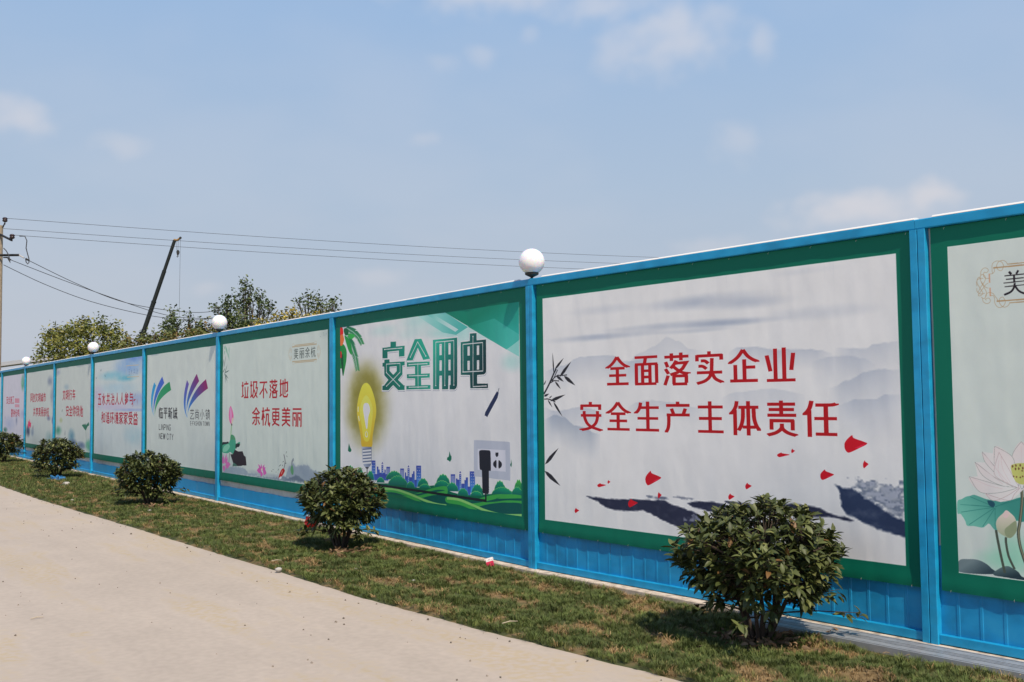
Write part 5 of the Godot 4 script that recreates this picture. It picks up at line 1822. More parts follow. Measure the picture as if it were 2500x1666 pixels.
	lf(ph(29,104,69),[25.6,18.6,19,24.3],1.5)
	lf(ph(31,105,69),[26.5,19.5,40.5,21.7],1.5)
	lf(ph(31,105,69),[26.5,19.5,20.1,25.1],1.5)
	lf(ph(32,106,69),[27.5,20.5,41.2,22.6],1.5)
	lf(ph(32,106,69),[27.5,20.5,21.1,26],1.5)
	lf(ph(33,107,70),[28.4,21.4,41.9,23.5],1.5)
	lf(ph(33,107,70),[28.4,21.4,22.1,26.8],1.5)
	lf(ph(34,108,70),[29.3,22.4,42.2,25.1],1.5)
	lf(ph(34,108,70),[29.3,22.4,21.8,27.3],1.5)
	lf(ph(35,109,71),[30.3,23.7,42.9,26.3],1.5)
	lf(ph(35,109,71),[30.3,23.7,22.9,28.5],1.5)
	lf(ph(36,109,71),[31.2,25,43.6,27.6],1.5)
	lf(ph(36,109,71),[31.2,25,24,29.7],1.5)
	lf(ph(37,110,71),[32.1,26.2,44.3,28.8],1.5)
	lf(ph(37,110,71),[32.1,26.2,25,30.9],1.5)
	lf(ph(38,111,72),[33,27.5,45,30],1.5)
	lf(ph(38,111,72),[33,27.5,26.1,32.1],1.5)
	lf(ph(39,112,72),[34,28.8,45.7,31.2],1.5)
	lf(ph(39,112,72),[34,28.8,27.1,33.3],1.5)
	lf(ph(40,113,73),[34.9,30.1,46.4,32.4],1.5)
	lf(ph(40,113,73),[34.9,30.1,28.2,34.5],1.5)
	lf(ph(41,114,73),[35.8,31.3,47.1,33.6],1.5)
	lf(ph(41,114,73),[35.8,31.3,29.3,35.7],1.5)
	lf(ph(42,115,74),[36.7,32.6,47.8,34.9],1.5)
	lf(ph(42,115,74),[36.7,32.6,30.3,36.9],1.5)
	lf(ph(43,116,74),[37.6,33.9,48.5,36.1],1.5)
	lf(ph(43,116,74),[37.6,33.9,31.4,38.1],1.5)
	lf(ph(44,116,74),[38.6,35.1,49.2,37.3],1.5)
	lf(ph(44,116,74),[38.6,35.1,32.4,39.2],1.5)
	lf(ph(45,117,75),[39.5,36.4,49.9,38.5],1.5)
	lf(ph(45,117,75),[39.5,36.4,33.4,40.4],1.5)
	lf(ph(46,118,75),[40.1,37.9,49.7,40.6],1.5)
	lf(ph(46,118,75),[40.1,37.9,32.9,41.3],1.5)
	lf(ph(47,119,76),[40.7,39.5,50.1,42.1],1.5)
	lf(ph(47,119,76),[40.7,39.5,33.7,42.8],1.5)
	lf(ph(49,120,76),[41.4,41,50.5,43.6],1.5)
	lf(ph(49,120,76),[41.4,41,34.4,44.3],1.5)
	lf(ph(50,121,76),[42,42.6,50.9,45.1],1.5)
	lf(ph(50,121,76),[42,42.6,35.2,45.8],1.5)
	lf(ph(51,122,77),[42.6,44.1,51.3,46.6],1.5)
	lf(ph(51,122,77),[42.6,44.1,36,47.3],1.5)
	lf(ph(52,123,77),[43.2,45.7,51.7,48.1],1.5)
	lf(ph(52,123,77),[43.2,45.7,36.7,48.7],1.5)
	lf(ph(53,124,78),[43.8,47.2,52.1,49.5],1.5)
	lf(ph(53,124,78),[43.8,47.2,37.5,50.2],1.5)
	lf(ph(54,124,78),[44.4,48.8,52.5,51],1.5)
	lf(ph(54,124,78),[44.4,48.8,38.2,51.7],1.5)
	lf(ph(55,125,78),[45,50.3,52.9,52.5],1.5)
	lf(ph(55,125,78),[45,50.3,39,53.2],1.5)
	lf(ph(56,126,79),[45.6,51.8,53.3,54],1.5)
	lf(ph(56,126,79),[45.6,51.8,39.8,54.7],1.5)
	lf(ph(57,127,79),[46.2,53.4,53.7,55.5],1.5)
	lf(ph(57,127,79),[46.2,53.4,40.5,56.1],1.5)
	ln(ph(120,160,140),1.2,so([15.2,1,34.5,7.3,48.1,14.4,57.8,21.9]))
	ln(ph(110,150,130),1.2,so([18,11.4,29.2,22.2,38.8,35.3,46.2,53.2]))
	pg(ph(30,130,60),sm([11,11,16.7,11.9,26.4,18.2,31.1,26.1,30.6,34.9,23.7,30.8,16.7,21.5]))
	pg(ph(44,150,66),sm([20.2,9,30.5,9.6,40.6,12.1,31.9,16,23.6,14.3]))
	pg(ph(26,120,54),sm([1.3,20.7,9.7,21.8,16.8,29.2,16.9,39.4,12.8,50.7,7.3,60.7,4.4,51.7,-0.8,48.9,-1,27]))
	pg(ph(16,70,44),sm([1.4,37.4,7,33.8,8.6,49.3,6.7,60.1,3.8,51.7]))
	pg(ph(190,30,30),sm([-1.2,-0.1,5.3,0.3,8.2,6.9,4,11.8,-1.1,11.5]))
	pg(ph(214,100,50),sm([-1.1,11.5,5.4,8.7,10.2,14.8,5.5,22.2,-1,21.2]))
	pg(ph(170,24,30),sm([-0.9,29.6,3.6,31.1,3.1,37.5,-0.9,36.7]))
	pg(ph(20,84,52),sm([9,3.1,15.2,1.6,22.2,4.6,20.8,10.3,12.4,9.8]))
	gr(ph(196,188,66),ph(182,150,40),[69.5,68.7,69.9,145.7],[sm([69.5,70,79.9,73.9,90.1,86.2,94.7,98.3,94.2,107.9,89.7,120,85.2,133.3,82.2,145.4,58.4,145.9,54.6,133.8,50.1,120.3,46,109.1,45.4,98,49.9,85.6,59.1,73.4])])
	gr(ph(204,197,86),ph(192,178,56),[69.6,85.9,69.8,140.8],[sm([69.6,84.7,82.5,93.4,86.4,104.3,82.6,120,76.3,137.1,63.3,137.3,57.2,120.2,52.6,104.2,57.1,93.1])])
	pg(ph(238,236,222),sm([64.4,94.4,74.8,94.5,79.5,101.9,74.9,110.4,72.3,122.5,69.2,123.8,66.6,117.7,63.2,107.9,61.3,100.5]))
	ln(ph(232,228,170),1.4,so([67.2,127.5,66.7,132.3,71.1,133.5,72.4,129.8,69.3,126.8]))
	ln(ph(235,228,150),2.5,[48.6,98,48.1,104.2])
	ln(ph(235,228,150),2.5,[49.2,109.1,51.4,115.3])
	gr(ph(150,158,176),ph(88,98,120),[58.4,147.2,82.7,146.6],[[57.9,145.6,82.7,145,82.2,164,78.2,167.8,70,169.7,62.7,168.4,59,164.2]])
	ln(ph(90,100,124),2,[59.5,149,81.4,147.5])
	ln(ph(196,202,214),2,[59.5,150.4,81.4,148.9])
	ln(ph(90,100,124),2,[59.5,152.6,81.4,151.1])
	ln(ph(196,202,214),2,[59.5,154.1,81.4,152.5])
	ln(ph(90,100,124),2,[59.5,156.3,81.4,154.7])
	ln(ph(196,202,214),2,[59.5,157.8,81.4,156.1])
	ln(ph(90,100,124),2,[59.5,160,81.5,158.3])
	ln(ph(196,202,214),2,[59.5,161.4,81.5,159.7])
	ln(ph(90,100,124),2,[59.5,163.6,81.5,161.9])
	ln(ph(196,202,214),2,[59.5,165.1,81.5,163.3])
	pg(ph(30,30,36),[65.3,169.4,75.6,169,72.5,170.8,68.4,170.9])
	ln(ph(30,30,36),2,[70.5,170.9,70.5,179.6])
	pg(ph(14,92,70),[254.2,144.2,256.4,148,258.2,149.6,258,152.3,255,155.1,253.7,154.1,249.2,153.1,249.7,150.9,252.8,149.7])
	pg(ph(14,92,70),[363.9,147.5,364.5,150.3,365,151.5,364.9,153.5,364,155.6,363.7,154.8,362.4,154,362.5,152.4,363.5,151.6])
	pg(ph(14,92,70),[23.2,142.4,26.8,147.3,30.1,150.3,28.8,152.2,25.2,153.2,20.5,151.8,21.1,148.7])
	gr(ph(52,66,142),ph(60,126,190),[82.3,160.8,82.4,182.1],[[82.3,160.8,92.3,160.5,92.4,182.5,82.4,182.9]])
	pg(ph(206,214,232),[85.6,162.7,87,162.7,87,163.5,85.6,163.5])
	pg(ph(206,214,232),[89.1,162.6,90.5,162.6,90.5,163.4,89.1,163.4])
	pg(ph(206,214,232),[84.4,166.1,85.8,166,85.8,166.8,84.4,166.9])
	pg(ph(206,214,232),[88.4,165.9,89.8,165.9,89.8,166.7,88.5,166.7])
	pg(ph(206,214,232),[85.7,169.3,87,169.2,87,170,85.7,170.1])
	pg(ph(206,214,232),[89.2,169.1,90.5,169.1,90.5,169.9,89.2,170])
	pg(ph(206,214,232),[84.5,172.6,85.8,172.5,85.8,173.4,84.5,173.4])
	pg(ph(206,214,232),[88.5,172.4,89.8,172.4,89.8,173.2,88.5,173.3])
	pg(ph(206,214,232),[85.7,175.8,87.1,175.8,87.1,176.6,85.7,176.6])
	pg(ph(206,214,232),[89.2,175.7,90.6,175.6,90.6,176.4,89.2,176.5])
	gr(ph(52,66,142),ph(60,126,190),[95.8,167.3,95.8,188.4],[[95.8,167.3,99.5,167.1,99.5,181.7,95.8,181.9]])
	gr(ph(52,66,142),ph(60,126,190),[99.5,170.4,99.5,191.4],[[99.5,170.4,102.6,170.3,102.6,181.6,99.5,181.7]])
	gr(ph(52,66,142),ph(60,126,190),[102.2,173.9,102.3,194.9],[[102.2,173.9,107.3,173.7,107.3,182.6,102.2,182.8]])
	gr(ph(52,66,142),ph(60,126,190),[106.6,164.8,106.6,185.8],[[106.6,164.8,111,164.7,111,181.6,106.6,181.8]])
	pg(ph(206,214,232),[108.1,165.8,109.4,165.7,109.4,166.7,108.1,166.7])
	pg(ph(206,214,232),[108.1,168.2,109.4,168.1,109.4,169.1,108.1,169.1])
	pg(ph(206,214,232),[108.1,170.6,109.4,170.5,109.4,171.5,108.1,171.6])
	pg(ph(206,214,232),[108.1,173,109.4,173,109.4,173.9,108.1,174])
	pg(ph(206,214,232),[108.1,175.4,109.4,175.4,109.4,176.3,108.1,176.4])
	pg(ph(206,214,232),[108.1,177.9,109.5,177.8,109.5,178.8,108.1,178.8])
	pg(ph(206,214,232),[108.1,180.3,109.5,180.2,109.5,181.2,108.1,181.2])
	pg(ph(52,60,130),[106.6,163.7,111,163.6,108.8,161.2])
	gr(ph(52,66,142),ph(60,126,190),[111,173.5,111,194.4],[[111,173.5,114.3,173.4,114.3,182.2,111,182.4]])
	gr(ph(52,66,142),ph(60,126,190),[113.8,169.8,113.8,190.7],[[113.8,169.8,116.8,169.7,116.8,181.7,113.8,181.9]])
	gr(ph(52,66,142),ph(60,126,190),[118.5,166.4,118.5,187.2],[[118.5,166.4,127,166.1,127,180.4,118.5,180.8]])
	ln(ph(206,214,232),0.7,[120.6,168.1,120.6,178.3])
	ln(ph(206,214,232),0.7,[122.8,168,122.8,178.2])
	ln(ph(206,214,232),0.7,[124.9,167.9,124.9,178.1])
	gr(ph(52,66,142),ph(60,126,190),[89.3,176.1,89.3,197.3],[[89.3,176.1,122.9,174.6,122.9,181.8,89.3,183.4]])
	gr(ph(52,66,142),ph(60,126,190),[150.4,166.8,150.4,187.2],[[150.4,166.8,158.6,166.5,158.6,182.1,150.4,182.5]])
	ln(ph(206,214,232),0.7,[152.5,168.4,152.5,178.5])
	ln(ph(206,214,232),0.7,[154.5,168.4,154.5,178.4])
	ln(ph(206,214,232),0.7,[156.6,168.3,156.6,178.3])
	gr(ph(52,66,142),ph(60,126,190),[160.7,170.7,160.6,190.9],[[160.7,170.7,163.5,170.6,163.4,183,160.6,183.1]])
	gr(ph(52,66,142),ph(60,126,190),[163,174.5,162.9,194.7],[[163,174.5,167.7,174.3,167.6,184.3,163,184.6]])
	gr(ph(52,66,142),ph(60,126,190),[166.8,165.8,166.7,185.9],[[166.8,165.8,171.1,165.6,171,184.2,166.7,184.4]])
	pg(ph(206,214,232),[168.3,166.7,169.6,166.6,169.6,167.5,168.3,167.6])
	pg(ph(206,214,232),[168.3,169,169.6,168.9,169.6,169.9,168.3,169.9])
	pg(ph(206,214,232),[168.3,171.3,169.6,171.3,169.6,172.2,168.3,172.2])
	pg(ph(206,214,232),[168.3,173.6,169.6,173.6,169.6,174.5,168.3,174.6])
	pg(ph(206,214,232),[168.3,176,169.6,175.9,169.5,176.8,168.2,176.9])
	pg(ph(206,214,232),[168.2,178.3,169.5,178.2,169.5,179.1,168.2,179.2])
	pg(ph(206,214,232),[168.2,180.6,169.5,180.5,169.5,181.5,168.2,181.5])
	pg(ph(52,60,130),[166.8,164.7,171.1,164.5,168.9,162.3])
	gr(ph(52,66,142),ph(60,126,190),[170.8,175.3,170.7,195.4],[[170.8,175.3,176.9,175,176.9,185,170.7,185.3]])
	gr(ph(52,66,142),ph(60,126,190),[176.2,171.4,176.1,191.5],[[176.2,171.4,179.2,171.3,179.2,185.1,176.1,185.3]])
	gr(ph(52,66,142),ph(60,126,190),[178.9,168.4,178.8,188.4],[[178.9,168.4,182.3,168.3,182.2,185.1,178.9,185.3]])
	gr(ph(52,66,142),ph(60,126,190),[185.8,162,185.7,181.9],[[185.8,162,196.3,161.6,196.2,184.4,185.7,185]])
	pg(ph(206,214,232),[189.4,163.8,190.6,163.7,190.6,164.5,189.4,164.5])
	pg(ph(206,214,232),[193.1,163.6,194.3,163.6,194.3,164.4,193.1,164.4])
	pg(ph(206,214,232),[188.1,166.9,189.3,166.8,189.3,167.6,188.1,167.7])
	pg(ph(206,214,232),[192.4,166.7,193.6,166.7,193.5,167.4,192.3,167.5])
	pg(ph(206,214,232),[189.4,169.9,190.6,169.8,190.6,170.6,189.4,170.7])
	pg(ph(206,214,232),[193.1,169.7,194.3,169.7,194.3,170.5,193.1,170.5])
	pg(ph(206,214,232),[188.1,173,189.3,173,189.3,173.7,188.1,173.8])
	pg(ph(206,214,232),[192.3,172.8,193.5,172.8,193.5,173.5,192.3,173.6])
	pg(ph(206,214,232),[189.4,176,190.6,175.9,190.6,176.7,189.4,176.8])
	pg(ph(206,214,232),[193,175.8,194.2,175.8,194.2,176.5,193,176.6])
	gr(ph(52,66,142),ph(60,126,190),[182.2,177.5,182.2,197.4],[[182.2,177.5,186.8,177.3,186.7,187.2,182.2,187.4]])
	gr(ph(52,66,142),ph(60,126,190),[256.4,167.6,256.2,186.5],[[256.4,167.6,264.8,167.2,264.7,181.7,256.2,182.1]])
	ln(ph(206,214,232),0.7,[258.5,169.1,258.4,178.4])
	ln(ph(206,214,232),0.7,[260.6,169,260.5,178.3])
	ln(ph(206,214,232),0.7,[262.7,168.9,262.6,178.2])
	gr(ph(52,66,142),ph(60,126,190),[266.1,171.4,265.9,190.2],[[266.1,171.4,269.1,171.3,269,182.8,266,183]])
	gr(ph(52,66,142),ph(60,126,190),[268.8,172.4,268.6,191.1],[[268.8,172.4,272.9,172.2,272.7,183.7,268.7,183.9]])
	gr(ph(52,66,142),ph(60,126,190),[272.6,166.6,272.4,185.3],[[272.6,166.6,276.4,166.4,276.2,183.7,272.5,183.9]])
	pg(ph(206,214,232),[274,167.4,275.1,167.4,275.1,168.2,273.9,168.3])
	pg(ph(206,214,232),[273.9,169.6,275,169.5,275,170.4,273.9,170.4])
	pg(ph(206,214,232),[273.9,171.7,275,171.7,275,172.5,273.9,172.6])
	pg(ph(206,214,232),[273.9,173.9,275,173.8,275,174.7,273.9,174.7])
	pg(ph(206,214,232),[273.9,176,275,176,275,176.8,273.8,176.9])
	pg(ph(206,214,232),[273.8,178.2,275,178.1,274.9,179,273.8,179])
	pg(ph(206,214,232),[273.8,180.3,274.9,180.3,274.9,181.1,273.8,181.2])
	pg(ph(52,60,130),[272.7,165.6,276.4,165.4,274.6,163.3])
	gr(ph(52,66,142),ph(60,126,190),[276.6,176,276.3,194.6],[[276.6,176,282.1,175.7,282,185,276.4,185.3]])
	gr(ph(52,66,142),ph(60,126,190),[282.3,172.1,282.1,190.7],[[282.3,172.1,284.9,172,284.8,184.8,282.1,185]])
	gr(ph(52,66,142),ph(60,126,190),[284.8,169.3,284.6,187.8],[[284.8,169.3,288.8,169.1,288.6,184.8,284.6,185]])
	gr(ph(52,66,142),ph(60,126,190),[292.2,162.8,292,181.2],[[292.2,162.8,301.5,162.4,301.3,183.6,292,184.1]])
	pg(ph(206,214,232),[295.4,164.4,296.5,164.4,296.5,165.1,295.4,165.1])
	pg(ph(206,214,232),[298.7,164.3,299.7,164.3,299.7,165,298.7,165])
	pg(ph(206,214,232),[294.3,167.3,295.3,167.3,295.3,168,294.3,168])
	pg(ph(206,214,232),[298,167.2,299,167.1,299,167.8,298,167.9])
	pg(ph(206,214,232),[295.4,170.1,296.4,170.1,296.4,170.8,295.4,170.8])
	pg(ph(206,214,232),[298.6,170,299.7,169.9,299.6,170.6,298.6,170.7])
	pg(ph(206,214,232),[294.2,173,295.2,172.9,295.2,173.7,294.2,173.7])
	pg(ph(206,214,232),[297.9,172.8,299,172.8,299,173.5,297.9,173.5])
	pg(ph(206,214,232),[295.3,175.8,296.3,175.7,296.3,176.4,295.3,176.5])
	pg(ph(206,214,232),[298.5,175.6,299.6,175.6,299.6,176.3,298.5,176.3])
	gr(ph(52,66,142),ph(60,126,190),[288.4,178.2,288.2,196.7],[[288.4,178.2,293.6,178,293.5,186.5,288.3,186.8]])
	pg(ph(6,88,62),sm([8.9,190.7,35.1,188.5,53.2,187.6,74.5,186.6,98.7,186.2,125.4,184.9,157.5,183.3,185.2,185.7,214.9,182,229.3,181.2,257.2,185.6,284,187,309.8,184.8,334.7,182.1,352.8,179,380.6,179.5,380.2,200.7,334.4,201.3,283.8,201.2,214.8,202.2,138.4,204.7,9.1,210.3]))
	pg(ph(92,170,92),[9.6,187.2,10.7,186.4,12.3,180.8,13.9,177.7,15.5,175.8,17.1,175.2,18.7,172.5,20.2,170.8,21.8,170.4,23.4,171.3,25,169.3,26.6,168.5,28.2,169.2,29.8,171,31.3,170.1,32.9,170.3,34.5,171.9,36.1,174.4,37.6,174.9,39.2,176.6,40.8,179.6,42.4,184.9,43.5,185.6])
	gr(ph(16,126,90),ph(8,84,78),[10.6,170,10.8,187.1],[[10.8,187.1,10.8,187.1,12.3,181.6,13.9,178.5,15.5,176.6,17.1,175.9,18.7,173.3,20.2,171.5,21.8,171.2,23.4,172,25,170.1,26.6,169.2,28.2,170,29.8,171.8,31.3,170.8,32.9,171.1,34.5,172.7,36.1,175.2,37.6,175.7,39.2,177.4,40.8,180.3,42.4,185.6,42.4,185.6]])
	pg(ph(92,170,92),[41.3,185.7,42.4,184.9,43.6,179.3,44.8,176.2,46.1,174.4,47.3,173.9,48.5,171.5,49.8,170,51,170,52.3,171.2,53.5,169.9,54.7,169.9,56,171.2,57.2,173.5,58.4,173.9,59.7,175.6,60.9,178.6,62.2,184,63.2,184.7])
	gr(ph(16,126,90),ph(8,84,78),[42.3,170.5,42.4,185.6],[[42.4,185.6,42.4,185.6,43.6,180.1,44.8,177,46.1,175.2,47.3,174.6,48.5,172.2,49.8,170.8,51,170.8,52.3,171.9,53.5,170.7,54.7,170.6,56,172,57.2,174.2,58.4,174.7,59.7,176.3,60.9,179.3,62.2,184.7,62.2,184.7]])
	pg(ph(92,170,92),[68.2,184.4,69.3,183.6,70.5,179.7,71.7,177.4,72.9,176.1,74.1,175.7,75.3,174,76.5,173,77.7,173,78.9,173.8,80.1,172.9,81.3,172.8,82.5,173.7,83.7,175.3,84.8,175.6,86,176.8,87.2,178.9,88.4,182.7,89.5,183.4])
	gr(ph(16,126,90),ph(8,84,78),[69.2,173.6,69.3,184.4],[[69.3,184.4,69.3,184.4,70.5,180.4,71.7,178.2,72.9,176.9,74.1,176.5,75.3,174.8,76.5,173.7,77.7,173.7,78.9,174.5,80.1,173.6,81.3,173.5,82.5,174.5,83.7,176.1,84.8,176.4,86,177.5,87.2,179.6,88.4,183.5,88.4,183.5]])
	pg(ph(92,170,92),[116.1,180.5,117.1,179.8,118.6,177.3,120,175.9,121.4,175,122.8,174.6,124.2,173.3,125.6,172.4,127,172.1,128.4,172.3,129.8,171.2,131.2,170.5,132.6,170.5,134,171.1,135.4,170.1,136.8,169.7,138.2,170,139.6,170.9,140.9,170.2,142.3,170,143.7,170.6,145.1,171.6,146.4,171.3,147.8,171.5,149.2,172.3,150.5,173.4,151.9,173.7,153.2,174.4,154.6,175.7,155.9,178,156.9,178.7])
	gr(ph(16,126,90),ph(8,84,78),[117.1,171.3,117.1,180.5],[[117.1,180.5,117.1,180.5,118.6,178,120,176.6,121.4,175.7,122.8,175.3,124.2,174.1,125.6,173.1,127,172.8,128.4,173,129.8,171.9,131.2,171.2,132.6,171.2,134,171.8,135.4,170.8,136.8,170.4,138.2,170.7,139.6,171.6,140.9,170.9,142.3,170.7,143.7,171.3,145.1,172.3,146.4,172,147.8,172.2,149.2,173,150.5,174.1,151.9,174.4,153.2,175.1,154.6,176.4,155.9,178.7,155.9,178.7]])
	pg(ph(92,170,92),[94.3,185.6,95.3,184.8,96.4,182.7,97.6,181.5,98.8,180.8,99.9,180.6,101.1,179.6,102.3,179,103.4,179,104.6,179.4,105.8,178.9,106.9,178.8,108.1,179.3,109.2,180.1,110.4,180.3,111.5,180.9,112.7,181.9,113.8,183.9,114.8,184.6])
	gr(ph(16,126,90),ph(8,84,78),[95.3,179.9,95.3,185.6],[[95.3,185.6,95.3,185.6,96.4,183.4,97.6,182.2,98.8,181.5,99.9,181.3,101.1,180.4,102.3,179.8,103.4,179.7,104.6,180.1,105.8,179.6,106.9,179.6,108.1,180,109.2,180.9,110.4,181,111.5,181.6,112.7,182.7,113.8,184.7,113.8,184.7]])
	pg(ph(92,170,92),[121.1,186.7,122.1,185.9,123.5,183.4,125,181.9,126.4,180.9,127.8,180.5,129.3,179.2,130.7,178.2,132.1,177.8,133.5,178,135,176.7,136.4,175.9,137.8,175.9,139.2,176.5,140.6,175.3,142,174.7,143.4,174.9,144.8,175.8,146.2,174.8,147.6,174.5,149,174.9,150.4,176,151.8,175.3,153.2,175.2,154.6,175.8,155.9,177,157.3,176.7,158.7,176.9,160.1,177.8,161.4,179,162.8,179.2,164.2,180,165.5,181.3,166.9,183.7,167.8,184.3])
	gr(ph(16,126,90),ph(8,84,78),[122.1,176.3,122.1,186.6],[[122.1,186.6,122.1,186.6,123.5,184.1,125,182.6,126.4,181.6,127.8,181.2,129.3,179.9,130.7,178.9,132.1,178.5,133.5,178.7,135,177.4,136.4,176.6,137.8,176.6,139.2,177.2,140.6,176,142,175.4,143.4,175.7,144.8,176.5,146.2,175.5,147.6,175.2,149,175.6,150.4,176.7,151.8,176,153.2,175.9,154.6,176.6,155.9,177.7,157.3,177.4,158.7,177.6,160.1,178.5,161.4,179.7,162.8,179.9,164.2,180.7,165.5,182,166.9,184.4,166.9,184.4]])
	pg(ph(92,170,92),[162.8,186.9,163.7,186.2,164.9,183.8,166.1,182.5,167.3,181.8,168.4,181.5,169.6,180.5,170.7,179.9,171.9,179.8,173.1,180.3,174.2,179.7,175.4,179.6,176.5,180.2,177.7,181.1,178.8,181.2,179.9,181.9,181.1,183,182.2,185.2,183.1,185.9])
	gr(ph(16,126,90),ph(8,84,78),[163.8,180.7,163.7,186.9],[[163.7,186.9,163.7,186.9,164.9,184.5,166.1,183.2,167.3,182.5,168.4,182.2,169.6,181.2,170.7,180.6,171.9,180.5,173.1,181,174.2,180.4,175.4,180.3,176.5,180.9,177.7,181.8,178.8,181.9,179.9,182.5,181.1,183.7,182.2,185.9,182.2,185.9]])
	pg(ph(92,170,92),[187.4,184.9,188.3,184.1,189.8,180.7,191.3,178.8,192.8,177.7,194.3,177.3,195.8,175.8,197.3,174.9,198.8,174.9,200.3,175.5,201.8,174.7,203.2,174.6,204.7,175.4,206.2,176.8,207.6,177,209.1,178,210.6,179.7,212,182.9,212.9,183.6])
	gr(ph(16,126,90),ph(8,84,78),[188.3,175.7,188.3,184.8],[[188.3,184.8,188.3,184.8,189.8,181.4,191.3,179.5,192.8,178.4,194.3,178,195.8,176.5,197.3,175.6,198.8,175.6,200.3,176.2,201.8,175.4,203.2,175.3,204.7,176.1,206.2,177.4,207.6,177.7,209.1,178.6,210.6,180.4,212,183.6,212,183.6]])
	pg(ph(92,170,92),[191.9,185.4,192.8,184.7,194.2,183.2,195.6,182.4,197,181.9,198.4,181.7,199.8,181,201.2,180.6,202.6,180.5,203.9,180.8,205.3,180.4,206.7,180.3,208.1,180.6,209.4,181.1,210.8,181.2,212.2,181.5,213.5,182.2,214.9,183.5,215.8,184.2])
	gr(ph(16,126,90),ph(8,84,78),[192.8,181.6,192.8,185.4],[[192.8,185.4,192.8,185.4,194.2,183.9,195.6,183.1,197,182.5,198.4,182.4,199.8,181.7,201.2,181.3,202.6,181.2,203.9,181.5,205.3,181.1,206.7,181,208.1,181.3,209.4,181.8,210.8,181.9,212.2,182.2,213.5,182.9,214.9,184.2,214.9,184.2]])
	pg(ph(92,170,92),[226.3,179.9,227.2,179.2,228.6,175.7,230.1,173.7,231.5,172.5,232.9,172,234.3,170.4,235.8,169.2,237.2,169,238.6,169.5,240,168.2,241.4,167.7,242.8,168.1,244.2,169.3,245.6,168.6,247,168.8,248.4,169.8,249.7,171.3,251.1,171.6,252.5,172.7,253.8,174.5,255.2,177.8,256,178.4])
	gr(ph(16,126,90),ph(8,84,78),[227.2,169.1,227.2,179.9],[[227.2,179.9,227.2,179.9,228.6,176.3,230.1,174.3,231.5,173.1,232.9,172.7,234.3,171,235.8,169.9,237.2,169.7,238.6,170.2,240,168.9,241.4,168.4,242.8,168.8,244.2,169.9,245.6,169.3,247,169.4,248.4,170.4,249.7,172,251.1,172.3,252.5,173.3,253.8,175.2,255.2,178.5,255.2,178.5]])
	pg(ph(92,170,92),[222.7,182.3,223.6,181.6,224.9,179.7,226.2,178.6,227.5,177.9,228.8,177.7,230.2,176.7,231.5,176,232.8,175.8,234.1,176,235.4,175.2,236.7,174.7,238,174.8,239.2,175.3,240.5,174.7,241.8,174.5,243.1,174.8,244.4,175.5,245.6,175.2,246.9,175.3,248.2,175.9,249.5,176.7,250.7,176.8,252,177.4,253.2,178.3,254.5,180,255.3,180.6])
	gr(ph(16,126,90),ph(8,84,78),[223.6,175.9,223.6,182.3],[[223.6,182.3,223.6,182.3,224.9,180.4,226.2,179.3,227.5,178.6,228.8,178.3,230.2,177.4,231.5,176.7,232.8,176.5,234.1,176.7,235.4,175.8,236.7,175.4,238,175.5,239.2,176,240.5,175.3,241.8,175.1,243.1,175.5,244.4,176.2,245.6,175.9,246.9,176,248.2,176.5,249.4,177.3,250.7,177.5,252,178,253.2,179,254.5,180.7,254.5,180.7]])
	pg(ph(92,170,92),[245.3,185.5,246.1,184.8,247.4,182,248.7,180.3,249.9,179.3,251.2,179,252.4,177.6,253.7,176.7,254.9,176.5,256.2,176.9,257.4,175.8,258.6,175.4,259.9,175.7,261.1,176.6,262.3,176.1,263.5,176.2,264.7,177,265.9,178.2,267.1,178.5,268.3,179.3,269.5,180.8,270.7,183.5,271.5,184.1])
	gr(ph(16,126,90),ph(8,84,78),[246.2,176.7,246.1,185.5],[[246.1,185.5,246.1,185.5,247.4,182.6,248.7,181,249.9,180,251.2,179.6,252.4,178.3,253.7,177.3,254.9,177.1,256.1,177.5,257.4,176.5,258.6,176,259.8,176.4,261.1,177.3,262.3,176.7,263.5,176.8,264.7,177.6,265.9,178.9,267.1,179.1,268.3,180,269.5,181.5,270.7,184.2,270.7,184.2]])
	pg(ph(92,170,92),[268.5,187.9,269.3,187.2,270.6,184.8,271.9,183.4,273.2,182.6,274.4,182.3,275.7,181.2,276.9,180.6,278.2,180.5,279.4,181,280.7,180.4,281.9,180.3,283.1,180.8,284.4,181.8,285.6,181.9,286.8,182.6,288,183.8,289.2,186.1,290,186.7])
	gr(ph(16,126,90),ph(8,84,78),[269.4,181.4,269.3,187.8],[[269.3,187.8,269.3,187.8,270.6,185.4,271.9,184,273.2,183.2,274.4,182.9,275.7,181.9,276.9,181.2,278.2,181.2,279.4,181.6,280.7,181,281.9,180.9,283.1,181.5,284.3,182.4,285.6,182.5,286.8,183.2,288,184.5,289.2,186.7,289.2,186.7]])
	pg(ph(92,170,92),[293.6,185.8,294.4,185.1,295.6,181.7,296.7,179.8,297.8,178.7,298.9,178.3,300,176.7,301.1,175.6,302.2,175.4,303.3,175.9,304.4,174.7,305.5,174.2,306.6,174.6,307.6,175.7,308.7,175.1,309.8,175.2,310.9,176.2,311.9,177.6,313,177.9,314,178.9,315.1,180.7,316.1,183.9,316.8,184.5])
	gr(ph(16,126,90),ph(8,84,78),[294.5,175.5,294.4,185.7],[[294.4,185.7,294.4,185.7,295.6,182.4,296.7,180.5,297.8,179.3,298.9,178.9,300,177.3,301.1,176.3,302.2,176,303.3,176.5,304.4,175.3,305.5,174.8,306.6,175.2,307.6,176.3,308.7,175.7,309.8,175.8,310.8,176.8,311.9,178.3,313,178.6,314,179.6,315.1,181.3,316.1,184.5,316.1,184.5]])
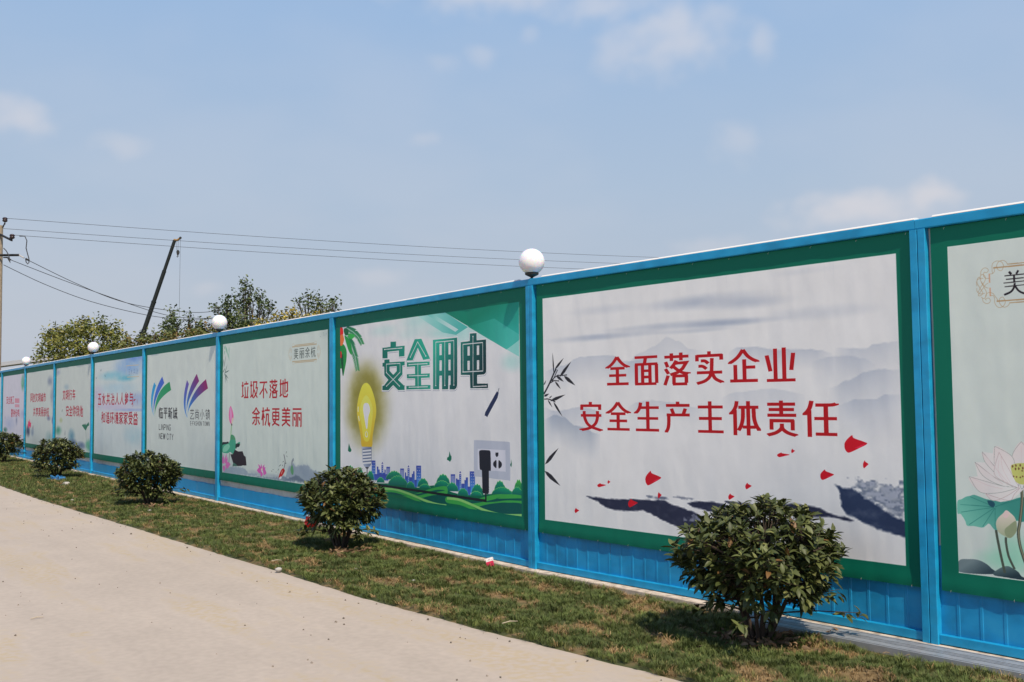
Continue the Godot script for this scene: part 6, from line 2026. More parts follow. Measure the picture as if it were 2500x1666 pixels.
	pg(ph(92,170,92),[292.3,186.9,293.1,186.2,294.4,184.6,295.7,183.7,297,183.1,298.3,182.9,299.6,182.2,300.9,181.7,302.2,181.6,303.5,181.9,304.8,181.5,306,181.4,307.3,181.8,308.6,182.3,309.8,182.4,311.1,182.8,312.3,183.6,313.6,185.1,314.3,185.6])
	gr(ph(16,126,90),ph(8,84,78),[293.2,182.6,293.1,186.8],[[293.1,186.8,293.1,186.8,294.4,185.2,295.7,184.3,297,183.7,298.3,183.5,299.6,182.8,300.9,182.3,302.2,182.3,303.5,182.6,304.7,182.1,306,182.1,307.3,182.4,308.5,183,309.8,183,311.1,183.4,312.3,184.2,313.6,185.7,313.6,185.7]])
	pg(ph(92,170,92),[334,180.7,334.7,180.1,335.8,176.5,336.9,174.5,337.9,173.3,338.9,172.9,340,171.2,341.1,170,342.1,169.8,343.1,170.3,344.1,169.1,345.2,168.5,346.2,169,347.2,170.1,348.2,169.5,349.2,169.6,350.2,170.7,351.2,172.3,352.2,172.6,353.2,173.7,354.2,175.6,355.1,179,355.8,179.6])
	gr(ph(16,126,90),ph(8,84,78),[334.9,169.7,334.7,180.7],[[334.7,180.7,334.7,180.7,335.8,177.1,336.9,175.1,337.9,173.9,338.9,173.5,340,171.8,341,170.6,342.1,170.4,343.1,170.9,344.1,169.7,345.2,169.1,346.2,169.6,347.2,170.7,348.2,170.1,349.2,170.3,350.2,171.3,351.2,172.9,352.2,173.2,353.2,174.3,354.2,176.2,355.1,179.6,355.1,179.6]])
	pg(ph(92,170,92),[330.3,182.7,331,182,332.1,180.4,333.3,179.4,334.4,178.8,335.5,178.5,336.6,177.7,337.7,177,338.8,176.8,339.9,176.9,341,176.1,342.1,175.5,343.2,175.5,344.3,175.8,345.4,175.1,346.5,174.7,347.6,174.8,348.7,175.4,349.7,174.7,350.8,174.5,351.9,174.8,353,175.4,354,174.9,355.1,174.9,356.2,175.3,357.2,176,358.3,175.8,359.4,175.9,360.4,176.4,361.5,177.2,362.5,177.3,363.6,177.8,364.6,178.6,365.7,180.1,366.3,180.7])
	gr(ph(16,126,90),ph(8,84,78),[331.1,176.1,331,182.6],[[331,182.6,331,182.6,332.1,181,333.3,180,334.4,179.4,335.5,179.2,336.6,178.3,337.7,177.6,338.8,177.4,339.9,177.5,341,176.7,342.1,176.1,343.2,176.1,344.3,176.5,345.4,175.7,346.5,175.3,347.6,175.4,348.6,176,349.7,175.3,350.8,175.1,351.9,175.4,353,176,354,175.6,355.1,175.5,356.2,175.9,357.2,176.6,358.3,176.4,359.4,176.5,360.4,177,361.5,177.8,362.5,177.9,363.6,178.4,364.6,179.2,365.6,180.7,365.6,180.7]])
	pg(ph(92,170,92),[367.3,178.3,368,177.6,369,173.4,370,171.1,371,169.7,371.9,169.3,372.9,167.5,373.8,166.4,374.8,166.4,375.7,167.3,376.6,166.3,377.6,166.2,378.5,167.3,379.4,169,380.3,169.3,381.2,170.5,382.1,172.8,382.9,176.8,383.6,177.4])
	gr(ph(60,150,60),ph(8,84,78),[368.2,166.8,368,178.2],[[368,178.2,368,178.2,369,174,370,171.7,371,170.3,371.9,169.9,372.9,168.1,373.8,167,374.8,167,375.7,167.9,376.6,166.9,377.6,166.8,378.5,167.9,379.4,169.6,380.3,169.9,381.2,171.1,382.1,173.4,382.9,177.4,382.9,177.4]])
	pg(ph(92,170,92),[363.8,181.1,364.5,180.5,365.6,177.7,366.7,176.2,367.8,175.3,368.9,175,370,173.8,371.1,173.1,372.2,173,373.3,173.6,374.4,172.9,375.4,172.8,376.5,173.5,377.6,174.6,378.6,174.7,379.7,175.5,380.7,176.9,381.7,179.5,382.4,180.1])
	gr(ph(16,126,90),ph(8,84,78),[364.6,173.7,364.5,181.1],[[364.5,181.1,364.5,181.1,365.6,178.4,366.7,176.8,367.8,175.9,368.9,175.6,370,174.4,371.1,173.7,372.2,173.6,373.3,174.2,374.4,173.5,375.4,173.4,376.5,174.1,377.5,175.2,378.6,175.3,379.7,176.1,380.7,177.5,381.7,180.1,381.7,180.1]])
	pg(ph(52,140,64),sm([105.5,189.1,125.4,189.3,154.3,190.5,173,194.1,192.7,199,203.1,201.4,182.2,199.7,160.6,197.1,135.2,195.5,105.5,197.2]))
	pg(ph(52,140,64),sm([169.9,196.6,200.2,188.7,226.4,182.9,247.6,180.7,247.5,189.1,222.1,191.3,200.2,195.5,185.2,197.2]))
	pg(ph(4,74,66),sm([182.2,193.6,207.6,189.1,229.3,185.3,244.8,184.8,232.1,187,209,190.5,191.2,193.8]))
	pg(ph(4,74,66),sm([197.2,196.5,220.6,191.7,247.5,189.5,248.1,198.9,229.2,199.4,209,198]))
	pg(ph(4,74,66),sm([112.2,196,135.2,194.3,165.3,196.5,148,196.3,125.4,196.8]))
	ln(ph(120,172,96),2.6,so([100.4,192.6,135.2,190.7,169.9,193.5,200.2,197.8,226.3,200.3,247.4,200.4]))
	pg(ph(52,140,64),sm([248.2,191.2,270.6,192.1,286.5,194.7,299.4,198.1,309.6,202,291.6,200,273.2,197.7,248.1,197.1]))
	pg(ph(52,140,64),sm([307.2,189.2,332.2,183.6,352.7,181.4,380.6,180.9,380.4,188.5,352.6,189.2,328.4,192.7,312.2,196.6,296.9,196.1]))
	pg(ph(4,74,66),sm([317.2,191.4,334.6,187.6,346.7,184.8,339.5,186.6,380.5,183.4,380.5,185.5,356.2,187,334.6,190]))
	pg(ph(4,74,66),sm([286.5,194.3,309.7,190.1,319.8,190.2,302,193.7]))
	pg(ph(6,72,68),sm([308.4,196.8,328.4,192.4,352.6,189.5,380.4,188.5,380.2,198.4,358.3,199.9,334.4,199.2,319.6,198.1]))
	ln(ph(120,172,96),2.6,so([248.8,192.7,270.6,192.4,291.7,195.1,315.9,199.1,340.4,201.2,358.3,200.9,380.2,199.1]))
	ln(ph(20,28,34),2.6,[23.9,186.5,105.5,188.3,214.9,189.1,320.4,190.1,320.5,182.2])
	pg(ph(158,163,174),sm([302.8,131.6,310.5,131.4,357.1,131.6,361.6,132.4,362.4,135.4,362.4,165.8,360.6,168,356.5,168,310,167.4,302.4,167.3,300.1,165,300,134.5]))
	pg(ph(180,181,190),[306.6,139.7,354.6,139.6,355,160,306.6,160.5])
	pg(ph(28,30,40),sm([311.7,141.2,318,140.8,326.7,140.8,329.4,142,329.8,147.1,329.9,158.9,328.3,160.5,318.9,160.6,312,160.4,309.8,158.6,309.3,147.7,309.1,142.8]))
	pg(ph(28,30,40),[313.7,160.2,326.2,160.4,326.2,176.3,325.1,183.3,315.5,183.1,314.3,175.5])
	ln(ph(28,30,40),1.6,[314.2,176.9,326.4,176.7])
	ln(ph(28,30,40),1.6,[314.2,179,326.4,178.8])
	ln(ph(28,30,40),1.6,[314.1,181.1,326.3,180.9])
	pg(ph(30,32,40),[338,142.5,343.1,142.4,343,145,341.3,146.5,339.5,146.6,337.9,145])
	pg(ph(30,32,40),sm([339.6,150,339.4,157,336.5,156.6,334.1,154.9,334.2,152.5,336.6,150.7]))
	pg(ph(30,32,40),sm([343.2,149.9,346.1,150.6,348.4,152.4,348.2,155.1,345.4,157,343.1,157]))
	pg(ph(30,40,70),[341.2,83.6,344.6,84.8,342.4,89.7,324.6,108.6,319.9,107.6,321.1,104])
	ln(ph(30,40,60),0.8,[343,85.1,345.3,80.6])
	pg(ph(222,222,214),sm([320.5,107.1,324.8,109.1,320.4,112.2,313.5,112.8,311,111.7,316.3,110.2]))
	ln(ph(120,126,140),1.6,[111.1,31.5,130.4,31.4,130.7,25.6,143.2,25.8,143.2,31.4,162.5,31.4,161.9,43.1,149.9,43.2,149.7,36.3,123.4,36.6,123.1,44,111.1,43.7,111.1,31.5])
	ln(ph(120,126,140),1.6,[111.1,48.9,115.5,48.9,115.8,45.2,127.6,45.4,127.9,48.8,162.5,49,162.2,53.2,157.3,53.3,157.2,63.2,147.3,69,159.5,75.4,161.8,75.5,161.6,80.7,147.3,80.5,136,74.8,124.6,80.4,110.3,80.3,110.6,75.1,114.2,75,124.9,68.6,115.5,63.1,115.1,53.2,110.9,53.2,111.1,48.9])
	ln(ph(120,126,140),1.6,[128.2,53.7,144.4,53.7,144.4,59.3,136.4,63.1,128,58.4,128.2,53.7])
	ln(ph(120,126,140),1.6,[184.8,25.6,199.2,25.7,217,48,202.9,48.8,191.7,35.3,180.2,48.5,166.3,48.1,184.8,25.6])
	ln(ph(120,126,140),1.6,[167.3,50.3,216.1,50.9,215.9,54.9,198.3,55.1,198.2,63.6,216,63.6,216,68.1,198.2,68.1,198.2,76,217.6,76.1,217.3,80.3,165.6,80.2,165.6,76.1,185.1,76.1,185.1,68.3,167.3,68,167.3,63.5,185.1,63.6,185.2,55.2,167.3,55.1,167.3,50.3])
	ln(ph(120,126,140),1.6,[223,28.4,270.8,28.4,270.3,77.4,268.3,80.3,265.3,81.5,255.5,81.4,255.5,77.1,257.3,76.6,257.4,67.1,253.4,67,252.7,81.2,240.7,81.1,240.5,66.6,235.9,66.7,235.2,81,222.9,80.8,223,28.4])
	ln(ph(120,126,140),1.6,[236.1,33.4,240.5,33.4,240.4,45.2,236,45.1,236.1,33.4])
	ln(ph(120,126,140),1.6,[253.7,33.4,257.9,33.4,257.8,45.1,253.6,45,253.7,33.4])
	ln(ph(120,126,140),1.6,[236,50.6,240.4,50.7,240.3,61.5,235.9,61.5,236,50.6])
	ln(ph(120,126,140),1.6,[253.5,50.5,257.6,50.6,257.5,61.7,253.4,61.7,253.5,50.5])
	ln(ph(120,126,140),1.6,[277.5,33.4,294.3,33.3,294.3,25.7,306.9,25.9,307.1,33.2,323.9,33.3,323.7,64.7,322,66.5,319.2,67.4,307.6,67.7,307.5,76.3,326.6,76.6,326.6,81,294.6,80.7,294,67.4,277.1,66.9,277.5,33.4])
	ln(ph(120,126,140),1.6,[289.8,38.6,294.2,38.6,294.1,47.9,289.7,47.8,289.8,38.6])
	ln(ph(120,126,140),1.6,[307.3,38.5,311.5,38.5,311.4,47.9,307.2,47.8,307.3,38.5])
	ln(ph(120,126,140),1.6,[289.7,53,294,53,293.9,62.5,289.6,62.5,289.7,53])
	ln(ph(120,126,140),1.6,[307.3,53.2,311.3,53.1,311.2,62.5,307.2,62.5,307.3,53.2])
	ln(ph(212,220,222),2.4,[110.6,30.5,129.9,30.4,130.2,24.6,142.7,24.9,142.7,30.5,162.1,30.5,161.5,42.2,149.4,42.2,149.2,35.4,122.9,35.6,122.7,43,110.6,42.7,110.6,30.5])
	ln(ph(212,220,222),2.4,[110.6,47.9,115,47.9,115.3,44.2,127.2,44.4,127.4,47.8,162,48,161.8,52.3,156.8,52.4,156.8,62.2,146.8,68.1,159.1,74.5,161.4,74.5,161.1,79.7,146.8,79.6,135.6,73.8,124.1,79.5,109.8,79.3,110.1,74.1,113.8,74,124.4,67.6,115,62.1,114.6,52.2,110.4,52.3,110.6,47.9])
	ln(ph(212,220,222),2.4,[127.8,52.7,143.9,52.7,143.9,58.3,135.9,62.2,127.5,57.5,127.8,52.7])
	ln(ph(212,220,222),2.4,[184.3,24.6,198.8,24.8,216.6,47.1,202.5,47.9,191.3,34.3,179.7,47.6,165.8,47.2,184.3,24.6])
	ln(ph(212,220,222),2.4,[166.9,49.4,215.7,50,215.4,54,197.8,54.2,197.8,62.7,215.6,62.7,215.6,67.2,197.8,67.2,197.7,75.1,217.2,75.2,216.9,79.4,165.2,79.2,165.2,75.2,184.7,75.2,184.7,67.4,166.8,67,166.8,62.5,184.7,62.7,184.7,54.3,166.8,54.2,166.9,49.4])
	ln(ph(212,220,222),2.4,[222.6,27.4,270.5,27.5,269.9,76.5,267.9,79.4,264.9,80.6,255.1,80.5,255.1,76.2,256.9,75.7,257,66.2,253,66.1,252.3,80.3,240.3,80.2,240.1,65.7,235.5,65.8,234.8,80.1,222.5,79.9,222.6,27.4])
	ln(ph(212,220,222),2.4,[235.7,32.5,240.1,32.5,240,44.3,235.6,44.2,235.7,32.5])
	ln(ph(212,220,222),2.4,[253.3,32.5,257.5,32.6,257.4,44.2,253.2,44.2,253.3,32.5])
	ln(ph(212,220,222),2.4,[235.6,49.7,240,49.8,239.9,60.6,235.5,60.6,235.6,49.7])
	ln(ph(212,220,222),2.4,[253.1,49.6,257.2,49.7,257.1,60.8,253,60.8,253.1,49.6])
	ln(ph(212,220,222),2.4,[277.1,32.6,293.9,32.4,294,24.8,306.6,25,306.7,32.4,323.5,32.4,323.3,63.9,321.7,65.6,318.9,66.6,307.2,66.9,307.1,75.4,326.3,75.8,326.2,80.2,294.3,79.8,293.7,66.5,276.8,66,277.1,32.6])
	ln(ph(212,220,222),2.4,[289.5,37.8,293.8,37.7,293.7,47,289.4,46.9,289.5,37.8])
	ln(ph(212,220,222),2.4,[307,37.6,311.2,37.6,311.1,47,306.8,47,307,37.6])
	ln(ph(212,220,222),2.4,[289.3,52.1,293.6,52.2,293.5,61.7,289.2,61.6,289.3,52.1])
	ln(ph(212,220,222),2.4,[306.9,52.3,311,52.3,310.9,61.6,306.8,61.6,306.9,52.3])
	gr(ph(34,140,118),ph(8,82,72),[199.3,30.2,118,77.7],[[110.6,30.5,129.9,30.4,130.2,24.6,142.7,24.9,142.7,30.5,162.1,30.5,161.5,42.2,149.4,42.2,149.2,35.4,122.9,35.6,122.7,43,110.6,42.7]])
	gr(ph(34,140,118),ph(8,82,72),[199.3,30.2,118,77.7],[[110.6,47.9,115,47.9,115.3,44.2,127.2,44.4,127.4,47.8,162,48,161.8,52.3,156.8,52.4,156.8,62.2,146.8,68.1,159.1,74.5,161.4,74.5,161.1,79.7,146.8,79.6,135.6,73.8,124.1,79.5,109.8,79.3,110.1,74.1,113.8,74,124.4,67.6,115,62.1,114.6,52.2,110.4,52.3],[127.8,52.7,143.9,52.7,143.9,58.3,135.9,62.2,127.5,57.5]])
	gr(ph(34,140,118),ph(8,82,72),[199.3,30.2,118,77.7],[[184.3,24.6,198.8,24.8,216.6,47.1,202.5,47.9,191.3,34.3,179.7,47.6,165.8,47.2]])
	gr(ph(34,140,118),ph(8,82,72),[199.3,30.2,118,77.7],[[166.9,49.4,215.7,50,215.4,54,197.8,54.2,197.8,62.7,215.6,62.7,215.6,67.2,197.8,67.2,197.7,75.1,217.2,75.2,216.9,79.4,165.2,79.2,165.2,75.2,184.7,75.2,184.7,67.4,166.8,67,166.8,62.5,184.7,62.7,184.7,54.3,166.8,54.2]])
	gr(ph(38,150,128),ph(10,44,48),[226.2,33.9,281.7,78.4],[[222.6,27.4,270.5,27.5,269.9,76.5,267.9,79.4,264.9,80.6,255.1,80.5,255.1,76.2,256.9,75.7,257,66.2,253,66.1,252.3,80.3,240.3,80.2,240.1,65.7,235.5,65.8,234.8,80.1,222.5,79.9],[235.7,32.5,240.1,32.5,240,44.3,235.6,44.2],[253.3,32.5,257.5,32.6,257.4,44.2,253.2,44.2],[235.6,49.7,240,49.8,239.9,60.6,235.5,60.6],[253.1,49.6,257.2,49.7,257.1,60.8,253,60.8]])
	gr(ph(38,150,128),ph(10,44,48),[226.2,33.9,310.3,79],[[277.1,32.6,293.9,32.4,294,24.8,306.6,25,306.7,32.4,323.5,32.4,323.3,63.9,321.7,65.6,318.9,66.6,307.2,66.9,307.1,75.4,326.3,75.8,326.2,80.2,294.3,79.8,293.7,66.5,276.8,66],[289.5,37.8,293.8,37.7,293.7,47,289.4,46.9],[307,37.6,311.2,37.6,311.1,47,306.8,47],[289.3,52.1,293.6,52.2,293.5,61.7,289.2,61.6],[306.9,52.3,311,52.3,310.9,61.6,306.8,61.6]])
	ln(ph(212,226,224),0.85,[115.6,32.6,155.7,32.8])
	ln(ph(212,226,224),2,[115.6,32,115.6,33.2])
	ln(ph(212,226,224),2,[155.7,32.2,155.7,33.4])
	ln(ph(212,226,224),0.85,[119.9,59.3,119.9,49.6,151.5,49.8,151.5,59.7,135.6,67.5,119.9,74.7])
	ln(ph(212,226,224),2,[119.9,58.7,119.9,59.9])
	ln(ph(212,226,224),2,[119.9,74.1,119.9,75.3])
	ln(ph(212,226,224),0.85,[119.9,59.3,135.6,67.5,149.7,75.1])
	ln(ph(212,226,224),2,[119.9,58.7,119.9,59.9])
	ln(ph(212,226,224),2,[149.7,74.5,149.7,75.7])
	ln(ph(212,226,224),0.85,[174.6,43.8,191,27.7,207.7,43.9])
	ln(ph(212,226,224),2,[174.6,43.3,174.6,44.4])
	ln(ph(212,226,224),2,[207.7,43.3,207.7,44.5])
	ln(ph(212,226,224),0.85,[171.8,51.9,210.1,52.1])
	ln(ph(212,226,224),2,[171.8,51.3,171.8,52.5])
	ln(ph(212,226,224),2,[210.1,51.6,210.1,52.7])
	ln(ph(212,226,224),0.85,[171.7,64.3,210,64.8])
	ln(ph(212,226,224),2,[171.7,63.7,171.7,64.8])
	ln(ph(212,226,224),2,[210,64.2,210,65.3])
	ln(ph(212,226,224),0.85,[171.7,76.8,210.1,77])
	ln(ph(212,226,224),2,[171.7,76.3,171.7,77.4])
	ln(ph(212,226,224),2,[210.1,76.4,210.1,77.5])
	ln(ph(212,226,224),0.85,[191.1,52,191,77.2])
	ln(ph(212,226,224),2,[191.1,51.4,191.1,52.5])
	ln(ph(212,226,224),2,[191,76.6,191,77.8])
	ln(ph(212,226,224),0.85,[228,76.1,228.4,30.1,263.7,30.2,263.5,76.1])
	ln(ph(212,226,224),2,[228,75.5,228,76.6])
	ln(ph(212,226,224),2,[263.5,75.6,263.5,76.6])
	ln(ph(212,226,224),0.85,[246.1,30.3,245.7,76.2])
	ln(ph(212,226,224),2,[246.1,29.7,246.1,30.8])
	ln(ph(212,226,224),2,[245.7,75.7,245.7,76.8])
	ln(ph(212,226,224),0.85,[299.9,28,299.5,78.3,322.9,78])
	ln(ph(212,226,224),2,[299.9,27.5,299.9,28.5])
	ln(ph(212,226,224),2,[322.9,77.5,322.8,78.6])
	ln(ph(212,226,224),0.85,[280.9,63,281.2,35.1,317.5,35.1,317.5,63.2,280.9,63.2])
	ln(ph(212,226,224),2,[280.9,62.4,280.9,63.5])
	ln(ph(212,226,224),2,[280.9,62.7,280.9,63.7])
func soft_litter() -> void:
	bl(ph(118,130,144),0.5,18.4,195.4,63.9,12)
	bl(ph(118,130,144),0.45,267.5,184,31.6,14.5)
	bl(ph(118,130,144),0.5,308.7,182.1,35.7,13.3)
	bl(ph(118,130,144),0.35,132.9,192.8,36.7,5.2)
	bl(ph(118,130,144),0.5,348,189.5,53,9.2)
	bl(ph(118,130,144),0.5,209.2,195,120.3,5)
	bl(ph(120,140,140),0.35,370.7,5,22.1,9.6)
	bl(ph(120,140,140),0.3,17.7,182.3,104.5,23.1)
	si(ph(120,134,148),0.75,2,2,[7.8,197.7,18.4,189.9,69.8,188.1,84.7,188.3,97,190,104.3,192.3,107.9,195.3,165.1,193.8,132.9,199.7,0.6,201.3])
	si(ph(112,126,142),0.7,2,2,[245.1,194.8,257.3,179.6,274.4,173.3,280.4,177.4,297.1,174.7,308.7,174.7,316.3,173.8,323.9,176,329.5,178.8,355.3,180.8,380.3,182.6,380.3,196.9,291.3,197.2])
	si(ph(78,92,108),0.8,2,2,[253.3,194.4,267.5,192.9,279.5,189.1,289.3,189.5,299.1,192,314.5,195.9,380.3,195.4,380.3,198.4,240.9,198.3])
	si(ph(94,110,126),0.7,2,2,[135.2,198.7,146.8,196.4,162.8,196.9,187.4,196.9,222,195.2,240.9,192.6,253.3,195.2,281.5,196.9,271.5,200.3,132.9,200.6])
func art_litter() -> void:
	tx("垃圾不落地余杭更美丽",ph(150,24,34),9.5,12.5,[78.8,60.2,109.9,84.7,114.4,60.3,145.1,85.3,150.9,61.5,182.1,85.9,188,59.6,218.8,85.6,224.4,59.6,254.8,84.9,122.6,98.7,154.1,124.8,158.8,98.9,191,125,196.8,99.9,226.4,124.7,232.8,99.1,263.6,124.7,269.7,100.2,300.4,124.9])
	ln(ph(160,146,118),1.52,[268.2,17,346.3,16.9])
	ln(ph(160,146,118),0.95,[276.3,15.2,338.8,15.1])
	ln(ph(160,146,118),1.52,[268.2,37.1,346.4,37])
	ln(ph(160,146,118),0.95,[276.4,38.9,338.9,38.8])
	ln(ph(160,146,118),1.4,[264.6,19.8,264.7,24.8])
	ln(ph(160,146,118),1.4,[264.7,28.6,264.7,33.2])
	ln(ph(170,164,146),0.6,so([263.9,17,258.3,19.9,256.1,26.1,258.3,32.5,264,35.9]))
	ln(ph(170,164,146),0.6,so([263.9,18.1,258.3,22,256.1,26.1,258.3,30.4,264,34.8]))
	ln(ph(170,164,146),0.6,so([263.9,19.1,258.3,24.1,256.1,26.1,258.3,28.3,264,33.8]))
	ln(ph(170,164,146),0.6,so([268.1,16.2,269.5,13.3,273.7,13.2,275.1,15.7]))
	ln(ph(170,164,146),0.6,so([268.2,37.1,269.6,40.1,273.8,40.6,275.2,38.2]))
	ln(ph(160,146,118),1.4,[349.8,20.4,349.9,25.3])
	ln(ph(160,146,118),1.4,[349.9,29,349.9,33.5])
	ln(ph(170,164,146),0.6,so([350.5,17.8,355.6,21.1,357.5,27.3,355.6,33.3,350.5,36.2]))
	ln(ph(170,164,146),0.6,so([350.5,18.8,355.6,23.1,357.5,27.3,355.6,31.3,350.5,35.1]))
	ln(ph(170,164,146),0.6,so([350.5,19.8,355.6,25.2,357.5,27.3,355.6,29.2,350.5,34.1]))
	ln(ph(170,164,146),0.6,so([346.7,16.5,345.4,13.6,341.5,13,340.2,15.4]))
	ln(ph(170,164,146),0.6,so([346.7,37,345.4,39.8,341.5,40.1,340.2,37.6]))
	tx("美丽余杭",ph(40,50,48),6.5,9,[273.8,19.8,288.3,34,292.1,20.2,307,33.8,310.3,19.7,324.6,33.5,328.5,20,343.1,33.6])
	lf(ph(90,150,124),[10,1.9,18.6,16],2.4)
	lf(ph(90,150,124),[15.6,4.2,22.5,22],2.4)
	lf(ph(90,150,124),[26.7,4.7,26.8,18.3],2.4)
	lf(ph(90,150,124),[10.1,9.7,4.6,17.3],2.4)
	lf(ph(90,150,124),[24.1,14.3,28,28],2.4)
	lf(ph(90,150,124),[4.5,2.6,10.1,9.7],2.4)
	lf(ph(50,76,72),[5,50.5,20.4,31.6],1.8)
	lf(ph(50,76,72),[10.5,44.8,28.2,41.5],1.8)
	lf(ph(50,76,72),[11.7,46.8,10.7,62.3],1.8)
	lf(ph(50,76,72),[10.6,46.8,20.7,60.6],1.8)
	lf(ph(50,76,72),[9.4,46.3,25.1,54.9],1.8)
	lf(ph(50,76,72),[4.9,36.8,13,17.7],1.8)
	lf(ph(50,76,72),[0.4,44.5,10.5,37],1.8)
	lf(ph(50,76,72),[2.4,23,0.4,36.7],1.8)
	pg(ph(190,92,140),sm([33.6,96.8,37.8,98.5,43.5,104.9,46.7,111.3,45.7,117.7,39.9,124.6,33.4,123.2,28.6,117.8,27.2,108.6,30,100.3]))
	pg(ph(214,130,168),sm([34.4,98.4,38.4,104.9,39.8,114,38.6,122.3,33.3,116.8,31.1,106.7]))
	pg(ph(206,180,150),sm([41.1,115.9,45.2,114.9,42.4,122.7,38.6,123.7]))
	ln(ph(110,160,90),2.6,so([39.4,125,36.6,134.2,34.9,145.2,32.4,152.6]))
	ln(ph(40,36,40),3,[37.3,124.6,41.2,125.9])
	pg(ph(30,32,40),sm([0.1,153.4,15.3,152.6,25.8,151.7,25.4,155.1,12.7,156.8,0.1,159.9]))
	pg(ph(66,130,92),sm([34.9,141.6,43.9,140.7,52.2,143.5,55.5,148.4,44,150.5,33.7,149.8]))
	pg(ph(56,140,112),sm([33.7,148.9,55.5,148.4,58.1,153.8,72,150.6,74,153.9,56.9,161.1,54.4,165.7,48.1,170,41.7,169.3,33.9,167.2,26,168.9,15.5,169.7,0.2,168.3,0.1,158,25.9,154.2]))
	pg(ph(110,172,146),sm([7.4,159.7,25.9,155.1,31.2,160,18.1,166.8,2.1,167.3]))
	pg(ph(24,40,40),sm([58.1,154.3,74,153.4,70.8,158,62,159.1,60,161.2,55.6,159.3]))
	pg(ph(38,32,38),[53.1,163,67.1,165.3,85,164.3,90.7,170.3,98.1,172.3,101.8,184.5,90.9,185.4,87.2,185,81,186.3,62.3,187.3,43.1,188.6,48.2,184.9,33.9,170.9,45.5,170])
	pg(ph(60,96,86),sm([45.7,187.8,48.2,183.1,57.2,184.6,63.5,187.2]))
	ln(ph(50,60,50),1.6,[30.7,169.2,28.3,183.5])
	lf(ph(176,96,150),[7.7,187.5,3.5,171],7.8)
	lf(ph(176,96,150),[11.7,186.4,18.1,170],7.8)
	lf(ph(176,96,150),[15.7,187.2,23.5,174.9],6.6)
	lf(ph(176,96,150),[13.1,189.2,35.4,185.5],10.8)
	lf(ph(176,96,150),[7.7,188.5,7.9,199.1],12)
	lf(ph(176,96,150),[15.7,189,26.3,190.4],7.8)
	lf(ph(176,96,150),[2.3,186.8,0.6,175.7],6.6)
	lf(ph(178,84,150),[160.5,188.9,145.6,180.5],4.8)
	lf(ph(178,84,150),[160.5,188,157.7,179.2],4.8)
	lf(ph(178,84,150),[162.8,187.9,170.6,179.9],4.8)
	lf(ph(178,84,150),[162.8,188.8,175.8,184],5.4)
	lf(ph(178,84,150),[158.2,189.4,141.7,189.8],9)
	lf(ph(178,84,150),[165.1,189.5,178.5,192.1],10.2)
	lf(ph(178,84,150),[160.5,190.6,157.9,198],11.4)
	lf(ph(178,84,150),[156,190,146.8,186.9],6)
	pg(ph(220,200,160),sm([158.7,186.4,162.8,186.2,163.7,187.7,160.5,188.6,157.8,187.8]))
	pg(ph(160,24,26),sm([237.7,182.5,243.4,183.9,243.4,186.7,234.7,192.9,226.3,196.6,222.7,196,225.2,191.3,231.5,185.2]))
	ln(ph(220,150,140),1.4,[235.7,185.5,231.5,190.6])
	ln(ph(90,84,92),2,so([240.9,182.8,245,175.3,245,170.4,240.8,163.2]))
	ln(ph(190,190,196),3,[225.2,197.1,232.6,194.6])
	pg(ph(80,130,92),sm([268.4,175.9,272.5,179.8,273.9,185.3,271.5,189.4,266.5,188.5,263,183.4,265.4,178.5]))
	ln(ph(120,128,132),4,so([267.4,176.8,269,171.9,274.4,168.1]))
	lf(ph(52,64,62),[251.1,158.3,248,162.5],1.05)
	lf(ph(52,64,62),[250.1,164.5,253.6,166.4],1.05)
	lf(ph(52,64,62),[240.8,172.6,236.2,174],1.05)
	lf(ph(52,64,62),[231.4,177.4,222,181],1.05)
	lf(ph(52,64,62),[237.7,177.6,234.2,179.6],1.05)
	lf(ph(52,64,62),[224.1,183.5,218.8,186.6],1.05)
	lf(ph(52,64,62),[213.5,187.7,213.1,190],1.05)
	lf(ph(52,64,62),[203.8,185.4,200.1,186.4],1.05)
	lf(ph(52,64,62),[195.7,187.7,198.8,189],1.05)
	lf(ph(52,64,62),[245,175.3,250.7,174.6],1.05)
	lf(ph(52,64,62),[244,176.9,244.6,173.2],1.05)
	lf(ph(84,104,110),[365.1,3,367.4,4.5],0.6)
	lf(ph(84,104,110),[367,6,369.2,7.4],0.6)
	lf(ph(84,104,110),[374.5,4.9,376.7,6.3],0.6)
	lf(ph(84,104,110),[357.6,7.4,359.8,8.8],0.6)
